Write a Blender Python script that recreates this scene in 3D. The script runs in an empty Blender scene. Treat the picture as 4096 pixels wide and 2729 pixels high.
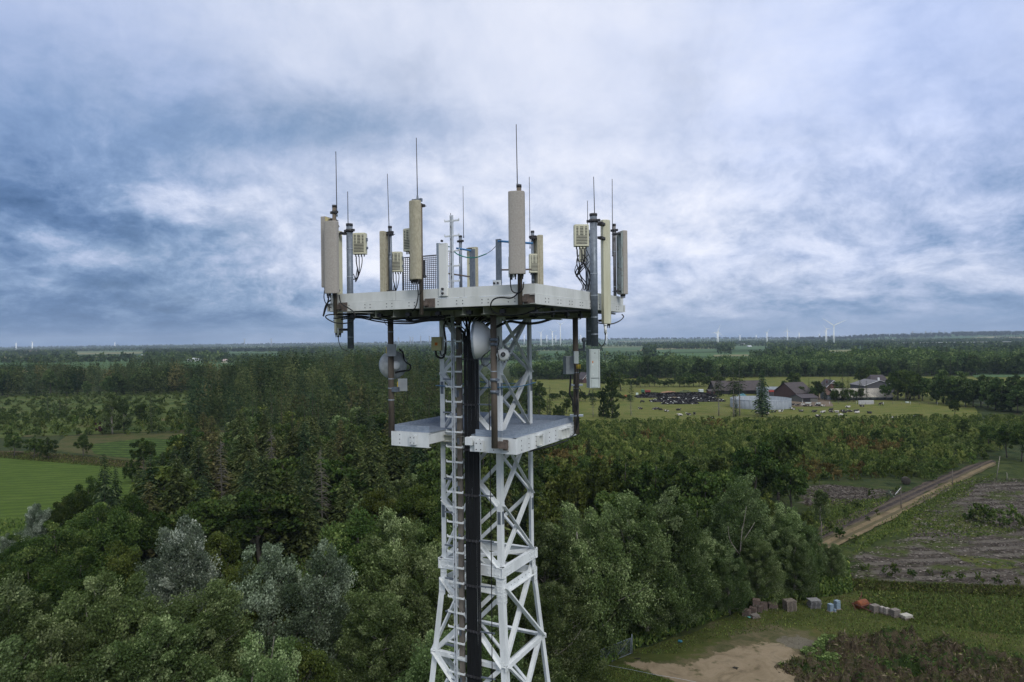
import bpy, bmesh, math, random
import numpy as np
from mathutils import Vector, Matrix, Quaternion
from mathutils.geometry import delaunay_2d_cdt

random.seed(7)
RNG = np.random.default_rng(11)
C = bpy.context.scene.collection
SC = bpy.context.scene
PI = math.pi
R = math.radians

# ------------------------------------------------------------------ camera
F = 2731.0                      # focal length in photo pixels (4096 wide)
CAMH = 32.0
ROLL = R(0.63)
PITCH = R(-0.05)
cam_d = bpy.data.cameras.new('camera'); cam = bpy.data.objects.new('camera', cam_d); C.objects.link(cam)
cam_d.sensor_width = 36; cam_d.lens = 24.0; cam_d.clip_start = 0.1; cam_d.clip_end = 60000
cam.location = (0, 0, CAMH); cam.rotation_euler = (R(90) + PITCH, ROLL, 0)
SC.camera = cam
K = 4096 / 2353.0


def ray(x, y):
    """photo pixel (4096 wide) -> world direction with Y = 1"""
    dx, dy = x - 2048, 1362 - y
    return ((dx * math.cos(ROLL) + dy * math.sin(ROLL)) / F, 1.0, (-dx * math.sin(ROLL) + dy * math.cos(ROLL)) / F)


def hill(x, y):
    """height of the land above the flat ground"""
    h = 8.5 * math.exp(-(((x + 92) / 85.0) ** 2 + ((y - 390) / 100.0) ** 2))
    h += 46 * math.exp(-(((x - 3900) / 1500.0) ** 2 + ((y - 5600) / 900.0) ** 2))
    h += 30 * math.exp(-(((x - 1500) / 2600.0) ** 2 + ((y - 8200) / 900.0) ** 2))
    h += 22 * math.exp(-(((x + 3500) / 3500.0) ** 2 + ((y - 9000) / 900.0) ** 2))
    return h


def G(x, y, off=0.0):
    """photo pixel on the ground -> world point (marched, so it follows the land)"""
    d = ray(x, y)
    if d[2] > -0.0015: d = (d[0], 1.0, -0.0015)
    D = CAMH / -d[2]
    for _ in range(6):
        D = (CAMH - hill(d[0] * D, D)) / -d[2]
    return Vector((d[0] * D, D, hill(d[0] * D, D) + off))


def GQ(x, y, off=0.0): return G(x * K, y * K, off)      # from the 2353-wide view


def P(x, y, depth):
    d = ray(x, y)
    return Vector((d[0] * depth, depth, CAMH + d[2] * depth))


# ------------------------------------------------------------------ materials
MATS = {}


def nt(m): return m.node_tree.nodes, m.node_tree.links


def mat(name, col, rough=0.6, metal=0.0, var=0.0, vscale=3.0, col2=None, bump=0.0, bscale=30.0, spec=0.4, stretch=(1, 1, 1), contrast=(0.35, 0.65)):
    """procedural surface: base colour varied by noise towards col2, with a fine bump"""
    if name in MATS: return MATS[name]
    m = bpy.data.materials.new(name); m.use_nodes = True
    N, L = nt(m); b = N['Principled BSDF']
    b.inputs['Roughness'].default_value = rough; b.inputs['Metallic'].default_value = metal
    b.inputs['Specular IOR Level'].default_value = spec
    b.inputs['Base Color'].default_value = (*col, 1)
    if var or col2:
        tc = N.new('ShaderNodeTexCoord'); mp = N.new('ShaderNodeMapping'); L.new(tc.outputs['Object'], mp.inputs[0])
        mp.inputs['Scale'].default_value = stretch
        no = N.new('ShaderNodeTexNoise'); no.inputs['Scale'].default_value = vscale; no.inputs['Detail'].default_value = 8; no.inputs['Roughness'].default_value = .65
        L.new(mp.outputs[0], no.inputs[0])
        cr = N.new('ShaderNodeValToRGB'); L.new(no.outputs[0], cr.inputs[0])
        c2 = col2 if col2 else tuple(c * (1 - var) for c in col)
        c1 = col if col2 else tuple(min(1, c * (1 + var)) for c in col)
        cr.color_ramp.elements[0].position = contrast[0]; cr.color_ramp.elements[1].position = contrast[1]
        cr.color_ramp.elements[0].color = (*c2, 1); cr.color_ramp.elements[1].color = (*c1, 1)
        L.new(cr.outputs[0], b.inputs['Base Color'])
    if bump:
        tc = N.new('ShaderNodeTexCoord'); no = N.new('ShaderNodeTexNoise'); no.inputs['Scale'].default_value = bscale; no.inputs['Detail'].default_value = 5
        L.new(tc.outputs['Object'], no.inputs[0]); bp = N.new('ShaderNodeBump'); bp.inputs['Strength'].default_value = bump; bp.inputs['Distance'].default_value = .05
        L.new(no.outputs[0], bp.inputs['Height']); L.new(bp.outputs[0], b.inputs['Normal'])
    MATS[name] = m
    return m


M_GALV = mat('painted steel', (.71, .74, .745), .55, 0, col2=(.50, .53, .53), vscale=3.2, stretch=(1, 1, .3), contrast=(.28, .55), bump=.15, bscale=60, spec=.3)
M_GALVW = mat('weathered light steel', (.66, .68, .66), .6, 0, col2=(.50, .52, .49), vscale=2.2, stretch=(1, 1, .4), contrast=(.3, .6), spec=.3)
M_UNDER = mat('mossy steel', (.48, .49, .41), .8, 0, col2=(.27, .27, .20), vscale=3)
M_ZINC = mat('zinc steel', (.20, .23, .27), .5, .35, col2=(.12, .145, .18), vscale=14, contrast=(.35, .7))
M_ZINCL = mat('bright zinc', (.42, .47, .53), .45, .35, col2=(.30, .35, .40), vscale=10)
M_TOE = mat('galvanised sheet', (.33, .38, .46), .5, .25, col2=(.22, .27, .34), vscale=12, stretch=(1, 1, 3))
M_BROWN = mat('brown weathered pole', (.160, .132, .105), .8, 0, col2=(.10, .083, .068), vscale=8, stretch=(1, 1, .3), bump=.2, bscale=80)
M_RADOME = mat('grey radome', (.41, .385, .35), .75, 0, col2=(.31, .29, .265), vscale=34, bump=.1, contrast=(.3, .7), spec=.2)
M_RADOMEB = mat('buff radome', (.47, .44, .33), .75, 0, col2=(.33, .305, .225), vscale=26, stretch=(1, 1, .5), spec=.2)
M_RADOMEY = mat('cream radome', (.60, .60, .46), .6, 0, col2=(.52, .51, .37), vscale=5, stretch=(1, 1, .3), spec=.25)
M_CREAM = mat('cream box', (.56, .55, .42), .6, 0, .07, 6, spec=.25)
M_YPANEL = mat('stained yellow back plate', (.62, .54, .27), .65, 0, col2=(.30, .25, .13), vscale=5, contrast=(.25, .5))
M_TEAL = mat('oxidised back plate', (.28, .33, .32), .65, .1, col2=(.17, .13, .10), vscale=9, contrast=(.3, .5))
M_BLACK = mat('black cable', (.012, .013, .015), .5, spec=.35)
M_DARK = mat('dark metal', (.045, .045, .05), .6, .2, .3, 8)
M_RUST = mat('rusty plate', (.16, .125, .105), .85, 0, col2=(.075, .062, .055), vscale=12)
M_DISH = mat('dish white', (.82, .83, .84), .45, 0, .04, 3, spec=.35)
M_DISHG = mat('dish grey back', (.46, .48, .49), .5, .1, .2, 8)
M_BOXG = mat('pale grey cabinet', (.50, .56, .55), .55, 0, .08, 6, spec=.3)
M_BOXM = mat('grey cabinet', (.27, .30, .32), .55, 0, .12, 6)
M_BLUE = mat('blue pipe', (.05, .17, .36), .6, 0, col2=(.20, .09, .06), vscale=5, contrast=(.28, .42))
M_GREEN = mat('green rope', (.0, .17, .14), .7, 0, .2, 20)
M_MESHD = mat('dark mesh wire', (.05, .053, .06), .6, .2)
M_WARN = mat('orange label', (.65, .20, .02), .6, 0, .1, 5)
M_WARNR = mat('red label', (.5, .03, .02), .6)
M_WHITEP = mat('white plastic', (.72, .74, .72), .45, 0, .04, 4)
M_TAPE = mat('yellow tape', (.6, .45, .03), .6)
M_GRATE = mat('grating', (.10, .12, .14), .7, .2, .25, 12)

# ------------------------------------------------------------------ mesh builder


def basis(axis, hint=(0, 0, 1)):
    a = Vector(axis).normalized(); h = Vector(hint)
    if abs(a.dot(h.normalized())) > .98: h = Vector((0, 1, 0)) if abs(a.y) < .9 else Vector((1, 0, 0))
    x = h.cross(a).normalized(); y = a.cross(x).normalized()
    return x, y, a


class MB:
    def __init__(s): s.v = []; s.f = []; s.m = []; s.sm = []

    def add(s, vs, fs, mi=0, smooth=False):
        o = len(s.v); s.v += [Vector(v) for v in vs]; s.f += [tuple(i + o for i in f) for f in fs]; s.m += [mi] * len(fs); s.sm += [smooth] * len(fs)
        return s

    def box(s, c, size, rz=0, mi=0, mtx=None):
        hx, hy, hz = (k / 2 for k in size); c = Vector(c)
        vs = [Vector((x * hx, y * hy, z * hz)) for x in (-1, 1) for y in (-1, 1) for z in (-1, 1)]
        mt = mtx if mtx else Matrix.Rotation(rz, 3, 'Z')
        return s.add([mt @ v + c for v in vs], [(0, 1, 3, 2), (4, 6, 7, 5), (0, 4, 5, 1), (2, 3, 7, 6), (0, 2, 6, 4), (1, 5, 7, 3)], mi)

    def span(s, a, b, mi=0):
        a = Vector(a); b = Vector(b)
        return s.box((a + b) / 2, [abs(q) for q in (b - a)], 0, mi)

    def prism(s, p0, p1, prof, adir, mi=0):
        """extrude a 2-D profile (a, b) along p0-p1; a runs along adir, b along axis x adir"""
        p0 = Vector(p0); p1 = Vector(p1); ax = (p1 - p0).normalized(); a = Vector(adir); a = (a - ax * a.dot(ax)).normalized(); b = ax.cross(a)
        n = len(prof); vs = [p + a * q[0] + b * q[1] for p in (p0, p1) for q in prof]
        fs = [(i, (i + 1) % n, n + (i + 1) % n, n + i) for i in range(n)] + [tuple(range(n))[::-1], tuple(range(n, 2 * n))]
        return s.add(vs, fs, mi)

    def angle(s, p0, p1, w, t, adir, flip=False, mi=0):
        f = -1 if flip else 1
        pr = [(0, 0), (w, 0), (w, f * t), (t, f * t), (t, f * w), (0, f * w)]
        return s.prism(p0, p1, pr if not flip else pr[::-1], adir, mi)

    def bar(s, p0, p1, w, h, adir=(0, 0, 1), mi=0):
        return s.prism(p0, p1, [(-w / 2, -h / 2), (w / 2, -h / 2), (w / 2, h / 2), (-w / 2, h / 2)], adir, mi)

    def channel(s, p0, p1, h, w, t, adir=(0, 0, 1), flip=False, mi=0):
        f = -1 if flip else 1
        pr = [(-h / 2, 0), (h / 2, 0), (h / 2, f * w), (h / 2 - t, f * w), (h / 2 - t, f * t), (-h / 2 + t, f * t), (-h / 2 + t, f * w), (-h / 2, f * w)]
        return s.prism(p0, p1, pr if not flip else pr[::-1], adir, mi)

    def ibeam(s, p0, p1, h, w, t, adir=(0, 0, 1), mi=0):
        H, W, k = h / 2, w / 2, t / 2
        return s.prism(p0, p1, [(-H, -W), (-H + t, -W), (-H + t, -k), (H - t, -k), (H - t, -W), (H, -W), (H, W), (H - t, W), (H - t, k), (-H + t, k), (-H + t, W), (-H, W)], adir, mi)

    def tube(s, pts, r, n=8, mi=0, cap=True, smooth=True):
        pts = [Vector(p) for p in pts]; rs = r if isinstance(r, (list, tuple)) else [r] * len(pts); vs = []; px = None
        for i, p in enumerate(pts):
            t = (pts[min(i + 1, len(pts) - 1)] - pts[max(i - 1, 0)]).normalized()
            if px is None: x, y, _ = basis(t)
            else:
                x = (px - t * px.dot(t)); x = x.normalized() if x.length > 1e-6 else basis(t)[0]; y = t.cross(x)
            px = x
            vs += [p + (x * math.cos(2 * PI * k / n) + y * math.sin(2 * PI * k / n)) * rs[i] for k in range(n)]
        m = len(pts); fs = [(i * n + k, i * n + (k + 1) % n, (i + 1) * n + (k + 1) % n, (i + 1) * n + k) for i in range(m - 1) for k in range(n)]
        s.add(vs, fs, mi, smooth)
        if cap:
            o = len(s.v) - len(vs); s.f += [tuple(o + k for k in range(n))[::-1], tuple(o + (m - 1) * n + k for k in range(n))]; s.m += [mi, mi]; s.sm += [False, False]
        return s

    def cyl(s, p0, p1, r, n=12, mi=0): return s.tube([p0, p1], r, n, mi)

    def lathe(s, prof, c, axis=(0, 0, 1), n=24, mi=0):
        """prof = [(radius, height along axis)]"""
        x, y, a = basis(axis); c = Vector(c); vs = []
        for r, h in prof: vs += [c + a * h + (x * math.cos(2 * PI * k / n) + y * math.sin(2 * PI * k / n)) * r for k in range(n)]
        m = len(prof)
        return s.add(vs, [(i * n + k, i * n + (k + 1) % n, (i + 1) * n + (k + 1) % n, (i + 1) * n + k) for i in range(m - 1) for k in range(n)], mi, True)

    def build(s, name, mats, parent=None, org=(0, 0, 0), loc=None):
        """link as ONE object; vertices are stored relative to org"""
        me = bpy.data.meshes.new(name); o = Vector(org)
        me.from_pydata([tuple(v - o) for v in s.v], [], s.f)
        for mm in (mats if isinstance(mats, (list, tuple)) else [mats]): me.materials.append(mm)
        me.polygons.foreach_set('material_index', s.m); me.polygons.foreach_set('use_smooth', s.sm); me.update()
        ob = bpy.data.objects.new(name, me); C.objects.link(ob)
        if parent: ob.parent = parent
        if loc is not None: ob.location = loc
        return ob


def tag(o, label=None, cat=None, group=None, kind=None):

    for k, v in (('label', label), ('category', cat), ('group', group), ('kind', kind)):
        if v: o[k] = v
    return o


def empty(name, loc, rz=0, label=None, cat=None, group=None):
    o = bpy.data.objects.new(name, None); C.objects.link(o); o.location = loc; o.rotation_euler = (0, 0, rz); o.empty_display_size = .2
    return tag(o, label, cat, group)


def copy_tree(o, parent=None):
    c = o.copy(); C.objects.link(c); c.parent = parent
    for ch in list(o.children): copy_tree(ch, c)
    return c


def smooth_pts(pts, k=6):
    """Catmull-Rom through the points"""
    pts = [Vector(p) for p in pts]; q = [pts[0] * 2 - pts[1]] + pts + [pts[-1] * 2 - pts[-2]]; out = []
    for i in range(1, len(q) - 2):
        a, b, c, d = q[i - 1:i + 3]
        for j in range(k):
            t = j / k
            out.append(.5 * ((2 * b) + (c - a) * t + (2 * a - 5 * b + 4 * c - d) * t * t + (3 * b - a - 3 * c + d) * t ** 3))
    return out + [pts[-1]]
HAZE = 0.000065
# ================================================================== sky, sun, haze
def build_world():
    w = bpy.data.worlds.new('World'); SC.world = w; w.use_nodes = True; w.cycles.sampling_method = 'MANUAL'; w.cycles.sample_map_resolution = 256
    T = w.node_tree; N, L = T.nodes, T.links
    for n in list(N): N.remove(n)
    out = N.new('ShaderNodeOutputWorld'); bg = N.new('ShaderNodeBackground'); L.new(bg.outputs[0], out.inputs[0]); bg.inputs['Strength'].default_value = 1.0

    def inp(sock, v):
        if hasattr(v, 'links') or isinstance(v, bpy.types.NodeSocket): L.new(v, sock)
        else: sock.default_value = v

    def mth(op, a, b=0.0, c=None, clamp=False):
        n = N.new('ShaderNodeMath'); n.operation = op; n.use_clamp = clamp; inp(n.inputs[0], a); inp(n.inputs[1], b)
        if c is not None: inp(n.inputs[2], c)
        return n.outputs[0]

    def vmth(op, a, b=(0, 0, 0), sc=None):
        n = N.new('ShaderNodeVectorMath'); n.operation = op; inp(n.inputs[0], a)
        if op != 'SCALE': inp(n.inputs[1], b)
        if sc is not None: inp(n.inputs['Scale'], sc)
        return n.outputs[0]

    def comb(x, y, z):
        n = N.new('ShaderNodeCombineXYZ'); inp(n.inputs[0], x); inp(n.inputs[1], y); inp(n.inputs[2], z); return n.outputs[0]

    def noise(v, scale, detail, rough=.5, lac=2.0, dist=0.0, colour=False):
        n = N.new('ShaderNodeTexNoise'); inp(n.inputs['Vector'], v); n.inputs['Scale'].default_value = scale; n.inputs['Detail'].default_value = detail
        n.inputs['Roughness'].default_value = rough; n.inputs['Lacunarity'].default_value = lac; n.inputs['Distortion'].default_value = dist
        return n.outputs[1 if colour else 0]
    tc = N.new('ShaderNodeTexCoord'); d = tc.outputs['Generated']
    sp = N.new('ShaderNodeSeparateXYZ'); L.new(d, sp.inputs[0]); dx, dy, dz = sp.outputs
    az = mth('ARCTAN2', dx, dy); el = mth('ARCSINE', dz)
    zc = mth('ADD', mth('MAXIMUM', dz, 0.0), 0.15)
    Pc = comb(mth('DIVIDE', dx, zc), mth('DIVIDE', dy, zc), 0.0)        # the cloud deck seen in perspective
    # organic warp of the large masses
    wn = noise(comb(mth('MULTIPLY', az, 1.0), mth('MULTIPLY', el, 2.2), 0.3), 5.0, 6, .62, colour=True)
    wv = vmth('SUBTRACT', wn, (.5, .5, .5)); ws = N.new('ShaderNodeSeparateXYZ'); L.new(wv, ws.inputs[0])
    azw = mth('ADD', az, mth('MULTIPLY', ws.outputs[0], .42)); elw = mth('ADD', el, mth('MULTIPLY', ws.outputs[1], .17))

    def blob(x, y, sx, sy, amp):
        r = ray(x * K, y * K); a0 = math.atan2(r[0], r[1]); e0 = math.atan2(r[2], math.hypot(r[0], r[1]))
        sa, se = sx * K / F, sy * K / F
        u = mth('DIVIDE', mth('SUBTRACT', azw, a0), sa); v = mth('DIVIDE', mth('SUBTRACT', elw, e0), se)
        q = mth('ADD', mth('MULTIPLY', u, u), mth('MULTIPLY', v, v))
        return mth('MULTIPLY', mth('EXPONENT', mth('MULTIPLY', q, -.5)), amp)

    blobs = [(0, 495, 150, 75, -.42), (-50, 330, 330, 150, -.13), (0, 740, 520, 45, -.36), (330, 680, 300, 34, -.20), (1000, 60, 620, 160, .17),
             (620, 300, 330, 60, -.10), (350, 250, 200, 60, -.06), (950, 300, 260, 36, -.10), (1050, 400, 300, 60, .12), (380, 470, 150, 26, .24), (650, 600, 300, 50, .16), (420, 560, 110, 30, -.22),
             (1250, 440, 200, 90, .06), (1700, 170, 420, 170, .15), (2330, 150, 170, 220, -.12), (2150, 560, 260, 60, -.14),
             (2353, 740, 450, 55, -.24), (1500, 750, 500, 34, -.10), (150, 610, 260, 26, -.06), (1500, 520, 160, 40, .10), (120, 560, 120, 22, .16), (1850, 640, 250, 20, .08)]
    tot = None
    for b in blobs:
        o = blob(*b); tot = o if tot is None else mth('ADD', tot, o)
    # soft deck and crisp cumulus detail with relief from a low light
    lg = mth('ADD', mth('MULTIPLY', mth('LOGARITHM', mth('ADD', mth('MAXIMUM', el, 0.0), .06), math.e), .75), mth('MULTIPLY', el, 3.0))          # puffs flatten towards the horizon
    Q = comb(mth('MULTIPLY', az, 4.2), lg, .7)
    Qw = vmth('ADD', Q, vmth('SCALE', vmth('SUBTRACT', noise(Q, 1.3, 4, .5, colour=True), (.5, .5, .5)), sc=.40))
    n1 = noise(Qw, .62, 7, .55)
    vo = N.new('ShaderNodeTexVoronoi'); vo.feature = 'F1'; vo.normalize = True; L.new(Qw, vo.inputs['Vector']); vo.inputs['Scale'].default_value = 1.7; vo.inputs['Detail'].default_value = 3; vo.inputs['Roughness'].default_value = .55; vo.inputs['Lacunarity'].default_value = 2.3
    na = noise(Qw, 1.55, 10, .67); nb = noise(vmth('ADD', Qw, (.07, .13, .0)), 1.55, 8, .67)
    n2 = mth('ADD', mth('MULTIPLY', na, .62), mth('MULTIPLY', mth('SUBTRACT', .78, vo.outputs['Distance']), .62)); rel = mth('SUBTRACT', na, nb)
    low = N.new('ShaderNodeMapRange'); low.interpolation_type = 'SMOOTHSTEP'; L.new(el, low.inputs[0])
    low.inputs[1].default_value = .36; low.inputs[2].default_value = .10; low.inputs[3].default_value = .16; low.inputs[4].default_value = 1.0
    lo = low.outputs[0]
    hz = N.new('ShaderNodeMapRange'); hz.interpolation_type = 'SMOOTHSTEP'; L.new(el, hz.inputs[0])     # detail melts away just over the horizon
    hz.inputs[1].default_value = .0; hz.inputs[2].default_value = .06; hz.inputs[3].default_value = .35; hz.inputs[4].default_value = 1.0
    v = mth('ADD', tot, .59)
    v = mth('ADD', v, mth('MULTIPLY', mth('SUBTRACT', n1, .5), .55))
    det = mth('ADD', mth('MULTIPLY', mth('SUBTRACT', n2, .5), .70), mth('MULTIPLY', rel, 1.05))
    v = mth('ADD', v, mth('MULTIPLY', mth('MULTIPLY', det, lo), hz.outputs[0]), clamp=True)
    cr = N.new('ShaderNodeValToRGB'); L.new(v, cr.inputs[0]); e = cr.color_ramp; e.elements[0].position = 0; e.elements[1].position = 1
    cols = [(0, (.065, .130, .255)), (.2, (.115, .200, .360)), (.4, (.225, .325, .500)), (.6, (.420, .495, .665)), (.78, (.625, .675, .815)), (1, (.82, .84, .93))]
    e.elements[0].color = (*cols[0][1], 1); e.elements[1].color = (*cols[-1][1], 1)
    for p, c in cols[1:-1]: q = e.elements.new(p); q.color = (*c, 1)
    # thin places where blue comes through (top right), and the slightly violet cast there
    blue = mth('ADD', blob(2200, 60, 330, 260, .55), mth('ADD', blob(0, 120, 260, 260, .32), blob(1500, 600, 500, 30, .10)), clamp=True)
    tint = N.new('ShaderNodeMix'); tint.data_type = 'RGBA'; tint.blend_type = 'MULTIPLY'; L.new(blue, tint.inputs['Factor']); L.new(cr.outputs[0], tint.inputs['A']); tint.inputs['B'].default_value = (.76, .88, 1.16, 1)
    # the deck is brighter overhead, as under any overcast
    ov = N.new('ShaderNodeMapRange'); ov.interpolation_type = 'SMOOTHSTEP'; L.new(el, ov.inputs[0])
    ov.inputs[1].default_value = .48; ov.inputs[2].default_value = 1.2; ov.inputs[3].default_value = 1.0; ov.inputs[4].default_value = 2.3
    wt = N.new('ShaderNodeMix'); wt.data_type = 'RGBA'; o2 = N.new('ShaderNodeMapRange'); L.new(el, o2.inputs[0]); o2.inputs[1].default_value = .48; o2.inputs[2].default_value = .9; L.new(o2.outputs[0], wt.inputs['Factor']); L.new(tint.outputs['Result'], wt.inputs['A']); wt.inputs['B'].default_value = (.60, .60, .60, 1)
    cl = vmth('SCALE', wt.outputs['Result'], sc=ov.outputs[0])
    sky = N.new('ShaderNodeTexSky'); sky.sky_type = 'NISHITA'; sky.sun_disc = False; sky.sun_elevation = R(38); sky.sun_rotation = R(155)
    sk = vmth('SCALE', sky.outputs[0], sc=.05)
    thin = N.new('ShaderNodeMapRange'); L.new(n1, thin.inputs[0]); thin.inputs[1].default_value = .30; thin.inputs[2].default_value = .42; thin.inputs[3].default_value = .82; thin.inputs[4].default_value = .96
    mx = N.new('ShaderNodeMix'); mx.data_type = 'RGBA'; L.new(thin.outputs[0], mx.inputs['Factor']); L.new(sk, mx.inputs['A']); L.new(cl, mx.inputs['B'])
    # below the horizon: dull land colour
    lt = mth('LESS_THAN', dz, -.004); m2 = N.new('ShaderNodeMix'); m2.data_type = 'RGBA'; L.new(lt, m2.inputs['Factor']); L.new(mx.outputs['Result'], m2.inputs['A']); m2.inputs['B'].default_value = (.03, .045, .06, 1)
    L.new(m2.outputs['Result'], bg.inputs['Color'])


build_world()
sd = bpy.data.lights.new('sun', 'SUN'); sd.energy = 1.4; sd.angle = R(20); sd.color = (1.0, .965, .91)
sun = bpy.data.objects.new('sun', sd); C.objects.link(sun)
_a, _e = R(155), R(38)      # azimuth from +Y clockwise, elevation: behind the camera, to the right
_dir = Vector((math.sin(_a) * math.cos(_e), math.cos(_a) * math.cos(_e), math.sin(_e)))
sun.rotation_euler = _dir.to_track_quat('Z', 'Y').to_euler()

hm = bpy.data.materials.new('haze air'); hm.use_nodes = True; _N, _L = nt(hm)
_N.remove(_N['Principled BSDF']); _pv = _N.new('ShaderNodeVolumePrincipled'); _pv.inputs['Color'].default_value = (.60, .74, .95, 1); _pv.inputs['Density'].default_value = HAZE
_pv.inputs['Anisotropy'].default_value = 0.0
_L.new(_pv.outputs[0], _N['Material Output'].inputs['Volume'])
hb = MB().span((-13500, -13500, -2.5), (13500, 13500, 190)).build('haze', hm); tag(hb, kind='stuff'); tag(hb, 'thin bluish haze over the far countryside', 'haze')

SC.view_settings.view_transform = 'Standard'; SC.view_settings.look = 'None'; SC.view_settings.exposure = 0.22; SC.view_settings.gamma = 1
SC.render.engine = 'CYCLES'
cy = SC.cycles; cy.max_bounces = 6; cy.diffuse_bounces = 3; cy.glossy_bounces = 2; cy.transmission_bounces = 4; cy.volume_bounces = 0; cy.transparent_max_bounces = 4
cy.use_denoising = True; cy.use_adaptive_sampling = True; cy.adaptive_threshold = .02
try: cy.denoiser = 'OPENIMAGEDENOISE'
except Exception: pass
cy.sample_clamp_indirect = 4.0
# ================================================================== the mast
TCX, TCY, TROT = -.56, 15.0, R(-28)
CT, ST = math.cos(TROT), math.sin(TROT)


def TW(p): return Vector((TCX + p[0] * CT - p[1] * ST, TCY + p[0] * ST + p[1] * CT, p[2]))     # mast frame -> world
def hor(x): return 1384.5 - .011 * x


def TP(px, py, yl=None, xl=None):
    """photo pixel on the plane y = yl (or x = xl) of the mast frame -> mast frame point"""
    z = 32.0; x = px
    for _ in range(3):
        r = (x - 2048) / F
        if yl is not None:
            yy = yl; xx = (r * (15 + .883 * yy) + .56 - .469 * yy) / (.883 + .469 * r)
        else:
            xx = xl; yy = (r * (15 - .469 * xx) + .56 - .883 * xx) / (.469 - .883 * r)
        dep = 15 - .469 * xx + .883 * yy
        z = 32 + (hor(px) - py) / F * dep
        x = px - (z - 32) / dep * F * math.tan(-ROLL) * -1 if False else px + (z - 32) / dep * F * math.sin(ROLL)
    return Vector((xx, yy, z))


def thing(name, org, label, cat, group=None, rz=None):
    """Empty at org (mast frame); its parts are built in the mast frame around org"""
    return empty(name, TW(org), TROT if rz is None else rz, label, cat, group)


def H(z): return .74 if z >= 27.2 else .74 + (27.2 - z) * .0865


def corner(i, z, h=None):
    h = H(z) if h is None else h
    return Vector([(h, -h, z), (h, h, z), (-h, h, z), (-h, -h, z)][i])


O = (0, 0, 0)
tower = thing('lattice_tower', O, 'pale grey steel lattice mast rising from the trees and carrying both antenna platforms', 'tower')
IN = [Vector((-1, 1, 0)), Vector((-1, -1, 0)), Vector((1, -1, 0)), Vector((1, 1, 0))]
for i in range(4):
    m = MB(); s = IN[i]
    for z0, z1, w in ((0.3, 27.2, .13), (27.2, 32.62, .112)):
        a, b = corner(i, z0), corner(i, z1); t = .012
        ax = Vector((s.x, 0, 0)); ay = Vector((0, s.y, 0))
        # an angle iron with its heel at the corner
        vs = []
        for p in (a, b):
            vs += [p, p + ax * w, p + ax * w + ay * t, p + ax * t + ay * t, p + ax * t + ay * w, p + ay * w]
        fs = [(k, (k + 1) % 6, 6 + (k + 1) % 6, 6 + k) for k in range(6)] + [(5, 4, 3, 2, 1, 0), (6, 7, 8, 9, 10, 11)]
        m.add(vs, fs)
    for zs in (28.35, 31.0):      # splice plates
        p = corner(i, zs); m.box(p + Vector((s.x * .055, -s.y * .006, 0)), (.07, .008, .26), mi=1); m.box(p + Vector((-s.x * .006, s.y * .055, 0)), (.008, .07, .26), mi=1)
    for zs in (27.05, 26.75):
        p = corner(i, zs); m.box(p + Vector((s.x * .07, -s.y * .008, 0)), (.15, .010, .34)); m.box(p + Vector((-s.x * .008, s.y * .07, 0)), (.010, .15, .34))
        for q in range(3):
            for e in (.035, .1):
                m.cyl(p + Vector((s.x * e, -s.y * .012, -.1 + q * .1)), p + Vector((s.x * e, -s.y * .03, -.1 + q * .1)), .013, 6)
                m.cyl(p + Vector((-s.x * .012, s.y * e, -.1 + q * .1)), p + Vector((-s.x * .03, s.y * e, -.1 + q * .1)), .013, 6)
    m.build('leg', [M_GALV, M_ZINC], tower)

NOD = [32.55, 31.32, 30.0, 28.62, 27.36]
LOW = [26.95, 25.40, 23.6, 21.6]


def brace_pair(i, za, zb, parent, w=.075, k_only=False):
    j = (i + 1) % 4; a0, b0 = corner(i, za), corner(j, za); a1, b1 = corner(i, zb), corner(j, zb)
    n = ((a0 + b0) / 2 - Vector((0, 0, za))).normalized(); e = (b0 - a0).normalized(); ins = .055; t = .009
    for p, q, off, fl in ((a0 + e * ins, b1 - e * ins, .004, False), (b0 - e * ins, a1 + e * ins, -.022, True)):
        d = (q - p).normalized(); side = n.cross(d)
        mm = MB().angle(p + n * off - side * w / 2, q + n * off - side * w / 2, w, t, side if not fl else side, fl)
        for s_ in (.03, .08):       # end bolts
            for (o_, dd) in ((p, d), (q, -d)):
                c = o_ + dd * (s_ + .01) + n * (off + (.012 if not fl else .012)); mm.cyl(c - n * .01, c + n * .012, .011, 6)
        mm.build('brace', M_GALV, parent)


for i in range(4):
    for za, zb in zip(NOD[:-1], NOD[1:]): brace_pair(i, za, zb, tower)
    for za, zb in zip(LOW[:-1], LOW[1:]): brace_pair(i, za, zb, tower, .09)
    j = (i + 1) % 4
    for z in LOW[1:]:
        a, b = corner(i, z), corner(j, z); n = ((a + b) / 2 - Vector((0, 0, z))).normalized(); e = (b - a).normalized()
        MB().angle(a + n * .012 - e * .05, b + n * .012 + e * .05, .095, .010, Vector((0, 0, -1)), False).build('horizontal_brace', M_GALV, tower)
    # gussets at the mid nodes
    for z in NOD[1:4]:
        for cc, sg in ((corner(i, z), 1), (corner(j, z), -1)):
            g = MB()
            e = (corner(j, z) - corner(i, z)).normalized(); n = ((corner(i, z) + corner(j, z)) / 2 - Vector((0, 0, z))).normalized()
            c = cc + e * sg * .075 - n * .006; x = e * .07; zz = Vector((0, 0, .10))
            g.add([c - x - zz, c + x - zz * .4, c + x + zz * .4, c - x + zz, c - x - zz - n * .008, c + x - zz * .4 - n * .008, c + x + zz * .4 - n * .008, c - x + zz - n * .008],
                  [(0, 1, 2, 3), (7, 6, 5, 4), (0, 4, 5, 1), (1, 5, 6, 2), (2, 6, 7, 3), (3, 7, 4, 0)])
            g.build('gusset', M_GALV, tower)
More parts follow.
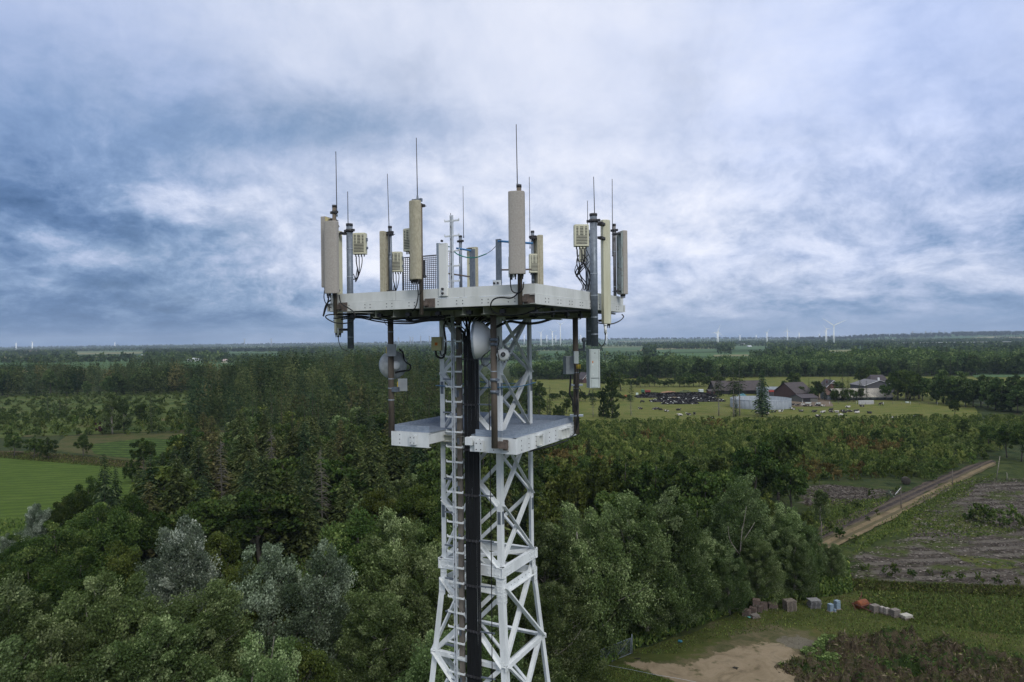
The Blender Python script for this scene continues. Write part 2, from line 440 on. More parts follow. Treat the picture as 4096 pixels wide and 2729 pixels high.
# below the picture: the rest of the mast down to its feet
m = MB(); zs = [21.6, 18.8, 15.6, 12.0, 8.2, 4.2, .4]
for i in range(4):
    j = (i + 1) % 4
    for za, zb in zip(zs[:-1], zs[1:]):
        for p, q, o_ in ((corner(i, za), corner(j, zb), .01), (corner(j, za), corner(i, zb), -.02)):
            n = ((corner(i, za) + corner(j, za)) / 2 - Vector((0, 0, za))).normalized(); m.angle(p + n * o_, q + n * o_, .10, .01, n.cross(q - p))
        a, b = corner(i, zb), corner(j, zb); m.angle(a, b, .1, .01, Vector((0, 0, -1)))
tag(m.build('brace', M_GALV, tower), kind='stuff')
for i in range(4):
    c = corner(i, 0); MB().box(c + Vector((0, 0, .16)), (.9, .9, .36)).build('foundation', mat('concrete', (.32, .31, .29), .9, 0, .15, 4), tower)
# heavy waist frame where the mast starts to flare: two levels of deep section
for i in range(4):
    j = (i + 1) % 4
    for z, hgt, ex in ((27.24, .20, .05), (26.86, .15, .0)):
        a, b = corner(i, 27.2), corner(j, 27.2); a.z = b.z = z; e = (b - a).normalized(); n = ((a + b) / 2 - Vector((0, 0, z))).normalized()
        mm = MB(); p, q = a - e * (ex + .02) + n * (.022 + ex * .3), b + e * (ex + .02) + n * (.022 + ex * .3)
        if ex:
            mm.bar(p, q, hgt, .012); fl = .075
            for zz in (hgt / 2, -hgt / 2):
                mm.prism(p + Vector((0, 0, zz)), q + Vector((0, 0, zz)), [(-.006, -.01), (.006, -.01), (.006, fl), (-.006, fl)] if (e.cross(Vector((0, 0, 1)))).dot(n) < 0 else [(-.006, -fl), (.006, -fl), (.006, .01), (-.006, .01)], (0, 0, 1))
            for k in range(4):
                for r_ in (-.05, .05):
                    for o_, sg in ((p, 1), (q, -1)):
                        c = o_ + e * sg * (.12 + .085 * k) + Vector((0, 0, r_)); mm.cyl(c, c + n * .022, .014, 6)
        else:
            mm.bar(p - n * .04, q - n * .04, hgt, .010)
            mm.prism(p - n * .04 + Vector((0, 0, -hgt / 2)), q - n * .04 + Vector((0, 0, -hgt / 2)), [(-.005, -.08), (.005, -.08), (.005, .08), (-.005, .08)], (0, 0, 1))
            for k in range(9):
                c = (p - n * .034).lerp(q - n * .034, (k + .5) / 9) + Vector((0, 0, .0)); mm.cyl(c, c + n * .008, .009, 6, 1)
        mm.build('waist_beam', [M_GALV, M_DARK], tower)
# inner diagonals of the waist frame
for k, (p, q) in enumerate((((-.74, -.74), (.74, .74)), ((.74, -.74), (-.74, .74)))):
    MB().angle((p[0], p[1], 27.33 - k * .03), (q[0], q[1], 27.33 - k * .03), .07, .008, (0, 0, -1)).build('horizontal_brace', M_GALV, tower)
# blue rope tied round the legs between the platforms
z = 31.05; pts = [corner(i, z) * 1.0 for i in (3, 0, 1, 2, 3)]
bl = MB()
for a, b in zip(pts[:-1], pts[1:]):
    n = ((a + b) / 2 - Vector((0, 0, z))).normalized(); mid = (a + b) / 2 + Vector((0, 0, -.04)); bl.tube(smooth_pts([a + n * .05 - (b - a) * .02, mid + n * .05, b + n * .05 + (b - a) * .05], 5), .013, 6)
ro = bl.build('guy_rope', mat('blue rope', (.10, .22, .36), .7), None, org=(0, 0, z), loc=TW((0, 0, z))); ro.rotation_euler = (0, 0, TROT)
tag(ro, 'thin blue rope tied round the four legs of the mast midway between the platforms', 'rope')

# ------------------------------------------------------------------ upper platform
A = 2.34; ZT, ZB = 32.985, 32.628; ZM = 32.80
plat = thing('antenna_platform', (0, 0, ZB), 'large square upper platform of pale steel beams at the top of the mast', 'platform')
SD = [((-1, -1), (1, -1)), ((1, -1), (1, 1)), ((1, 1), (-1, 1)), ((-1, 1), (-1, -1))]
for (a, b) in SD:
    pa, pb = Vector((a[0] * A, a[1] * A, 0)), Vector((b[0] * A, b[1] * A, 0)); e = (pb - pa).normalized(); n = Vector((e.y, -e.x, 0))
    m = MB(); L_ = (pb - pa).length
    # upper plate, lower channel web a touch proud, return flanges
    m.prism(pa + Vector((0, 0, (ZT + ZM) / 2)), pb + Vector((0, 0, (ZT + ZM) / 2)), [(-(ZT - ZM) / 2 + .003, 0), ((ZT - ZM) / 2, 0), ((ZT - ZM) / 2, -.012), (-(ZT - ZM) / 2 + .003, -.012)] if e.cross(Vector((0, 0, 1))).dot(n) > 0 and False else [(-(ZT - ZM) / 2 + .003, -.006), ((ZT - ZM) / 2, -.006), ((ZT - ZM) / 2, .006), (-(ZT - ZM) / 2 + .003, .006)], (0, 0, 1))
    q0, q1 = pa + n * .012 + Vector((0, 0, (ZM + ZB) / 2)), pb + n * .012 + Vector((0, 0, (ZM + ZB) / 2)); hh = (ZM - ZB) / 2
    m.prism(q0, q1, [(-hh, -.006), (hh - .002, -.006), (hh - .002, .006), (-hh, .006)], (0, 0, 1))
    for zz in (ZB + .005, ZT - .006): m.prism(pa - n * .045 + e * .02 + Vector((0, 0, zz)), pb - n * .045 - e * .02 + Vector((0, 0, zz)), [(-.005, -.034), (.005, -.034), (.005, .034), (-.005, .034)], (0, 0, 1))
    nn = int(L_ / .58)
    for k in range(nn):       # paired bolts in the web
        c0 = pa + e * (.45 + k * (L_ - .9) / (nn - 1))
        for dx in (-.065, .065):
            for dz in (.055, .115):
                c = c0 + e * dx + Vector((0, 0, ZB + dz)) + n * .018; m.cyl(c, c + n * .006, .010, 6, 1)
    for k in (1, 2):          # plate joints
        c = pa + e * (L_ * k / 3 + .12) + n * .0065 + Vector((0, 0, (ZT + ZM) / 2)); m.prism(c - Vector((0, 0, .09)), c + Vector((0, 0, .088)), [(-.0015, -.0008), (.0015, -.0008), (.0015, .0008), (-.0015, .0008)], e, 1)
    m.build('beam', [M_GALVW, M_DARK], plat, (0, 0, ZB))
for (sx, sy) in ((1, -1), (-1, -1), (1, 1), (-1, 1)):
    m = MB(); c = Vector((sx * (A - .02), sy * (A + .0), 0))
    for dz in (ZB + .01, ZB + .165): m.box(c + Vector((0, -.0 + sy * .03, dz)), (.11, .06, .008))
    m.box(c + Vector((sx * .05, sy * .03, ZB + .087)), (.008, .06, .15)); m.box(c + Vector((0, sy * .013, ZB + .087)), (.09, .004, .14), mi=1)
    m.build('corner_bracket', [M_GALVW, M_DARK], plat, (0, 0, ZB))
# cross beams and stiffened boxes under the deck
for k, xx in enumerate((-1.25, -.80, .80, 1.25)):
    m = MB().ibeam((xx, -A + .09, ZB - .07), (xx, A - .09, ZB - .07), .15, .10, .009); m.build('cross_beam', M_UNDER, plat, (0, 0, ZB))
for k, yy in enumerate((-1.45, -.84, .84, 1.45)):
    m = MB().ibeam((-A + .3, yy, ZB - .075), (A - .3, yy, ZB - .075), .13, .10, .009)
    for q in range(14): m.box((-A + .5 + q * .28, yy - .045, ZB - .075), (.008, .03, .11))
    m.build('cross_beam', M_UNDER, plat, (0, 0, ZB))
m = MB().box((0, 0, ZB + .03), (2 * A - .15, 2 * A - .15, .03))
m.build('deck', M_GRATE, plat, (0, 0, ZB))


# ------------------------------------------------------------------ poles, panels, radios
def pole(px, yl=None, xl=None, z0=32.55, z1=34.62, r=.045, label='', plate=0, m_=M_ZINC, cap=True, off=0, name='mounting_pole', bands=()):
    p = TP(px, 1200, yl, xl)
    t = thing(name, (p.x, p.y, z0), label, 'pole', 'poles that carry the antennas round the upper platform' if name == 'mounting_pole' else None)
    MB().cyl((p.x, p.y, z0), (p.x, p.y, z1), r, 16).build('shaft', m_, t, (p.x, p.y, z0))
    if cap:
        m = MB(); m.cyl((p.x, p.y, z1 - .13), (p.x, p.y, z1 - .07), r * 1.22, 16); m.cyl((p.x, p.y, z1), (p.x, p.y, z1 + .05), r * 1.1, 12)
        m.box((p.x - r * 1.6, p.y, z1 - .1), (.05, .05, .05)); m.box((p.x + r * 1.6, p.y - .01, z1 - .1), (.06, .05, .05)); m.build('clamp', M_DARK, t, (p.x, p.y, z0))
    for zb in bands: MB().cyl((p.x, p.y, zb), (p.x, p.y, zb + .016), r * 1.06, 16).build('band', M_ZINCL, t, (p.x, p.y, z0))
    if plate:
        m = MB()
        if yl is not None and abs(yl) > 2.3:
            s = -1 if yl < 0 else 1; m.box((p.x + plate * .16, s * (A + .028), 32.72), (.22, .018, .17)); m.box((p.x + plate * .08, s * (A + .05), 32.72), (.12, .04, .10))
        else:
            s = 1 if xl > 0 else -1; m.box((s * (A + .028), p.y - plate * .16, 32.72), (.018, .22, .17)); m.box((s * (A + .05), p.y - plate * .08, 32.72), (.04, .12, .10))
        m.build('clamp_plate', M_RUST, t, (p.x, p.y, z0))
    t['_p'] = (p.x, p.y); return t, p


def rod(p, z0, z1, label, lean=(0, 0)):
    m = MB().tube([(p[0], p[1], z0), (p[0] + lean[0] * .5, p[1], (z0 + z1) / 2), (p[0] + lean[0], p[1] + lean[1], z1)], [.0095, .0085, .0075], 6)
    o = thing('lightning_rod', (p[0], p[1], z0), label, 'lightning rod', 'thin lightning rods above the upper platform')
    m.build('rod', M_DARK, o, (p[0], p[1], z0)); MB().cyl((p[0], p[1], z0), (p[0], p[1], z0 + .05), .016, 8).build('clamp', M_ZINC, o, (p[0], p[1], z0))


def panel(pos, z0, z1, w, d, rz, mcol, label, style='round', back=None, pole_at=None, feet=4):
    """panel antenna facing world direction rz (0 = the camera); pos in the mast frame at the panel's middle"""
    wp = TW((pos[0], pos[1], z0)); t = empty('panel_antenna', wp, rz, label, 'panel antenna', 'panel antennas round the upper platform'); h = z1 - z0
    if style == 'round':
        pr = []
        for k in range(13):
            a = PI * k / 12; pr.append((math.cos(a) * w / 2 * (1 if 0 else 1), -math.sin(a) ** .55 * d * .62 if math.sin(a) > 1e-6 else 0))
        pr += [(-w / 2, d * .38), (w / 2, d * .38)]
    elif style == 'ridge':
        pr = [(w / 2, -d * .12), (w * .22, -d * .5), (-w * .08, -d * .62), (-w / 2, -d * .30), (-w / 2, d * .38), (w / 2, d * .38)]
    else:
        pr = [(w / 2, -d * .45), (w * .44, -d * .55), (-w * .44, -d * .55), (-w / 2, -d * .45), (-w / 2, d * .38), (w / 2, d * .38)]
    n = len(pr); vs = []; lv = [(0, .96), (.012, 1), (h - .012, 1), (h, .96)]
    for z, s in lv: vs += [(x * s, y * s, z) for x, y in pr]
    fs = [(l * n + k, (l + 1) * n + k, (l + 1) * n + (k + 1) % n, l * n + (k + 1) % n) for l in range(3) for k in range(n)] + [tuple(range(n)), tuple(range(3 * n, 4 * n))[::-1]]
    MB().add(vs, fs).build('radome', mcol, t)
    if back:
        m = MB().box((0, d * .38 + .008, h / 2), (w * .80, .016, h - .06))
        for x in (-w * .43, w * .43): m.box((x, d * .38 + .022, h / 2), (.012, .045, h - .03))
        for k in range(6): m.box((w * .25 * (-1) ** k, d * .38 + .018, h * (.15 + k * .14)), (.018, .012, .018), mi=1)
        m.build('back_plate', [back, M_DARK], t)
    for z in (.07, h - .07):
        m = MB(); m.box((0, d * .38 + .055, z), (.07, .11, .035)); m.box((0, d * .38 + .12, z), (.15, .06, .05)); m.cyl((-.06, d * .38 + .12, z), (-.06, d * .38 + .19, z), .008, 6); m.cyl((.06, d * .38 + .12, z), (.06, d * .38 + .19, z), .008, 6)
        m.build('bracket', M_DARK, t)
    for k in range(feet):
        x = (k - (feet - 1) / 2) * w / (feet + .5); MB().tube([(x, 0, 0), (x, 0, -.035), (x, 0, -.05), (x, 0, -.09)], [.018, .018, .011, .009], 8).build('connector', M_DARK, t)
    return t


def radio(px, py0, py1, dep_p, w, rz, label, d=.13, mcol=M_CREAM, jump=True, name='radio_unit', org=None):
    """box with a louvred front; dep_p = mast frame (yl, xl) plane selector"""
    a = TP(px, py1, *dep_p); b = TP(px, py0, *dep_p); h = b.z - a.z; wp = TW(a)
    t = empty(name, wp, rz, label, 'radio unit', 'louvred radio units on the upper platform poles')
    m = MB().box((0, 0, h / 2), (w, d, h)); m.box((0, -d / 2 - .004, h / 2), (w * .95, .008, h * .97)); m.box((0, 0, h + .004), (w * .9, d * .9, .012))
    m.build('body', mcol, t)
    m = MB(); nrow = 12
    for k in range(nrow):
        z = h * (.12 + .78 * k / (nrow - 1))
        if k < 6: m.box((0, -d / 2 - .010, z), (w * .76, .006, h * .03))
        else:
            for x, ww in ((-.30, .14), (0, .24), (.30, .14)): m.box((x * w, -d / 2 - .010, z), (w * ww, .006, h * .03))
    m.build('louvre', M_DARK, t)
    m = MB(); m.box((w / 2 + .02, .0, h * .3), (.03, .05, .05)); m.box((w / 2 + .015, 0, h * .7), (.025, .05, .07)); m.box((-w * .2, d / 2 + .04, h * .7), (.08, .08, .10))
    m.build('bracket', M_ZINC, t)
    for k in range(4): MB().cyl((w * (-.33 + .22 * k), 0, 0), (w * (-.33 + .22 * k), 0, -.05), .013, 8).build('connector', M_DARK, t)
    return t, a


def cable(pts, r=.012, name='cable', label=None, parent=None, mm=M_BLACK, group='loose black feeder cables on the platforms', k=5, cat='cable'):
    """pts in the mast frame"""
    m = MB().tube(smooth_pts(pts, k), r, 6)
    if parent is not None: return m.build(name, mm, parent)
    p = Vector(pts[0]); o = m.build(name, mm, None, org=p, loc=TW(p)); o.rotation_euler = (0, 0, TROT); return tag(o, label, cat, group)


FY = -A - .075        # plane of the poles outside the front beam
RX = A + .085         # outside the right-hand beam
LX = -A - .085
BY = A + .085
# --- left corner
pt, p1 = pole(1341, yl=FY, z0=32.56, z1=34.74, r=.04, plate=1, label='short grey pole at the left corner, behind the broad grey panel antenna', m_=M_BROWN)
panel((p1.x + .02, p1.y - .12), 32.985, 34.44, .285, .13, R(-13), M_RADOME, 'broad grey panel antenna facing the viewer at the left corner of the upper platform')
panel((p1.x - .285, p1.y + .09), 33.13, 34.58, .27, .12, R(-110), M_RADOME, 'leftmost panel antenna, seen edge-on with a stained yellow back', style='box', back=M_YPANEL)
rod((p1.x + .07, p1.y), 34.55, 35.87, 'leftmost lightning rod, tall, above the left corner antennas', (-.01, 0))
# --- left-back pole that hangs below the platform
pt, p2 = pole(1401, xl=LX, z0=31.86, z1=34.50, r=.068, plate=-1, label='thick grey pole beside the left corner, its lower end hanging below the platform', bands=(33.4, 34.0, 32.1))
rod((p2.x - .02, p2.y - .02), 34.45, 35.24, 'short lightning rod on the thick grey pole at the left corner')
panel((p2.x - .24, p2.y - .12), 32.2, 34.40, .21, .12, R(-118), M_RADOMEY, 'long cream panel antenna mostly hidden at the left corner, its lower end below the platform', style='ridge')
b = TP(1352, 1312, xl=LX - .2)
m = MB().cyl((b.x, b.y, b.z), (b.x, b.y, b.z - .02), .03, 10); m.cyl((b.x, b.y, b.z - .02), (b.x, b.y, b.z - .17), .022, 12)
o = m.build('cable_adapter', M_WHITEP, None, org=b, loc=TW(b)); tag(o, 'small white cylinder under the end of the hidden left panel antenna', 'adapter')
cable([b + Vector((0, 0, -.16)), b + Vector((.02, 0, -.3)), b + Vector((.12, -.02, -.44)), b + Vector((.28, -.05, -.49))], .009, label='thin black cable curling from the white cylinder to the thick left pole')
r1, a1 = radio(1440, 935, 1018, (None, LX), .29, R(-6), 'cream louvred radio unit right of the thick left pole')
# --- left-side pole with narrow panel
pt, p3 = pole(1563, xl=LX + .1, z0=32.9, z1=34.62, r=.042, label='slim grey pole on the left edge between a buff panel and a cream radio unit', bands=(33.1, 33.9))
panel((p3.x - .14, p3.y - .02), 33.10, 34.55, .26, .12, R(-112), M_RADOMEB, 'narrow-looking buff panel antenna left of the slim grey pole on the left edge', style='box', back=M_RADOMEB)
rod((p3.x + .03, p3.y - .05), 34.0, 35.87, 'slightly leaning lightning rod over the left edge pole', (-.05, 0))
r2, a2 = radio(1587, 1010, 1088, (None, LX + .15), .265, R(-6), 'small cream louvred radio unit beside the slim grey pole, left of the wire mesh')
# --- front pole with the tall buff panel
pt, p4 = pole(1686, yl=FY, z0=32.50, z1=34.60, r=.038, plate=1, label='brown pole clamped to the front beam under the tall buff panel antenna', m_=M_BROWN, cap=False)
panel((p4.x - .035, p4.y - .13), 33.16, 34.63, .225, .13, R(-38), M_RADOMEB, 'tall slim buff panel antenna in front of the wire mesh', style='round')
m = MB().box((p4.x - .03, p4.y - .06, 34.66), (.20, .07, .03)); m.box((p4.x - .12, p4.y - .06, 34.65), (.03, .05, .06)); m.box((p4.x + .06, p4.y - .06, 34.65), (.03, .05, .06)); m.cyl((p4.x - .03, p4.y - .05, 34.6), (p4.x - .03, p4.y - .05, 34.72), .02)
m.build('head_clamp', M_ZINC, pt, (p4.x, p4.y, 32.50))
rod((p4.x - .03, p4.y - .05), 34.70, 35.83, 'tall lightning rod above the slim buff panel', (-.01, 0))
r3, a3 = radio(1640, 917, 1006, (FY + .12, None), .22, R(-30), 'cream louvred radio unit tucked behind the left side of the slim buff panel')
# --- near corner
pt, p5 = pole(2081, yl=FY, z0=32.62, z1=34.66, r=.042, plate=1, label='short brown pole at the near corner under the largest grey panel antenna', m_=M_BROWN)
panel((p5.x + .02, p5.y - .14), 33.14, 34.56, .285, .14, R(-6), M_RADOME, 'largest grey panel antenna, standing over the near corner of the upper platform')
rod((p5.x - .02, p5.y - .02), 34.68, 35.76, 'tallest lightning rod in view, above the largest grey panel', (-.01, 0))
a = TP(2046, 1108, FY + .05); m = MB().box((a.x, a.y, a.z + .17), (.07, .09, .36)); m.cyl((a.x, a.y, a.z - .05), (a.x, a.y, a.z + .44), .02, 10, 1)
o = m.build('filter_box', [M_BOXG, M_DARK], None, org=a, loc=TW(a)); o.rotation_euler = (0, 0, TROT); tag(o, 'slim pale filter box on the left side of the largest grey panel', 'filter')
# --- right side thick pole with long cream panel
pt, p6 = pole(2377, xl=RX, z0=31.86, z1=34.55, r=.074, plate=-1, label='thickest grey pole, on the right side, left of the long cream panel antenna', bands=(33.35, 32.9, 32.45, 32.1))
p6b = TP(2423, 1100, xl=RX + .06)
panel((p6b.x + .05, p6b.y - .10), 32.33, 34.52, .205, .13, R(30), M_RADOMEY, 'longest cream panel antenna, on the right side, reaching below the platform', style='ridge')
m = MB()
for z in (34.12, 34.42): m.box(((p6.x + p6b.x) / 2 + .05, (p6.y + p6b.y) / 2 - .02, z), (.10, .22, .05))
m.build('arm', M_DARK, pt, (p6.x, p6.y, 31.86))
rod((p6.x + .03, p6.y), 34.5, 35.36, 'lightning rod on the thickest right-hand pole, second from the right', (-.015, 0))
b = TP(2421, 1297, xl=RX + .1)
m = MB().cyl((b.x, b.y, b.z), (b.x, b.y, b.z - .03), .04, 10); m.cyl((b.x, b.y, b.z - .03), (b.x, b.y, b.z - .19), .027, 12); m.cyl((b.x, b.y, b.z - .19), (b.x, b.y, b.z - .22), .018, 10, 1)
o = m.build('cable_adapter', [M_WHITEP, M_DARK], None, org=b, loc=TW(b)); tag(o, 'white cylinder hanging from the lower end of the longest cream panel', 'adapter')
cable([b + Vector((0, 0, -.2)), b + Vector((-.01, 0, -.36)), b + Vector((-.08, -.02, -.46)), b + Vector((-.20, -.04, -.30)), b + Vector((-.26, -.05, -.16))], .010, label='thin black cable looping from the white cylinder back to the thickest right-hand pole')
r4, a4 = radio(2325, 902, 987, (None, RX - .05), .29, R(4), 'largest cream louvred radio unit, left of the thickest right-hand pole')
# --- right corner
pt, p7 = pole(2460, xl=RX - .15, z0=32.95, z1=34.60, r=.036, label='slim brownish pole near the right corner, right of the long cream panel', m_=mat('brown zinc', (.14, .125, .115), .6, .2, col2=(.22, .23, .25), vscale=9), bands=(33.2, 34.0))
panel((p7.x + .20, p7.y - .03), 33.02, 34.46, .27, .12, R(108), M_RADOME, 'rightmost panel antenna, seen edge-on with an oxidised green back', style='box', back=M_TEAL)
rod((p7.x - .03, p7.y - .05), 33.9, 35.67, 'rightmost lightning rod, over the right corner', (.01, 0))
# --- back edge
pt, p8 = pole(2133, yl=BY, z0=32.9, z1=34.70, r=.042, label='slim grey pole on the far edge right of the largest grey panel', bands=(33.5, 34.1))
panel((p8.x + .16, p8.y + .02), 33.0, 34.62, .26, .12, R(112), M_RADOMEB, 'buff panel antenna on the far edge right of the largest grey panel', style='box', back=M_RADOMEB)
rod((p8.x - .05, p8.y - .05), 34.3, 36.1, 'lightning rod rising just right of the largest grey panel')
r5, a5 = radio(2136, 1018, 1092, (BY - .1, None), .24, R(8), 'small louvred radio unit half hidden behind the right side of the largest grey panel')
pt, p9 = pole(1844, yl=BY - .2, z0=32.9, z1=34.72, r=.042, label='slim grey pole at the far corner behind the caged ladder top', bands=(33.3, 34.2))
panel((p9.x + .30, p9.y + .12), 33.0, 34.45, .27, .12, R(150), M_RADOMEB, 'buff panel antenna at the far corner between the ladder and the blue rail', style='box', back=M_CREAM)
rod((p9.x + .1, p9.y), 34.7, 36.05, 'lightning rod over the far corner right of the ladder top')
pt, p10 = pole(2354, yl=BY, z0=31.86, z1=34.5, r=.068, label='thick grey pole behind the thickest right-hand pole, also hanging below the platform', bands=(33.2, 32.2))
rod((p10.x, p10.y), 34.5, 35.35, 'shortest lightning rod, just left of the thickest right-hand pole')
r6, a6 = radio(2338, 990, 1048, (BY, None), .25, R(0), 'lower cream radio unit under the largest one, left of the thickest right-hand pole')
r7, a7 = radio(2349, 930, 985, (BY + .1, None), .25, R(10), 'cream radio unit hidden behind the largest one on the right side')

# --- guard rail, gate posts, mesh
mt_ = thing('mesh_guard', TP(1615, 1160, 1.2), 'dark square wire mesh guard panel standing on the upper platform', 'mesh guard')
e0, e1 = TP(1615, 1160, .4), TP(1750, 1160, .4); e0.z = e1.z = 33.0; zt = 34.02; oo = TP(1615, 1160, 1.2)
m = MB(); nx, nz = 17, 22
for k in range(nx + 1): p = e0.lerp(e1, k / nx); m.bar(p, Vector((p.x, p.y, zt)), .012, .012, (1, 0, 0))
for k in range(nz + 1): z = 33.0 + (zt - 33) * k / nz; m.bar(Vector((e0.x, e0.y - .012, z)), Vector((e1.x, e1.y - .012, z)), .012, .012)
m.build('wire_mesh', M_MESHD, mt_, oo)
m = MB(); m.bar(e0 + Vector((-.02, .0, 0)), Vector((e0.x - .02, e0.y, zt + .02)), .03, .03, (1, 0, 0)); m.bar(Vector((e0.x, e0.y, zt + .012)), Vector((e1.x, e1.y, zt + .012)), .02, .02); m.build('frame', M_MESHD, mt_, oo)
m = MB(); p = TP(1700, 1160, .36); m.box((p.x, p.y - .03, 33.72), (.05, .03, .42)); m.build('hinge', M_DARK, mt_, oo)
m2 = thing('mesh_guard', TP(1790, 1160, .6), 'narrow brownish mesh strip between the white channel and the ladder', 'mesh guard')
m = MB(); e0, e1 = TP(1786, 1160, .6), TP(1806, 1160, .6); oo = TP(1790, 1160, .6)
for k in range(4): p = e0.lerp(e1, k / 3); m.bar(Vector((p.x, p.y, 33)), Vector((p.x, p.y, 34.1)), .008, .008, (1, 0, 0))
for k in range(24): z = 33.0 + 1.08 * k / 23; m.bar(Vector((e0.x, e0.y - .008, z)), Vector((e1.x, e1.y - .008, z)), .007, .007)
m.build('wire_mesh', mat('brown mesh', (.20, .15, .12), .7), m2, oo)


def post(pxl, pxr, y0, y1, yl, label, mm, d=.06, foot=False):
    a, b_ = TP(pxl, y1, yl), TP(pxr, y1, yl); t_ = TP(pxl, y0, yl); c = (a + b_) / 2; w = abs(b_.x - a.x)
    o = thing('rail_post', (c.x, c.y, 32.98), label, 'post'); oo = (c.x, c.y, 32.98)
    m = MB().channel((c.x, c.y, 32.98), (c.x, c.y, t_.z), w, d, .008, (1, 0, 0)); m.build('upright', mm, o, oo)
    if foot:
        m = MB().box((c.x, c.y - .05, 33.06), (w * 1.5, .06, .17)); m.cyl((c.x - w * .4, c.y - .08, 33.09), (c.x - w * .4, c.y - .1, 33.09), .02, 8, 1); m.cyl((c.x + w * .4, c.y - .08, 33.09), (c.x + w * .4, c.y - .1, 33.09), .02, 8, 1); m.build('foot', [M_GALV, M_DARK], o, oo)
    return c, t_.z


c1, zt1 = post(1747, 1758, 973, 1146, -1.7, 'dark grey channel post just left of the white channel', M_TOE)
c2, zt2 = post(1879, 1897, 997, 1146, .3, 'dark grey rail post right of the ladder where the blue rail ends', M_ZINC)
c3, zt3 = post(1984, 2002, 957, 1122, -1.6, 'grey rail post with a white foot, left of the largest grey panel', M_ZINC, foot=True)
# white channel bolted on the front beam
a = TP(1757, 1185, FY + .03); b_ = TP(1785, 972, FY + .03)
wc = thing('guide_channel', (a.x, a.y, a.z), 'white vertical channel bolted to the front beam beside the ladder top', 'channel')
m = MB(); w = b_.x - a.x; cx = (a.x + b_.x) / 2; m.channel((cx, a.y, a.z), (cx, a.y, b_.z), w, .06, .008, (1, 0, 0)); m.build('upright', M_WHITEP, wc, a)
for dz in (.05, .13, 1.02):
    MB().cyl((cx, a.y - .0, a.z + dz), (cx, a.y - .035, a.z + dz), .022, 10).build('bolt', M_DARK, wc, a)
# rails
hr = thing('guard_rail', (c3.x, c3.y, 33.9), 'pair of rails, blue above and brown below, left of the largest grey panel', 'rail')
m = MB().cyl((c3.x, c3.y - .0, zt3 - .04), (c3.x + .62, c3.y + .25, zt3 - .10), .021, 10); m.build('top_rail', M_BLUE, hr, (c3.x, c3.y, 33.9))
q = TP(2000, 1080, -1.55); MB().cyl((q.x, q.y, q.z), (q.x + .55, q.y + .25, q.z + .0), .016, 10).build('lower_rail', M_RUST, hr, (c3.x, c3.y, 33.9))
hr = thing('guard_rail', (c2.x, c2.y, 33.9), 'pair of rails, blue above and brown below, behind the ladder top', 'rail')
q0, q1 = TP(1826, 993, .3), TP(1885, 1003, .3); MB().cyl(q0, q1, .022, 10).build('top_rail', M_BLUE, hr, (c2.x, c2.y, 33.9))
q0, q1 = TP(1786, 1093, .32), TP(1884, 1108, .32); MB().cyl(q0, q1, .018, 10).build('lower_rail', M_RUST, hr, (c2.x, c2.y, 33.9))
pts = [TP(x, y, yl) for x, y, yl in ((1786, 986, -.9), (1804, 990, -.95), (1818, 1008, -.9), (1838, 1021, -.9), (1870, 1030, -.9), (1905, 1030, -1.0), (1945, 1016, -1.1))]
cable(pts, .012, 'rope', 'green rope sagging across the opening beside the ladder top', mm=M_GREEN, group=None, cat='rope')
pts2 = [TP(x, y, yl) for x, y, yl in ((1945, 1016, -1.1), (1966, 1002, -1.2), (1990, 978, -1.5), (2003, 962, -1.62))]
cable(pts2, .006, 'chain', 'thin grey chain joining the green rope to the rail post', mm=M_ZINC, group=None, cat='chain')

# ------------------------------------------------------------------ ladder, cable run
LY = -1.0
lx = TP(1812, 1365, LY).x
lad = thing('ladder', (lx, LY, 20), 'narrow pale steel ladder with a central fall-arrest rail up the front of the mast', 'ladder'); lo = (lx, LY, 20)
m = MB()
for dx in (-.022, .022): m.bar((lx + dx, LY - .01, 14), (lx + dx, LY - .01, 34.62), .016, .05, (1, 0, 0))
m.bar((lx, LY + .012, 14), (lx, LY + .012, 34.62), .06, .012, (1, 0, 0)); m.build('rail', mat('pale ladder rail', (.56, .60, .64), .5, .1, .12, 6), lad, lo)
z = 23.2; k = 0
while z < 34.6:
    m = MB(); x0, x1 = lx - .185, lx + .205
    if z > 32.9: x0, x1 = lx - .17, lx + .18
    m.bar((x0, LY, z), (x1, LY, z), .032, .024); m.box((x0, LY - .005, z + .018), (.012, .024, .045)); m.box((x1, LY - .005, z + .018), (.012, .024, .045)); m.build('rung', M_GALV, lad, lo)
    z += .314
m = MB()
for k in range(60): m.box((lx, LY - .036, 19.3 + k * .26), (.012, .004, .045))
m.build('rail_slots', M_DARK, lad, lo)
# horizontal stand-off arms between the ladder and the mast (left side)
m = MB()
for k in range(12):
    z = 23.4 + k * .70
    if z > 32.5: break
    m = MB(); m.bar((lx - .30, LY + .06, z + .1), (lx + .02, LY + .04, z + .1), .030, .02); m.bar((lx - .30, LY + .10, z + .1), (lx - .02, LY + .10, z + .1), .012, .03); m.build('standoff', M_ZINC, lad, lo)
# brown post behind the ladder
bx = TP(1836, 1365, LY + .12).x
bp = thing('ladder_post', (bx, LY + .12, 14), 'flat brown post behind the ladder, left of the black cable bundle', 'post')
m = MB().box((bx, LY + .12, 23.3), (.12, .05, 18.6)); m.build('shaft', mat('grey brown post', (.21, .185, .155), .8, 0, col2=(.13, .112, .095), vscale=7, stretch=(1, 1, .3)), bp, (bx, LY + .12, 14))
for k in range(9): MB().box((bx - .025, LY + .088, 23.9 + k * 1.0), (.05, .012, .13)).build('clip', M_ZINC, bp, (bx, LY + .12, 14))
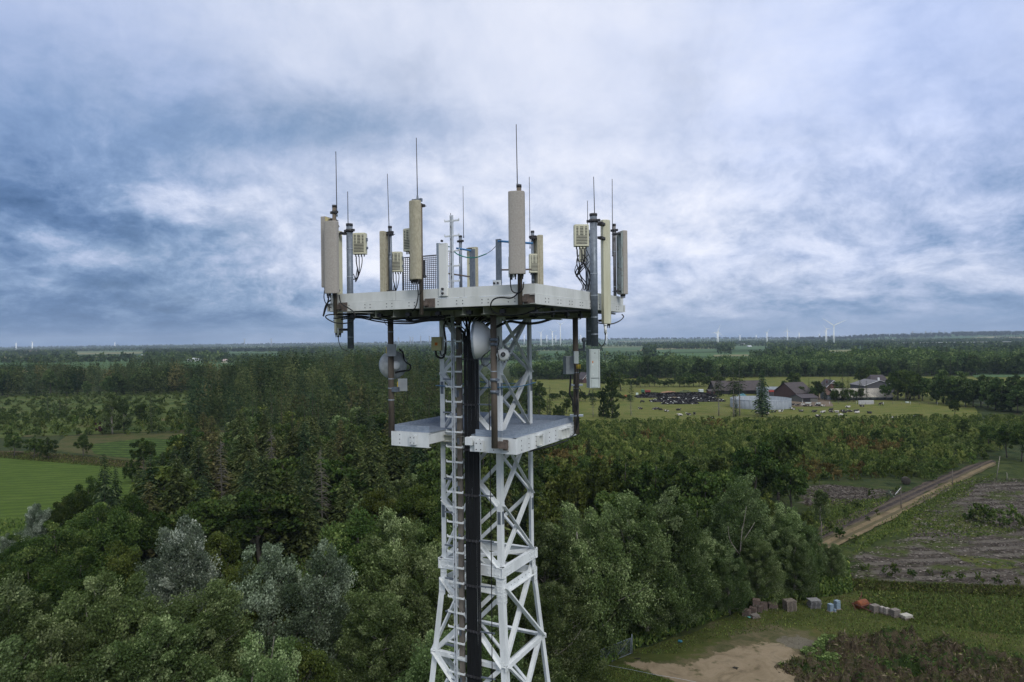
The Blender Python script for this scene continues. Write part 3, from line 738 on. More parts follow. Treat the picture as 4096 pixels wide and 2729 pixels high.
# cable bundle
cb = thing('cable_bundle', (0, LY, 14), 'thick bundle of black feeder cables running up the mast beside the ladder', 'cable bundle'); co = (0, LY, 14)
xa, xb = TP(1856, 1365, LY).x, TP(1905, 1365, LY).x; rr = random.Random(3); nc = 13
for k in range(nc):
    for row in range(2):
        x = xa + (xb - xa) * (k + .5 * row) / (nc - 1); y = LY + .0 + row * .035; pts = []
        r_ = .0125 if k % 4 else .016
        zt = 32.1 + rr.random() * .35
        for j in range(22): zz = 14 + (zt - 14) * j / 21; pts.append((x + rr.uniform(-.004, .004), y + rr.uniform(-.006, .006), zz))
        # fan out under the platform
        ang = (k - nc / 2) * .09; pts += [(x + ang * .3, y + .05, zt + .12), (x + ang * .9, y + .25 + .05 * row, zt + .24 + .02 * row), (x + ang * 2.2, y + .6, 32.5 + rr.uniform(-.05, .02))]
        if row == 0 or k % 2 == 0: MB().tube(pts, r_, 6).build('cable', M_BLACK, cb, co)
for k in range(10):       # clamp bars
    z = 23.25 + k * .93; m = MB(); m.bar((xa - .03, LY - .03, z), (xb + .03, LY - .03, z), .035, .012)
    for q in range(4): m.box((xa + (xb - xa) * (q + .5) / 4, LY - .042, z), (.045, .018, .05), mi=1)
    m.bar((xb + .02, LY + .01, z + .01), (xb + .33, LY + .06, z + .01), .028, .022, mi=2); m.bar((xb + .28, LY + .04, z - .03), (xb + .28, LY + .04, z + .05), .012, .012, mi=2)
    m.build('cable_clamp', [M_DARK, M_DARK, M_ZINC], cb, co)
cable([(xb + .27, LY + .03, 31.2), (xb + .28, LY + .035, 28), (xb + .27, LY + .03, 25), (xb + .25, LY + .03, 22)], .010, label='single thin black cable hanging down just right of the black cable bundle')

# ------------------------------------------------------------------ brown poles with dishes between the platforms
Bh = 1.48
def bpole(px, py0, py1, yl, xl, label, bands=()):
    a, b_ = TP(px, py1, yl, xl), TP(px, py0, yl, xl); o = thing('hanging_pole', a, label, 'pole', 'brown poles between the two platforms')
    MB().cyl(a, (a.x, a.y, b_.z), .062, 18).build('shaft', M_BROWN, o, a)
    for z in bands: MB().cyl((a.x, a.y, z), (a.x, a.y, z + .022), .065, 18).build('band', M_ZINCL, o, a)
    return a


h1 = bpole(1567, 1235, 1748, None, -Bh - .10, 'brown round pole hanging at the left, behind the smaller dish', (31.9, 31.2, 31.0, 30.75, 32.2))
h2 = bpole(1979, 1215, 1793, -Bh - .12, None, 'brown round pole hanging nearest the viewer, right of the big white dish', (31.4, 31.0))
h3 = bpole(2306, 1240, 1735, None, Bh + .11, 'brown round pole hanging at the right with the grey boxes on it', (31.6, 31.25, 30.9))
m = MB().box((h2.x + .14, h2.y + .05, 30.0), (.20, .09, .13)); m.box((h2.x + .20, h2.y + .07, 30.0), (.10, .03, .20)); o = m.build('pole_bracket', M_RUST, None, org=h2, loc=TW(h2)); o.rotation_euler = (0, 0, TROT)
tag(o, 'rusty bracket holding the nearest brown pole to the lower platform', 'bracket')


def dish(center, r, depth, axis, label, hub=None, back=M_DISH, face=M_DISH, hub_m=M_DISHG):
    """axis = mast-frame direction the dish looks; reflector bulges backwards"""
    t = thing('dish_antenna', center, label, 'dish antenna', 'microwave dishes below the upper platform'); ax = Vector(axis).normalized()
    pr = [(r, 0.0)] + [(r * math.cos(a) ** .8, -depth * math.sin(a) ** 1.25) for a in [PI / 2 * k / 12 for k in range(1, 12)]] + [(.045, -depth), (.0, -depth)]
    MB().lathe([(r * 1.0, .0), (r * 1.0, .0)] + pr[1:], center, ax, 40).build('reflector', back, t, center)
    MB().lathe([(r * .99, -.005), (r * .99, .02), (r * 1.02, .02), (r * 1.02, -.02), (r * .99, -.02)], center, ax, 40).build('rim', M_ZINCL, t, center)
    MB().lathe([(r * .99, .012), (r * .5, .022), (0, .025)], center, ax, 40).build('cover', face, t, center)
    c = Vector(center) - ax * depth
    MB().lathe([(.09, .04), (.10, .0), (.10, -.05), (.06, -.08), (.0, -.08)], c, ax, 16).build('hub', hub_m, t, center)
    return t


dc = TP(1896, 1343, LY - .62); dc = Vector((h2.x - .44, h2.y + .06, 32.02))
dish(dc, .37, .32, (-.93, -.36, .0), 'big white dish antenna hanging between the cable bundle and the nearest brown pole', hub_m=M_DISH)
m = MB()
for z in (32.02, 31.93, 31.25, 31.02): m.cyl((h2.x, h2.y, z - .03), (h2.x, h2.y, z + .03), .078, 16); m.box((h2.x + .09, h2.y - .02, z), (.05, .07, .045))
o = m.build('dish_clamp', M_ZINC, None, org=(h2.x, h2.y, 31.2), loc=TW((h2.x, h2.y, 31.2))); o.rotation_euler = (0, 0, TROT); tag(o, 'steel clamp rings holding the big white dish to the nearest brown pole', 'clamp')
# small finned radio to the right of the near pole
rc = TP(2012, 1420, -Bh - .05)
t = thing('dish_radio', rc, 'round finned white radio housing on the right of the nearest brown pole', 'radio unit')
m = MB(); m.lathe([(.0, .10), (.10, .10), (.13, .05), (.13, -.05), (.09, -.12), (0, -.12)], rc, (.5, -.85, .1), 8); m.build('housing', M_WHITEP, t, rc)
x_, y_, a_ = basis((.5, -.85, .1)); m = MB()
for k in range(14):
    an = 2 * PI * k / 14; dv = x_ * math.cos(an) + y_ * math.sin(an); m.box(rc + dv * .135 + a_ * .0, (.05, .05, .012), mtx=Matrix((dv, a_, dv.cross(a_))).transposed())
m.build('fin', M_DARK, t, rc)
m = MB().lathe([(.045, .0), (.045, .04), (.02, .04)], rc + a_ * .10, a_, 12); m.build('port', M_DARK, t, rc)
# left smaller dish seen from behind
dc = Vector((h1.x - .10, h1.y + .20, 31.50))
dish(dc, .30, .15, (-.80, .60, .05), 'smaller grey dish seen from behind on the left brown pole', back=M_DISHG, hub_m=M_DISH)


def fin_box(c, w, h, d, rz, label, name='outdoor_unit'):
    t = empty(name, TW(c), rz, label, 'radio unit'); m = MB().box((0, 0, h / 2), (w, d * .7, h)); n = 11
    for k in range(n): m.box((-w / 2 + w * (k + .5) / n, -d * .42, h / 2), (w / n * .45, d * .18, h * .94))
    m.build('finned_housing', mat('pale cast metal', (.47, .50, .52), .5, .1, .1, 9), t)
    MB().box((-w / 2 - .006, -.01, h * .5), (.018, d * .6, h * .55)).build('yellow_edge', M_TAPE, t)
    m = MB()
    for x in (-.35, .35):
        for z in (0, h): m.box((x * w, -.0, z), (.02, d * .5, .03))
    m.build('lug', M_ZINC, t)
    return t


c = TP(1575, 1424, None, -Bh - .10); fin_box((h1.x + .10, h1.y - .105, c.z), .185, .25, .12, R(-6), 'finned pale box on the front of the left brown pole, above the smaller dish')
c = TP(1611, 1564, None, -Bh + .1); fin_box((c.x, c.y, c.z), .19, .26, .12, R(4), 'finned pale box on an arm right of the left brown pole, below the smaller dish')
m = MB().box((h1.x + .13, h1.y - .02, 30.99), (.14, .09, .10)); m.cyl((h1.x - .08, h1.y, 31), (h1.x + .1, h1.y, 31), .012, 8); o = m.build('unit_bracket', M_ZINC, None, org=h1, loc=TW(h1)); o.rotation_euler = (0, 0, TROT)
tag(o, 'steel arm between the left brown pole and the lower finned box', 'bracket')
# boxes on the right brown pole
def cabinet(px0, px1, py0, py1, yl, xl, d, rz, label, mm, name='cabinet', panels=True, warn=None):
    a, b_ = TP(px0, py1, yl, xl), TP(px1, py1, yl, xl); wa, wb = TW(a), TW(b_); tz = TP((px0 + px1) / 2, py0, yl, xl).z; h = tz - a.z
    dep = (wa.y + wb.y) / 2; w = (px1 - px0) / F * dep; c = (wa + wb) / 2; c.z = a.z
    t = empty(name, c, rz, label, 'cabinet'); MB().box((0, 0, h / 2), (w, d, h)).build('body', mm, t)
    if panels:
        m = MB().box((-.02 * w, -d / 2 - .006, h * .62), (w * .78, .012, h * .72)); m.box((-.06 * w, -d / 2 - .006, h * .12), (w * .62, .014, h * .20)); m.build('door', mm, t)
        m = MB(); m.box((-.02 * w, -d / 2 - .0135, h * .258), (w * .8, .003, .006)); m.box((w * .36, -d / 2 - .0135, h * .5), (.004, .003, h * .96)); m.box((0, -d / 2 - .014, h * .9), (.02, .004, .02)); m.build('seam', M_DARK, t)
        m = MB(); m.box((-w * .22, -d / 2 - .014, h * .67), (w * .10, .003, h * .05)); m.build('label', M_WARN, t)
        m = MB(); m.box((-w * .22, -d / 2 - .014, h * .60), (w * .10, .003, h * .035), mi=0); m.box((-w * .2, -d / 2 - .014, h * .34), (w * .08, .003, h * .03)); m.build('label', M_WHITEP, t)
    if warn:
        m = MB(); x0 = 0; z0 = h * .48; q = .032; y0 = -d / 2 - .003
        m.add([(x0 - q, y0, z0 - q), (x0 + q, y0, z0 - q), (x0 + q, y0, z0 + q), (x0 - q, y0, z0 + q), (x0 - q, y0 + .003, z0 - q), (x0 + q, y0 + .003, z0 - q), (x0 + q, y0 + .003, z0 + q), (x0 - q, y0 + .003, z0 + q)], [(0, 1, 2, 3), (0, 4, 5, 1), (3, 2, 6, 7), (0, 3, 7, 4), (1, 5, 6, 2)])
        for a0 in (90, 210, 330):
            c0 = Vector((x0 + math.cos(R(a0)) * .016, y0 - .002, z0 + math.sin(R(a0)) * .016)); m.box(c0, (.012, .004, .012), mi=1)
        m.build('warning_label', [M_WARN, M_WARNR], t)
    return t


cabinet(2351, 2395, 1397, 1555, None, Bh + .30, .20, R(16), 'tall pale cabinet with small labels right of the right brown pole', M_BOXG)
cabinet(2257, 2292, 1425, 1498, None, Bh - .02, .16, R(20), 'plain grey box left of the right brown pole', M_BOXM, panels=False)
cabinet(2295, 2313, 1405, 1455, None, Bh + .20, .09, R(8), 'small pale box on the front of the right brown pole', M_BOXG, panels=False)
cabinet(1729, 1768, 1348, 1402, -.80, None, .14, R(-10), 'yellowish box with an orange warning label on the left mast leg', mat('yellowish box', (.50, .47, .24), .6, 0, .1, 8), panels=False, warn=True)
m = MB(); c = TP(2336, 1360, None, Bh + .25); m.lathe([(.0, .02), (.05, .02), (.06, 0), (.05, -.02), (0, -.02)], c, (.5, -.8, 0), 16); m.box(c + Vector((0, 0, -.12)), (.05, .03, .26)); m.box(c + Vector((-.1, 0, -.22)), (.22, .05, .05))
o = m.build('cabinet_hanger', M_ZINC, None, org=c, loc=TW(c)); o.rotation_euler = (0, 0, TROT); tag(o, 'rounded steel hanger above the tall pale cabinet', 'bracket')
c = TP(2310, 1546 + 0, None, Bh + .11)
m = MB(); 
for py in (1540, 1662):
    c = TP(2306, py, None, Bh + .11); m.box((c.x, c.y, c.z), (.30, .17, .035))
o = m.build('crossarm', M_ZINCL, None, org=c, loc=TW(c)); o.rotation_euler = (0, 0, TROT + .4); tag(o, 'pair of short steel crossarms on the right brown pole', 'bracket')

# ------------------------------------------------------------------ lower platform
LZT, LZB = 30.12, 29.82
lp = thing('antenna_platform', (0, 0, LZB), 'smaller lower platform round the mast with a blue-grey toe board', 'platform'); lo = (0, 0, LZB)
gx0 = TP(1716, 1750, -Bh).x; gx1 = TP(1880, 1760, -Bh).x


def lbeam(a, b_, flip=False):
    a = Vector(a); b_ = Vector(b_); e = (b_ - a).normalized(); n = Vector((e.y, -e.x, 0)); m = MB(); L_ = (b_ - a).length
    m.bar(a + Vector((0, 0, (LZT + LZB) / 2)), b_ + Vector((0, 0, (LZT + LZB) / 2)), LZT - LZB, .012)
    for z in (LZT - .005, LZB + .005):
        p, q = a - n * .04 + Vector((0, 0, z)), b_ - n * .04 + Vector((0, 0, z)); m.box((p + q) / 2, (L_ if abs(e.x) > .5 else .075, L_ if abs(e.y) > .5 else .075, .010))
    k = .22
    while k < L_ - .1:
        for dz in (.06, .14, .24): m.cyl(a + e * k + Vector((0, 0, LZB + dz)) + n * .006, a + e * k + Vector((0, 0, LZB + dz)) + n * .012, .011, 6, 1)
        k += .32
    m.build('beam', [M_GALV, M_DARK], lp, lo)


lbeam((-Bh, -Bh, 0), (gx0, -Bh, 0)); lbeam((gx1, -Bh, 0), (Bh, -Bh, 0)); lbeam((Bh, -Bh, 0), (Bh, Bh, 0)); lbeam((Bh, Bh, 0), (-Bh, Bh, 0)); lbeam((-Bh, Bh, 0), (-Bh, -Bh, 0))
for x, s in ((gx0 - .03, 1), (gx1 + .03, -1)): MB().channel((x, -Bh + .02, 29.99), (x, -.76, 29.99), .20, .07, .01, (0, 0, 1), flip=s > 0).build('recess_beam', M_GALV, lp, lo)
MB().channel((gx0 - .05, -.80, 29.99), (gx1 + .05, -.80, 29.99), .20, .07, .01, (0, 0, 1)).build('recess_beam', M_GALV, lp, lo)
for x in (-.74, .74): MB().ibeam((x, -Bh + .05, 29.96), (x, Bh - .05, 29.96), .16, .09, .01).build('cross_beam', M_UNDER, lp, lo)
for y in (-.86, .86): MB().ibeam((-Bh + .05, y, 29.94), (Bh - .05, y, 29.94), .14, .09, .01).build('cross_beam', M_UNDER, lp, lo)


def lbox(c, w, along, label=None, ribs=1):
    """open welded pocket on the beam face; along = 'x' on the front face, 'y' on the right face"""
    m = MB(); h = .20; d = .07; c = Vector(c)
    sx = lambda a, dd, z: Vector((a, -dd, z)) if along == 'x' else Vector((dd, a, z))
    sz = lambda a, dd, z: (a, dd, z) if along == 'x' else (dd, a, z)
    for z in (-h / 2, h / 2): m.box(c + sx(0, d / 2, z), sz(w, d, .010))
    for k in range(ribs + 1): m.box(c + sx(-w / 2 + w * k / ribs, d / 2, 0), sz(.010, d, h))
    m.box(c + sx(0, .004, 0), sz(w, .008, h)); m.build('pocket', [M_GALVW], lp, lo)


lbox((Bh + .008, -.52, 29.97), .17, 'y'); lbox((Bh + .008, .72, 29.96), .44, 'y', ribs=3)
m = MB().box((Bh + .04, 1.12, 29.98), (.07, .17, .22)); 
for q in (-.05, .05):
    for z in (-.07, .0, .07): m.cyl((Bh + .075, 1.12 + q, 29.98 + z), (Bh + .08, 1.12 + q, 29.98 + z), .010, 6, 1)
m.box((Bh - .02, 1.40, 30.0), (.16, .12, .17)); m.build('end_plate', [M_GALV, M_DARK], lp, lo)
m = MB()
for px in (1650,): 
    q = TP(1652, 1760, -Bh - .03); m.box((q.x, -Bh - .035, 29.97), (.16, .05, .19))
    for dx in (-.045, .045):
        for dz in (-.06, .05): m.cyl((q.x + dx, -Bh - .06, 29.97 + dz), (q.x + dx, -Bh - .066, 29.97 + dz), .011, 6, 1)
m.build('end_plate', [M_GALV, M_DARK], lp, lo)
m = MB().box((gx1 + .02, -Bh - .05, 30.03), (.16, .09, .15)); m.box((gx1 + .24, -Bh - .04, 29.95), (.19, .07, .22))
for dx in (-.05, .05):
    for dz in (-.07, .05): m.cyl((gx1 + .24 + dx, -Bh - .075, 29.95 + dz), (gx1 + .24 + dx, -Bh - .082, 29.95 + dz), .012, 6, 1)
m.build('end_plate', [M_GALV, M_DARK], lp, lo)
TB = Bh - .05
for a, b_ in (((-TB, -TB), (gx0 - .02, -TB)), ((gx1 + .1, -TB), (TB, -TB)), ((TB, -TB), (TB, TB)), ((TB, TB), (-TB, TB)), ((-TB, TB), (-TB, -TB))):
    a = Vector((*a, 30.19)); b_ = Vector((*b_, 30.19)); m = MB().bar(a, b_, .13, .006); e = (b_ - a).normalized(); k = .6
    while k < (b_ - a).length: m.box(a + e * k + Vector((e.y, -e.x, 0)) * .005, (.012 if abs(e.x) > .5 else .006, .012 if abs(e.y) > .5 else .006, .13), mi=1); k += .62
    m.build('toe_board', [M_TOE, M_ZINCL], lp, lo)
m = MB()          # open grating: bars both ways, with the ladder recess left out
k = -TB + .02
while k < TB:
    if gx0 < k < gx1: m.bar((k, -.80, 30.135), (k, TB, 30.135), .022, .004)
    else: m.bar((k, -TB, 30.135), (k, TB, 30.135), .022, .004)
    k += .034
k = -TB + .05
while k < TB:
    if k < -.8: m.bar((-TB, k, 30.135), (gx0, k, 30.135), .012, .004); m.bar((gx1, k, 30.135), (TB, k, 30.135), .012, .004)
    else: m.bar((-TB, k, 30.135), (TB, k, 30.135), .012, .004)
    k += .10
m.build('grating', M_TOE, lp, lo)

# ------------------------------------------------------------------ cable clutter
def C_(pts, r, label): return cable([TP(x, y, yl, xl) for x, y, yl, xl in pts], r, label=label)


f = FY - .05
C_([(1318, 1170, f, None), (1312, 1205, f, None), (1300, 1245, f, None), (1293, 1265, f, None), (1303, 1222, f, None), (1322, 1200, f, None)], .014, 'black cable looping outside the left corner of the upper platform')
C_([(1357, 1180, f, None), (1364, 1212, f, None), (1390, 1230, f, None), (1416, 1250, f, None), (1418, 1275, f, None), (1390, 1292, f, None), (1345, 1292, f, None), (1308, 1275, f, None), (1306, 1262, f, None), (1340, 1258, f + .1, None), (1400, 1260, -2.1, None)], .013, 'wide black cable loop hanging under the left corner of the upper platform')
C_([(1300, 1150, f, None), (1296, 1190, f, None), (1306, 1218, f, None), (1325, 1232, f, None)], .010, 'short black cable dangling below the leftmost panel antenna')
for j, (dy, yy) in enumerate(((0, -2.05), (8, -1.95), (14, -2.15), (-6, -1.8), (22, -1.7))):
    C_([(1335, 1260 + dy, yy, None), (1430, 1258 + dy * .6, yy, None), (1500, 1262 + dy, yy, None), (1560, 1270 + dy, yy, None), (1640, 1277 + dy * .8, yy, None), (1700, 1272 + dy * .6, yy, None), (1780, 1268 + dy * .5, yy, None)], .016 if j % 2 == 0 else .011,
       ['thick black cable slung under the left half of the front beam, topmost', 'black cable slung below the topmost one under the left half of the front beam', 'thick black cable, middle of those slung under the left half of the front beam', 'thin black cable close up under the left half of the front beam', 'lowest black cable slung under the left half of the front beam'][j])
C_([(1600, 1262, -1.9, None), (1640, 1282, -1.9, None), (1700, 1284, -1.9, None), (1740, 1270, -1.9, None), (1800, 1262, -1.9, None)], .02, 'thickest black cable sagging under the middle of the front beam')
C_([(1535, 1275, -1.9, None), (1542, 1296, -1.9, None), (1556, 1302, -1.9, None), (1565, 1290, -1.9, None)], .006, 'thin wire drooping left of the left brown pole under the platform')
C_([(2080, 1130, f, None), (2082, 1150, f, None), (2070, 1175, f, None), (2045, 1192, f, None), (2005, 1190, f, None), (1975, 1198, f, None), (1963, 1222, f, None), (1975, 1248, f + .15, None), (2020, 1262, f + .3, None), (2090, 1258, f + .5, None), (2150, 1236, f + .7, None), (2185, 1222, f + .9, None)], .014, 'long black cable snaking across the front beam below the largest grey panel')
C_([(2095, 1128, f, None), (2092, 1155, f, None), (2075, 1172, f, None), (2050, 1165, f, None), (2042, 1130, f, None), (2042, 1060, f, None), (2044, 1000, f, None), (2052, 978, f, None)], .011, 'black cable loop rising along the left side of the largest grey panel')
C_([(1665, 1115, f, None), (1672, 1160, f, None), (1672, 1190, f, None), (1664, 1225, f, None), (1650, 1245, f + .2, None)], .011, 'black cable hanging over the front beam below the slim buff panel')
C_([(1688, 1118, f, None), (1691, 1140, f, None), (1688, 1165, f, None), (1674, 1180, f, None)], .006, 'thin wire curl right of the brown pole under the slim buff panel')
C_([(1652, 1008, f + .15, None), (1652, 1050, f + .15, None), (1648, 1090, f + .1, None), (1655, 1120, f + .05, None), (1662, 1130, f, None)], .014, 'black cables dropping from the radio unit behind the slim buff panel')
C_([(1645, 1075, f + .1, None), (1641, 1110, f + .1, None), (1650, 1130, f + .1, None), (1658, 1110, f + .1, None), (1652, 1080, f + .1, None)], .02, 'coiled black cable slack left of the slim buff panel foot')
rx = RX - .15
for j, (dy, xo) in enumerate(((0, rx), (10, rx - .2), (4, rx - .45))):
    C_([(2120, 1252 + dy, None, xo), (2180, 1250 + dy, None, xo), (2230, 1246 + dy, None, xo), (2290, 1244 + dy * .7, None, xo), (2340, 1242 + dy * .6, None, xo), (2400, 1250 + dy * .4, None, xo), (2460, 1256, None, xo)], (.018, .013, .010)[j],
       ['thick black cable slung under the right-hand beam', 'lower black cable slung under the right-hand beam', 'thin inner black cable under the right-hand beam'][j])
for j, (dy, xo) in enumerate(((0, .8), (5, .75))):
    C_([(1985, 1306 + dy, None, xo), (2035, 1284 + dy, None, xo), (2075, 1288 + dy, None, xo), (2120, 1292 + dy, None, xo), (2165, 1286 + dy, None, xo), (2225, 1268 + dy, None, xo), (2290, 1258 + dy, None, xo), (2330, 1250 + dy, None, xo)], .016, ['twin black cable running across the top of the right mast face, upper strand', 'twin black cable running across the top of the right mast face, lower strand'][j])
C_([(2385, 1289, None, RX), (2400, 1293, None, RX + .1), (2445, 1296, None, RX), (2478, 1284, None, RX - .1), (2494, 1268, None, RX - .2), (2488, 1258, None, RX - .2)], .014, 'black cable looping under the right corner of the upper platform')
# jumpers on radios
for (rt, a_, n_) in ((r1, a1, 'cream radio unit at the thick left pole'), (r2, a2, 'small radio unit left of the mesh'), (r4, a4, 'largest radio unit on the right side')):
    for k in range(3):
        x0 = a_.x + (-.08 + .08 * k); q = [(x0, a_.y - .03, a_.z - .04), (x0 + .01, a_.y - .04, a_.z - .18), (x0 + (.06 - .05 * k), a_.y - .05, a_.z - .38), (x0 + .02 - .1 * k, a_.y - .04, a_.z - .52 - .04 * k), (x0 - .22 + .03 * k, a_.y, a_.z - .54 + .12 * k)]
        if rt is r4: q = [(2 * x0 - p_[0] if 0 else p_[0] + (.25 if i_ == 4 else 0), p_[1], p_[2]) for i_, p_ in enumerate(q)]
        cable(q, .010 if k else .013, label=['first', 'middle', 'last'][k] + ' of three black jumper cables under the ' + n_)
for k in range(8):   # tangle behind the thick right pole
    rr = random.Random(50 + k); x = 2310 + k * 6; C_([(x, 1000 + 20 * (k % 3), None, RX - .3), (x + rr.uniform(-18, 18), 1045, None, RX - .3), (x + rr.uniform(-22, 22), 1090, None, RX - .25), (2330 + k * 5, 1140, None, RX - .3), (2325 + k * 6, 1162, None, RX - .3)], .009 + .002 * (k % 3), 'black cable in the tangle left of the thickest right-hand pole')
mm_ = MB()
for k in range(6): x = -1.9 + .7 * k; mm_.box((x, -A + .18, ZB - .10), (.10, .07, .07)); mm_.cyl((x, -A + .18, ZB - .16), (x, -A + .18, ZB - .05), .018, 8)
for k in range(6): y = -1.9 + .7 * k; mm_.box((A - .2, y, ZB - .12), (.07, .10, .07)); mm_.cyl((A - .2, y, ZB - .2), (A - .2, y, ZB - .02), .02, 8)
mm_.build('cable_hanger', M_DARK, plat, (0, 0, ZB))
# cables on the yellow box, near pole, right pole, left dish
C_([(1742, 1403, -.84, None), (1748, 1425, -.84, None), (1768, 1432, -.84, None), (1780, 1415, -.84, None), (1783, 1370, -.84, None), (1776, 1310, -.84, None), (1784, 1285, -.84, None)], .022, 'thick black hose curling under the yellowish box and up the left mast leg')
C_([(1760, 1403, -.86, None), (1766, 1422, -.86, None), (1778, 1415, -.86, None)], .010, 'thin black cable under the yellowish box')
C_([(1598, 1398, None, -Bh), (1612, 1412, None, -Bh), (1618, 1445, None, -Bh), (1640, 1460, None, -Bh), (1638, 1480, None, -Bh), (1600, 1486, None, -Bh), (1582, 1492, None, -Bh)], .020, 'thick black hose curling round the right of the smaller dish')
C_([(1584, 1428, None, -Bh - .1), (1594, 1442, None, -Bh - .1), (1604, 1452, None, -Bh - .1), (1600, 1458, None, -Bh - .1)], .008, 'thin black cable crossing the back of the smaller dish')
C_([(1583, 1568, None, -Bh - .1), (1590, 1600, None, -Bh - .1), (1612, 1614, None, -Bh), (1630, 1600, None, -Bh + .1), (1626, 1568, None, -Bh + .1)], .006, 'thin black cable loop hanging under the lower finned box')
C_([(1962, 1400, -Bh - .2, None), (1930, 1428, -Bh - .2, None), (1926, 1452, -Bh - .2, None), (1942, 1466, -Bh - .2, None), (1962, 1450, -Bh - .2, None)], .008, 'thin black cable looping left of the nearest brown pole')
C_([(1992, 1345, -Bh - .2, None), (1996, 1365, -Bh - .2, None), (1990, 1400, -Bh - .2, None), (1998, 1440, -Bh - .2, None)], .010, 'short black cable on the right of the nearest brown pole')
for k in range(4):
    C_([(2300 + 5 * k, 1458, None, Bh + .2), (2298 + 6 * k, 1500, None, Bh + .2), (2302 + 4 * k, 1560, None, Bh + .2), (2312 - 3 * k, 1620, None, Bh + .2), (2306 + 3 * k, 1680, None, Bh + .2), (2300, 1730, None, Bh + .15), (2270, 1760, None, Bh + .1)], .010, ['first', 'second', 'third', 'last'][k] + ' of the black cables running down the right brown pole')
C_([(2283, 1500, None, Bh + .05), (2281, 1540, None, Bh + .05), (2279, 1575, None, Bh + .05), (2290, 1600, None, Bh + .1), (2293, 1650, None, Bh + .12)], .022, 'thick black hose under the plain grey box')
C_([(2318, 1553, None, Bh + .2), (2330, 1575, None, Bh + .25), (2350, 1582, None, Bh + .3), (2360, 1560, None, Bh + .3)], .010, 'black cable sagging from the right brown pole to the tall pale cabinet')
C_([(2270, 1762, None, Bh + .1), (2200, 1785, None, Bh + .02), (2120, 1805, None, Bh - .1)], .016, 'black cable slung under the right edge of the lower platform')
for k in range(3):
    pts = [(2308 + 6 * k, 1458), (2308 + 6 * k, 1476)]; a_, b_ = TP(*pts[0], None, Bh + .21), TP(*pts[1], None, Bh + .21)
    o = MB().cyl(a_, b_, .009, 8).build('cable_marker', M_TAPE, None, org=b_, loc=TW(b_)); tag(o, ['left', 'middle', 'right'][k] + ' yellow tape marker under the small pale box on the right brown pole', 'tape')
# ================================================================== ground, fields, road
def ground_sock(N, L, tc, cols, scale, stretch=(1, 1, 1), detail=9, rough=.65, bump=.6, rows=None, speck=None, dist=.6, pos=None):
    mp = N.new('ShaderNodeMapping'); mp.inputs['Scale'].default_value = stretch; L.new(tc.outputs['Object'], mp.inputs[0])
    no = N.new('ShaderNodeTexNoise'); no.inputs['Scale'].default_value = scale; no.inputs['Detail'].default_value = detail; no.inputs['Roughness'].default_value = rough; no.inputs['Distortion'].default_value = dist
    L.new(mp.outputs[0], no.inputs[0]); cr = N.new('ShaderNodeValToRGB'); L.new(no.outputs[0], cr.inputs[0]); e = cr.color_ramp.elements
    n = len(cols); pos = pos or [.32 + .36 * i / (n - 1) for i in range(n)]
    e[0].position = pos[0]; e[1].position = pos[-1]; e[0].color = (*cols[0], 1); e[1].color = (*cols[-1], 1)
    for i in range(1, n - 1): q = e.new(pos[i]); q.color = (*cols[i], 1)
    out = cr.outputs[0]
    if rows:
        ang, sp_, c2, amt = rows[:4]; wd_ = rows[4] if len(rows) > 4 else 5.0; m2 = N.new('ShaderNodeMapping'); m2.inputs['Rotation'].default_value = (0, 0, ang); L.new(tc.outputs['Object'], m2.inputs[0])
        w = N.new('ShaderNodeTexWave'); w.inputs['Scale'].default_value = 1.0 / sp_ * .314; w.inputs['Distortion'].default_value = wd_; w.inputs['Detail'].default_value = 5; w.inputs['Detail Scale'].default_value = 1.6; w.inputs['Detail Roughness'].default_value = .7
        L.new(m2.outputs[0], w.inputs[0]); mx = N.new('ShaderNodeMix'); mx.data_type = 'RGBA'; k = N.new('ShaderNodeMath'); k.operation = 'MULTIPLY'; k.inputs[1].default_value = amt
        rp = N.new('ShaderNodeMapRange'); rp.inputs[1].default_value = .45; rp.inputs[2].default_value = .75; L.new(w.outputs[1], rp.inputs[0]); L.new(rp.outputs[0], k.inputs[0])
        L.new(k.outputs[0], mx.inputs['Factor']); L.new(out, mx.inputs['A']); mx.inputs['B'].default_value = (*c2, 1); out = mx.outputs['Result']
    if speck:
        c3, sc_, th = speck; n3 = N.new('ShaderNodeTexNoise'); n3.inputs['Scale'].default_value = sc_; n3.inputs['Detail'].default_value = 4; L.new(tc.outputs['Object'], n3.inputs[0])
        r3 = N.new('ShaderNodeMapRange'); r3.inputs[1].default_value = th; r3.inputs[2].default_value = th + .08; L.new(n3.outputs[0], r3.inputs[0]); mx = N.new('ShaderNodeMix'); mx.data_type = 'RGBA'
        L.new(r3.outputs[0], mx.inputs['Factor']); L.new(out, mx.inputs['A']); mx.inputs['B'].default_value = (*c3, 1); out = mx.outputs['Result']
    return out


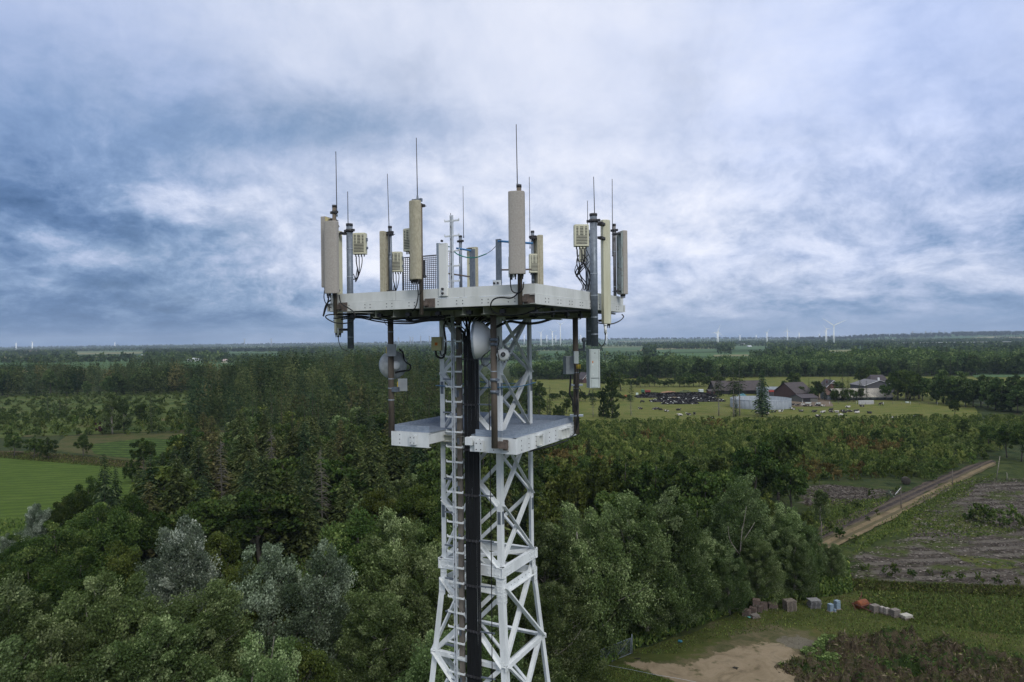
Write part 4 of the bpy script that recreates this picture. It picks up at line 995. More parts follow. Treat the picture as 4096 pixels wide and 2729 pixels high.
def ground_mat(name, cols, scale, layers=(), bump=.6, **kw):
    """several natural colours mixed by noise; rows = (angle, spacing, colour, amount) lays ridges of brash or mowing lines;
    layers = [(attribute, ground_sock arguments)] other kinds of ground that run into this one raggedly"""
    m = bpy.data.materials.new(name); m.use_nodes = True; N, L = nt(m); b = N['Principled BSDF']; b.inputs['Roughness'].default_value = 1; b.inputs['Specular IOR Level'].default_value = .08
    tc = N.new('ShaderNodeTexCoord'); out = ground_sock(N, L, tc, cols, scale, **kw)
    for k, (an, kw2) in enumerate(layers):
        o2 = ground_sock(N, L, tc, **kw2); at = N.new('ShaderNodeAttribute'); at.attribute_name = an
        nz = N.new('ShaderNodeTexNoise'); nz.inputs['Scale'].default_value = .45 + .1 * k; nz.inputs['Detail'].default_value = 9; nz.inputs['Roughness'].default_value = .72; L.new(tc.outputs['Object'], nz.inputs[0])
        ad = N.new('ShaderNodeMath'); ad.operation = 'MULTIPLY_ADD'; L.new(nz.outputs[0], ad.inputs[0]); ad.inputs[1].default_value = 2.4; L.new(at.outputs['Fac'], ad.inputs[2])
        mr = N.new('ShaderNodeMapRange'); mr.interpolation_type = 'SMOOTHSTEP'; mr.inputs[1].default_value = 1.52; mr.inputs[2].default_value = 1.78; L.new(ad.outputs[0], mr.inputs[0])
        mx = N.new('ShaderNodeMix'); mx.data_type = 'RGBA'; L.new(mr.outputs[0], mx.inputs['Factor']); L.new(out, mx.inputs['A']); L.new(o2, mx.inputs['B']); out = mx.outputs['Result']
    L.new(out, b.inputs['Base Color'])
    if bump:
        n2 = N.new('ShaderNodeTexNoise'); n2.inputs['Scale'].default_value = 2.2; n2.inputs['Detail'].default_value = 8; n2.inputs['Roughness'].default_value = .75; L.new(tc.outputs['Object'], n2.inputs[0])
        bp = N.new('ShaderNodeBump'); bp.inputs['Strength'].default_value = bump; bp.inputs['Distance'].default_value = .35; L.new(n2.outputs[0], bp.inputs['Height']); L.new(bp.outputs[0], b.inputs['Normal'])
    return m


GM_BASE = ground_mat('undergrowth', [(.012, .020, .008), (.022, .036, .014), (.040, .052, .018), (.030, .034, .018)], .35, speck=((.05, .045, .022), .06, .60))
# far countryside: patchwork of crops, pasture and dark land, laid out in cells
def far_mat():
    m = GM_BASE; N, L = nt(m); b = N['Principled BSDF']; src = b.inputs['Base Color'].links[0].from_socket
    tc = N.new('ShaderNodeTexCoord'); mp = N.new('ShaderNodeMapping'); mp.inputs['Scale'].default_value = (1 / 520., 1 / 260., 1); mp.inputs['Rotation'].default_value = (0, 0, .25); L.new(tc.outputs['Object'], mp.inputs[0])
    vo = N.new('ShaderNodeTexVoronoi'); vo.voronoi_dimensions = '2D'; vo.inputs['Scale'].default_value = 1; L.new(mp.outputs[0], vo.inputs['Vector']); sp = N.new('ShaderNodeSeparateColor'); L.new(vo.outputs['Color'], sp.inputs[0])
    cr = N.new('ShaderNodeValToRGB'); cr.color_ramp.interpolation = 'CONSTANT'; L.new(sp.outputs[0], cr.inputs[0]); e = cr.color_ramp.elements
    e[0].color = (.03, .06, .02, 1); e[1].position = .30; e[1].color = (.060, .110, .045, 1)
    for p, c in ((.50, (.04, .09, .03)), (.66, (.10, .14, .07)), (.80, (.20, .18, .10)), (.88, (.05, .095, .042))): q = e.new(p); q.color = (*c, 1)
    ln = N.new('ShaderNodeVectorMath'); ln.operation = 'LENGTH'; L.new(tc.outputs['Object'], ln.inputs[0]); mr = N.new('ShaderNodeMapRange'); mr.inputs[1].default_value = 760; mr.inputs[2].default_value = 1000; L.new(ln.outputs['Value'], mr.inputs[0])
    mx = N.new('ShaderNodeMix'); mx.data_type = 'RGBA'; L.new(mr.outputs[0], mx.inputs['Factor']); L.new(src, mx.inputs['A']); L.new(cr.outputs[0], mx.inputs['B']); L.new(mx.outputs['Result'], b.inputs['Base Color'])


far_mat()
angs = [R(-62 + 124 * k / 420) for k in range(421)] + [R(62 + 236 * k / 60) for k in range(1, 60)]
rad = [0.5]; 
while rad[-1] < 13000: rad.append(rad[-1] * 1.028 + .4)
vs = [(0, 0, hill(0, 0))]; na = len(angs)
for r_ in rad:
    for a in angs: x, y = r_ * math.sin(a), r_ * math.cos(a); vs.append((x, y, hill(x, y)))
fs = [(0, 1 + (k + 1) % na, 1 + k) for k in range(na)]
for i in range(len(rad) - 1):
    for k in range(na): a0 = 1 + i * na; a1 = a0 + na; k2 = (k + 1) % na; fs.append((a0 + k, a0 + k2, a1 + k2, a1 + k))
me = bpy.data.meshes.new('ground'); me.from_pydata(vs, [], fs); me.materials.append(GM_BASE); me.polygons.foreach_set('use_smooth', [True] * len(fs)); me.update()
gr = bpy.data.objects.new('ground', me); C.objects.link(gr); tag(gr, kind='structure')


def px_of(p): return 2048 / K + p[0] / p[1] * F / K


def in_poly(x, y, poly):
    c = False; n = len(poly)
    for i in range(n):
        x1, y1 = poly[i]; x2, y2 = poly[(i + 1) % n]
        if (y1 > y) != (y2 > y) and x < (x2 - x1) * (y - y1) / (y2 - y1) + x1: c = not c
    return c


def sheet(name, poly, m, off, rough=.035, grid=6.0, seed=1, kind='structure', label=None, cat=None, bumpy=0.0):
    """poly in 2353-wide photo pixels on the ground; ragged natural edge"""
    rr = random.Random(seed); W = [GQ(x, y) for x, y in poly]; pts = []
    for i, a in enumerate(W):
        b_ = W[(i + 1) % len(W)]; L_ = (b_ - a).length; dd = max(a.y, b_.y); st = max(1.0, dd * .012); n = max(1, min(90, int(L_ / st))); pr = Vector((-(b_ - a).y, (b_ - a).x, 0)).normalized(); v = 0
        for k in range(n):
            t = k / n; v = v * .6 + rr.uniform(-1, 1) * rough * (L_ ** .5) * 2.2; env = min(1, 4 * t * (1 - t) * 3)
            p = a.lerp(b_, t) + pr * v * env; pts.append((p.x, p.y))
    n0 = len(pts); xs = [p[0] for p in pts]; ys = [p[1] for p in pts]; inner = []
    g = max(grid, (max(xs) - min(xs)) / 120, (max(ys) - min(ys)) / 120)
    y = min(ys) + g * .5
    while y < max(ys):
        x = min(xs) + g * .5
        while x < max(xs):
            if in_poly(x, y, pts): inner.append((x + rr.uniform(-.1, .1) * g, y + rr.uniform(-.1, .1) * g))
            x += g
        y += g
    res = delaunay_2d_cdt([Vector(p) for p in pts + inner], [], [list(range(n0))], 1, 1e-4)
    ov, of = res[0], res[2]
    me = bpy.data.meshes.new(name); me.from_pydata([(v.x, v.y, hill(v.x, v.y) + off + (rr.uniform(0, bumpy) if bumpy else 0)) for v in ov], [], [tuple(f) for f in of]); me.materials.append(m); me.update()
    if me.polygons and me.polygons[0].normal.z < 0: me.flip_normals()
    o = bpy.data.objects.new(name, me); C.objects.link(o); tag(o, label, cat, None, kind); return o, pts


G_FIELD = ground_mat('mown green field', [(.046, .078, .012), (.058, .094, .016), (.072, .108, .022)], .12, stretch=(1, 2.5, 1), rows=(R(80), 3.0, (.025, .046, .012), .4))
G_PAST = ground_mat('cow pasture', [(.056, .080, .017), (.084, .104, .024), (.120, .122, .038), (.090, .108, .026)], .09, stretch=(1, 2.4, 1), speck=((.15, .125, .05), .35, .62))
G_HEATH = ground_mat('dry heath', [(.030, .045, .014), (.050, .060, .020), (.072, .068, .030), (.042, .056, .018)], .12, stretch=(1, 1.8, 1))
G_FERN = ground_mat('fern rows', [(.026, .048, .012), (.045, .078, .016), (.075, .105, .022)], .5, rows=(R(95), 4.0, (.016, .03, .01), .7))
G_SCRUB = ground_mat('green scrub ground', [(.020, .036, .012), (.040, .066, .018), (.078, .100, .028), (.085, .070, .038)], .10)
_a, _b = G(1870 * K, 1265 * K), G(2283 * K, 1066 * K); _th = math.atan2(_b.y - _a.y, _b.x - _a.x); TRK = math.atan2(-math.cos(_th), -math.sin(_th))
G_ROAD = ground_mat('dirt track', [(.100, .078, .048), (.155, .122, .074), (.205, .165, .102)], .35, rows=(TRK, 1.7, (.070, .066, .036), .8, 1.2))
G_MUD = ground_mat('dark rutted mud', [(.020, .018, .018), (.045, .038, .036), (.075, .060, .052)], .5, rows=(TRK, 1.5, (.11, .09, .065), .6, 1.5))
G_DRYB = ground_mat('dry grass bank', [(.040, .032, .018), (.075, .055, .032), (.045, .050, .018)], .35, stretch=(1, 2, 1))
G_YARD = ground_mat('farm yard dirt', [(.10, .08, .06), (.17, .135, .10)], .3)
G_FGREEN = ground_mat('far green crop', [(.050, .095, .045), (.070, .115, .055)], .01, bump=0)
G_FPALE = ground_mat('far pale stubble', [(.13, .14, .07), (.17, .17, .09)], .01, bump=0)

sheet('field', [(-60, 1046), (60, 1048), (150, 1056), (290, 1074), (330, 1120), (250, 1230), (60, 1300), (-90, 1330)], G_FIELD, .06, .015, 5)
sheet('dry_bank', [(-60, 1036), (60, 1038), (150, 1045), (300, 1062), (380, 1070), (330, 1082), (290, 1075), (150, 1057), (60, 1049), (-60, 1047)], G_DRYB, .12, .02, 5)
sheet('heath', [(150, 1003), (330, 995), (560, 1000), (640, 1020), (560, 1080), (380, 1068), (300, 1060), (215, 1048), (120, 1035)], G_HEATH, .06, .03, 5)
sheet('fern_field', [(210, 1022), (330, 1008), (500, 1014), (560, 1030), (520, 1060), (380, 1062), (300, 1056), (215, 1044)], G_FERN, .14, .03, 5)
sheet('clearing', [(-60, 912), (150, 902), (330, 897), (520, 895), (760, 898), (740, 915), (560, 925), (520, 950), (470, 985), (330, 993), (150, 1000), (-60, 1010)], G_SCRUB, .06, .03, 7)
sheet('pasture', [(1180, 893), (1440, 889), (1700, 884), (2060, 885), (2180, 905), (2240, 935), (2262, 985), (2000, 998), (1700, 996), (1400, 994), (1180, 975)], G_PAST, .06, .012, 8)
sheet('pasture', [(1180, 873), (1700, 866), (2353, 866), (2420, 892), (2060, 893), (1700, 888), (1180, 891)], G_PAST, .10, .012, 14)
sheet('field', [(2230, 858), (2440, 855), (2440, 866), (2240, 868)], G_FGREEN, .25, .0, 40)
sheet('farm_yard', [(1810, 905), (1850, 903), (1905, 912), (1915, 935), (1820, 935)], G_YARD, .16, .02, 6)
sheet('muddy_track', [(1856, 1222), (1940, 1190), (2050, 1145), (2120, 1111), (2240, 1068), (2280, 1058), (2290, 1066), (2150, 1122), (2060, 1166), (1960, 1208), (1870, 1252)], G_MUD, .16, .04, 3)
sheet('dirt_track', [(1858, 1258), (1940, 1218), (2050, 1169), (2140, 1127), (2220, 1090), (2283, 1064), (2290, 1070), (2235, 1096), (2160, 1134), (2070, 1182), (1980, 1232), (1895, 1270), (1860, 1275)], G_ROAD, .22, .03, 3)


def sdist(x, y, poly):
    d = 1e9; n = len(poly)
    for i in range(n):
        x1, y1 = poly[i]; x2, y2 = poly[(i + 1) % n]; vx, vy = x2 - x1, y2 - y1; t = max(0, min(1, ((x - x1) * vx + (y - y1) * vy) / (vx * vx + vy * vy + 1e-9))); d = min(d, math.hypot(x - x1 - t * vx, y - y1 - t * vy))
    return d if in_poly(x, y, poly) else -d


def blend(name, poly, m, off, layers, grid, soft, seed=1):
    """a sheet whose kinds of ground (layers: attribute -> list of (photo polygon, softness in metres)) run into each other"""
    o, _ = sheet(name, poly, m, off, .04, grid, seed); me = o.data
    for an, pls in layers.items():
        W = [([tuple(GQ(x, y)[:2]) for x, y in p], sf) for p, sf in pls]; at_ = me.attributes.new(an, 'FLOAT', 'POINT')
        at_.data.foreach_set('value', [max(-1.3, min(1.3, max(sdist(v.co.x, v.co.y, p) / sf for p, sf in W))) for v in me.vertices])
    return o


K_TALL = dict(cols=[(.036, .056, .015), (.054, .080, .021), (.076, .100, .030)], scale=.8, stretch=(1, .5, 1))
K_WORN = dict(cols=[(.040, .050, .018), (.085, .080, .042), (.130, .108, .066)], scale=.45, dist=1.5)
K_SAND = dict(cols=[(.125, .100, .066), (.190, .152, .102), (.235, .190, .132), (.165, .136, .095)], scale=.30, speck=((.075, .072, .035), .50, .62), dist=1.2)
K_BURN = dict(cols=[(.008, .008, .008), (.035, .032, .026)], scale=1.5, dist=1.5)
K_GREY = dict(cols=[(.075, .070, .050), (.130, .118, .095), (.090, .085, .060)], scale=.8, dist=2)
G_LAWN = ground_mat('rough lawn', [(.032, .040, .012), (.048, .060, .017), (.064, .076, .022), (.080, .074, .032)], .14, stretch=(1, 1.6, 1), speck=((.085, .078, .032), .28, .60),
                    layers=[('tall', K_TALL), ('worn', K_WORN), ('grey', K_GREY), ('sand', K_SAND), ('burn', K_BURN)])
blend('lawn', [(1330, 1545), (1440, 1500), (1600, 1452), (1690, 1408), (1800, 1388), (1960, 1358), (2100, 1358), (2500, 1378), (2700, 1780), (1250, 1780)], G_LAWN, .06,
      {'tall': [([(1960, 1350), (2120, 1352), (2600, 1370), (2640, 1480), (2300, 1468), (2110, 1440), (2000, 1412), (1950, 1382)], 2.0)],
       'worn': [([(1430, 1515), (1560, 1500), (1640, 1465), (1690, 1430), (1740, 1425), (1850, 1440), (1930, 1470), (1980, 1530), (2000, 1760), (1340, 1760), (1390, 1545)], 3.0), ([(1600, 1432), (1640, 1422), (1680, 1430), (1660, 1452), (1610, 1452)], 1.5)],
       'grey': [([(1760, 1462), (1840, 1455), (1900, 1480), (1900, 1540), (1840, 1500), (1790, 1490)], 1.5), ([(1860, 1540), (1930, 1530), (2100, 1700), (1900, 1720)], 1.5)],
       'sand': [([(1400, 1536), (1440, 1512), (1500, 1517), (1570, 1522), (1620, 1500), (1700, 1478), (1790, 1472), (1850, 1500), (1880, 1560), (1980, 1760), (1480, 1760), (1590, 1590), (1480, 1552)], 1.6)],
       'burn': [([(1450, 1513), (1466, 1510), (1480, 1513), (1478, 1520), (1462, 1522), (1450, 1519)], .45), ([(1674, 1534), (1690, 1530), (1704, 1534), (1702, 1541), (1688, 1545), (1674, 1541)], .45)]}, .55, 1)
K_WEED = dict(cols=[(.022, .036, .011), (.042, .062, .016), (.078, .090, .023), (.060, .055, .03)], scale=.40, dist=1.3)
K_FELL = dict(cols=[(.018, .016, .012), (.044, .038, .031), (.078, .068, .058), (.034, .030, .022)], scale=.55, stretch=(.6, 1.6, 1), rows=(R(82), 3.2, (.110, .100, .086), .95, 1.6), speck=((.050, .064, .02), .12, .52))
K_DRY = dict(cols=[(.034, .034, .015), (.070, .060, .030), (.040, .050, .017)], scale=.35, stretch=(1, 2, 1))
G_CLEAR = ground_mat('cleared forest ground', [(.018, .028, .010), (.034, .048, .014), (.060, .070, .022)], .35, layers=[('fell', K_FELL), ('weed', K_WEED), ('dry', K_DRY)])
blend('felled_ground', [(1800, 1110), (1900, 1105), (2090, 1125), (2200, 1095), (2300, 1052), (2600, 1052), (2700, 1385), (2353, 1362), (2100, 1356), (1940, 1352), (1850, 1290), (1800, 1200)], G_CLEAR, .06,
      {'fell': [([(1945, 1275), (2010, 1250), (2070, 1238), (2100, 1200), (2170, 1150), (2230, 1110), (2600, 1090), (2600, 1372), (2353, 1358), (2100, 1345), (1945, 1335)], 3.0), ([(1820, 1118), (1900, 1112), (2080, 1130), (2030, 1148), (1950, 1162), (1890, 1175), (1830, 1160)], 3.0)],
       'weed': [([(1925, 1262), (2010, 1212), (2110, 1150), (2190, 1105), (2250, 1092), (2215, 1130), (2230, 1142), (2140, 1178), (2250, 1190), (2353, 1225), (2230, 1240), (2180, 1225), (2060, 1228), (1985, 1250), (1950, 1275)], 1.6), ([(2150, 1265), (2353, 1290), (2353, 1312), (2260, 1312), (2190, 1285)], 1.5)],
       'dry': [([(1950, 1335), (2100, 1345), (2353, 1356), (2600, 1368), (2600, 1390), (2300, 1368), (2100, 1362), (1960, 1358)], 1.2)]}, 1.0, 2)


# pale far fields seen between the hedges (2353-wide photo pixels); far trees keep clear of them
FFD = [[(1385, 799), (1478, 798), (1470, 806), (1380, 808)], [(1505, 804), (1640, 802), (1650, 808), (1510, 811)], [(1236, 806), (1300, 806), (1300, 812), (1238, 813)], [(1690, 796), (1765, 796), (1760, 803), (1688, 804)], [(170, 811), (330, 809), (322, 813), (180, 815)], [(520, 809), (640, 808), (640, 812), (530, 813)], [(1040, 801), (1180, 799), (1180, 806), (1040, 808)], [(2125, 820), (2420, 817), (2420, 835), (2150, 834)], [(1640, 816), (1720, 815), (1720, 819), (1640, 820)], [(1905, 805), (1960, 804), (1960, 809), (1900, 810)]]
for k, f_ in enumerate(FFD): sheet('field', f_, [G_FGREEN, G_FPALE][k in (4, 8, 9)], .5, 0, 80, k)


def clear_far(x, y, h):
    q = px_of((x, y)); yb = (1384.5 - .011 * q * K + 32 / y * F) / K; yt = yb - h / y * F / K
    return all(not (min(p[0] for p in f_) - 2 < q < max(p[0] for p in f_) + 2 and yt < max(p[1] for p in f_) - 1.5 and yb > min(p[1] for p in f_)) for f_ in FFD)
# ================================================================== vegetation
def leaf_mat(name, dark, mid, light, hue=.012, trans=.22, val=(.78, 1.50)):
    """tint per leaf (attribute), a shift per plant, some light through the leaf"""
    m = bpy.data.materials.new(name); m.use_nodes = True; N, L = nt(m); N.remove(N['Principled BSDF']); out = N['Material Output']
    at = N.new('ShaderNodeAttribute'); at.attribute_name = 'tint'; cr = N.new('ShaderNodeValToRGB'); L.new(at.outputs['Fac'], cr.inputs[0]); e = cr.color_ramp.elements
    e[0].position = .1; e[1].position = .95; e[0].color = (*dark, 1); e[1].color = (*light, 1); q = e.new(.55); q.color = (*mid, 1)
    oi = N.new('ShaderNodeObjectInfo'); hs = N.new('ShaderNodeHueSaturation'); L.new(cr.outputs[0], hs.inputs['Color'])
    a = N.new('ShaderNodeMapRange'); a.inputs[3].default_value = .5 - hue; a.inputs[4].default_value = .5 + hue; L.new(oi.outputs['Random'], a.inputs[0]); L.new(a.outputs[0], hs.inputs['Hue'])
    mu = N.new('ShaderNodeMath'); mu.operation = 'MULTIPLY'; mu.inputs[1].default_value = 7.31; L.new(oi.outputs['Random'], mu.inputs[0]); fr = N.new('ShaderNodeMath'); fr.operation = 'FRACT'; L.new(mu.outputs[0], fr.inputs[0])
    bb = N.new('ShaderNodeMapRange'); bb.inputs[3].default_value, bb.inputs[4].default_value = val; L.new(fr.outputs[0], bb.inputs[0]); L.new(bb.outputs[0], hs.inputs['Value'])
    d = N.new('ShaderNodeBsdfDiffuse'); t = N.new('ShaderNodeBsdfTranslucent'); mx = N.new('ShaderNodeMixShader'); mx.inputs[0].default_value = trans
    col = hs.outputs[0]
    L.new(col, d.inputs[0]); L.new(col, t.inputs[0]); L.new(d.outputs[0], mx.inputs[1]); L.new(t.outputs[0], mx.inputs[2]); L.new(mx.outputs[0], out.inputs[0])
    return m


LM_OAK = leaf_mat('oak leaves', (.020, .038, .011), (.048, .080, .022), (.125, .160, .050))
LM_ASPEN = leaf_mat('aspen leaves', (.034, .056, .018), (.084, .122, .044), (.27, .33, .16))
LM_SILVER = leaf_mat('white poplar leaves', (.038, .058, .034), (.130, .165, .115), (.50, .55, .46), hue=.01, val=(1.1, 1.3))
LM_SAGE = leaf_mat('sage poplar leaves', (.034, .052, .026), (.100, .132, .080), (.31, .37, .27), hue=.01)
LM_YEL = leaf_mat('fresh yellow green leaves', (.030, .046, .012), (.068, .094, .024), (.155, .180, .052))
LM_SPRUCE = leaf_mat('olive spruce needles', (.021, .033, .012), (.056, .075, .028), (.132, .150, .060), hue=.012)
LM_SPRUCED = leaf_mat('dark spruce needles', (.015, .029, .014), (.038, .060, .028), (.090, .115, .054), hue=.02)
LM_BROWN = leaf_mat('browning spruce needles', (.030, .033, .014), (.070, .073, .031), (.150, .138, .060), hue=.012)
LM_SHRUB = leaf_mat('young plantation leaves', (.030, .050, .014), (.076, .112, .028), (.175, .200, .060), hue=.02)
LM_RUSSET = leaf_mat('russet undergrowth leaves', (.044, .040, .014), (.110, .088, .030), (.190, .148, .055), hue=.012)
LM_SCRUB = leaf_mat('bright scrub leaves', (.030, .050, .014), (.068, .100, .028), (.135, .165, .060), hue=.012)
LM_GRASS = leaf_mat('dull grass blades', (.044, .054, .018), (.080, .096, .030), (.145, .155, .058), hue=0, val=(.95, 1.05))
LM_FARG = leaf_mat('distant wood leaves', (.022, .042, .015), (.054, .088, .030), (.125, .165, .062), hue=.0)
LM_PURPLE = leaf_mat('purple leaves', (.022, .010, .014), (.045, .020, .026), (.07, .034, .04))
M_BARK = mat('grey bark', (.085, .078, .066), .9, 0, col2=(.045, .040, .032), vscale=4)
M_BARKP = mat('pale bark', (.26, .25, .21), .85, 0, col2=(.12, .11, .09), vscale=3)
M_BARKB = mat('brown bark', (.060, .046, .034), .9, 0, .3, 4)


def np_mesh(name, V, Fq, mats, tint=None, mi=None):
    me = bpy.data.meshes.new(name); nv, nf = len(V), len(Fq); me.vertices.add(nv); me.vertices.foreach_set('co', np.asarray(V, np.float32).ravel())
    me.loops.add(nf * 4); me.loops.foreach_set('vertex_index', np.asarray(Fq, np.int32).ravel()); me.polygons.add(nf); me.polygons.foreach_set('loop_start', np.arange(nf, dtype=np.int32) * 4)
    try: me.polygons.foreach_set('loop_total', np.full(nf, 4, np.int32))
    except Exception: pass
    for m in (mats if isinstance(mats, (list, tuple)) else [mats]): me.materials.append(m)
    if mi is not None: me.polygons.foreach_set('material_index', np.asarray(mi, np.int32))
    if tint is not None: at = me.attributes.new('tint', 'FLOAT', 'FACE'); at.data.foreach_set('value', np.asarray(tint, np.float32))
    me.update(calc_edges=True); return me


def unit(v): return v / np.maximum(np.linalg.norm(v, axis=-1, keepdims=True), 1e-9)


def leaves(c, l, w, rng, up=.35, axis=None):
    """one diamond per centre; returns verts (4n,3)"""
    n = len(c); a = rng.normal(size=(n, 3)); a[:, 2] = np.abs(a[:, 2]) * (.6 + up)
    if axis is not None: a = unit(a) * .55 + axis
    a = unit(a); b = unit(np.cross(a, rng.normal(size=(n, 3)))); l = np.asarray(l).reshape(-1, 1) * np.ones((n, 1)); w = np.asarray(w).reshape(-1, 1) * np.ones((n, 1))
    k = np.cross(a, b) * l * .12
    V = np.stack([c - a * l * .5, c + b * w * .5 + k, c + a * l * .5, c - b * w * .5 + k], 1)
    return V.reshape(-1, 3)


def quads(n): return np.arange(4 * n).reshape(-1, 4)


def limb_mesh(trunk, limbs, m, name='trunk'):
    mb = MB(); mb.tube(trunk[0], trunk[1], 7)
    for p, r_ in limbs: mb.tube(p, r_, 5, cap=False)
    me = bpy.data.meshes.new(name); me.from_pydata([tuple(v) for v in mb.v], [], mb.f); me.materials.append(m); me.polygons.foreach_set('use_smooth', mb.sm); me.update(); return me


def broadleaf(seed, Hh, Rr, zb, ncl, per, leaf, mleaf, mbark, style='round', bare=0.0, nl=14):
    """crown of many leaf clumps carried on limbs. returns crown mesh, trunk mesh"""
    rng = np.random.default_rng(seed); rr = random.Random(seed); lim = []; cz = (Hh + zb) / 2; hz = (Hh - zb) / 2
    lean = Vector((rr.uniform(-.04, .04), rr.uniform(-.04, .04), 0)) * Hh
    ax = lambda z: Vector((lean.x * z / Hh + math.sin(z * .7 + seed) * .12, lean.y * z / Hh, z))
    tr = ([ax(Hh * .85 * k / 8) for k in range(9)], [max(.02, .021 * Hh * (1 - k / 9.5)) for k in range(9)])
    # clump centres: leaders (style up) or several sub-crowns (round)
    cen = []; rad_ = []; dirs = []
    if style == 'up':      # several ascending leaders, each with its own feathery top
        nL = 9 if ncl > 100 else 5 if ncl > 40 else 3; Ls = []
        for k in range(nL):
            an = 2 * PI * k / nL + rng.uniform(-.4, .4); ro = Rr * (rng.uniform(.25, .60) if k else .08); top = Hh * (rng.uniform(.80, .99) if k else 1.0); Ls.append((math.cos(an) * ro, math.sin(an) * ro, top, an))
        for k in range(ncl):
            lx_, ly_, tp, an = Ls[rng.integers(0, nL)]; q = rng.random() ** .8; h_ = zb + (tp - zb) * q; f_ = (h_ - zb) / (Hh - zb)
            sp = Rr * (.46 * (1 - q) ** .6 + .08) * (1.0 + .3 * rng.random()); a2 = rng.uniform(0, 2 * PI); k_ = .35 + .65 * min(1, q * 1.6)
            r2 = sp * rng.random() ** .5 + (Rr * .28 if q < .45 else 0); c = np.array([lx_ * k_ + math.cos(a2) * r2, ly_ * k_ + math.sin(a2) * r2, h_])
            cen.append(c); dirs.append(unit(np.array([math.cos(a2) * .5 + .35, math.sin(a2) * .5, .9]))); rad_.append(rng.uniform(.45, 1.05) * (Rr / 4.2) * (1.15 - .45 * q))
    else:
        nS = 7 if ncl > 60 else 4; Ss = [(0, 0, zb + (Hh - zb) * .64, .52)]
        for k in range(nS):
            an = 2 * PI * k / nS + rng.uniform(-.5, .5); ro = Rr * rng.uniform(.38, .62); Ss.append((math.cos(an) * ro, math.sin(an) * ro, zb + (Hh - zb) * rng.uniform(.25, .66), rng.uniform(.34, .50)))
        for k in range(ncl):
            sx_, sy_, sz_, sr = Ss[rng.integers(0, len(Ss))]; d = rng.normal(size=3); d[2] = d[2] * .9 + .25; d = unit(d); t = .5 + .5 * rng.random() ** .6
            c = np.array([sx_, sy_, sz_]) + d * t * sr * np.array([Rr, Rr, (Hh - zb) * .72]); c[2] = min(c[2], Hh * .98); c[2] = max(c[2], zb + .2)
            cen.append(c); dirs.append(unit(d * .7 + np.array([.15, 0, .55]))); rad_.append(rng.uniform(.45, 1.15) * (Rr / 4.2))
    for c in cen: a_ = ax(min(Hh, max(0, c[2]))); c[0] += a_.x; c[1] += a_.y
    cen = np.array(cen); rad_ = np.array(rad_); dirs = np.array(dirs); tc = rng.normal(.45, .17, ncl)
    idx = np.repeat(np.arange(ncl), per); n = len(idx); o = rng.normal(size=(n, 3)); o = unit(o) * (rng.random((n, 1)) ** .45); el = .75 if style == 'up' else -.15
    o = o + dirs[idx] * (o * dirs[idx]).sum(1, keepdims=True) * el
    P_ = cen[idx] + o * rad_[idx][:, None]
    keep = P_[:, 2] > min(zb * .45, .6); P_ = P_[keep]; idx = idx[keep]; n = len(P_)
    ll = leaf * rng.uniform(.6, 1.35, n); V = leaves(P_, ll, ll * rng.uniform(.45, .8, n), rng, axis=dirs[idx] * (.8 if style == 'up' else .3))
    tint = np.clip(tc[idx] + rng.normal(0, .11, n) + (rng.random(n) < .07) * .28, 0, 1)
    order = rng.permutation(ncl)[:nl]
    for k in order:
        c = Vector(cen[k]); zs_ = max(Hh * .12, min(c.z - .25 * Hh * rr.random() - Rr * .25, Hh * .7)); s = ax(zs_); mid = s.lerp(c, .5) + Vector((rr.uniform(-.3, .3), rr.uniform(-.3, .3), rr.uniform(-.4, .2)))
        r0 = .0075 * Hh * (1 - zs_ / Hh) + .012; lim.append((smooth_pts([s, mid, c + Vector(dirs[k]) * rad_[k] * .7], 3), [max(.01, r0 * (1 - j / 7)) for j in range(7)]))
    for p, r_ in lim:
        while len(r_) < len(p): r_.append(r_[-1])
        del r_[len(p):]
    return np_mesh('crown', V, quads(n), mleaf, tint), limb_mesh(tr, lim, mbark)


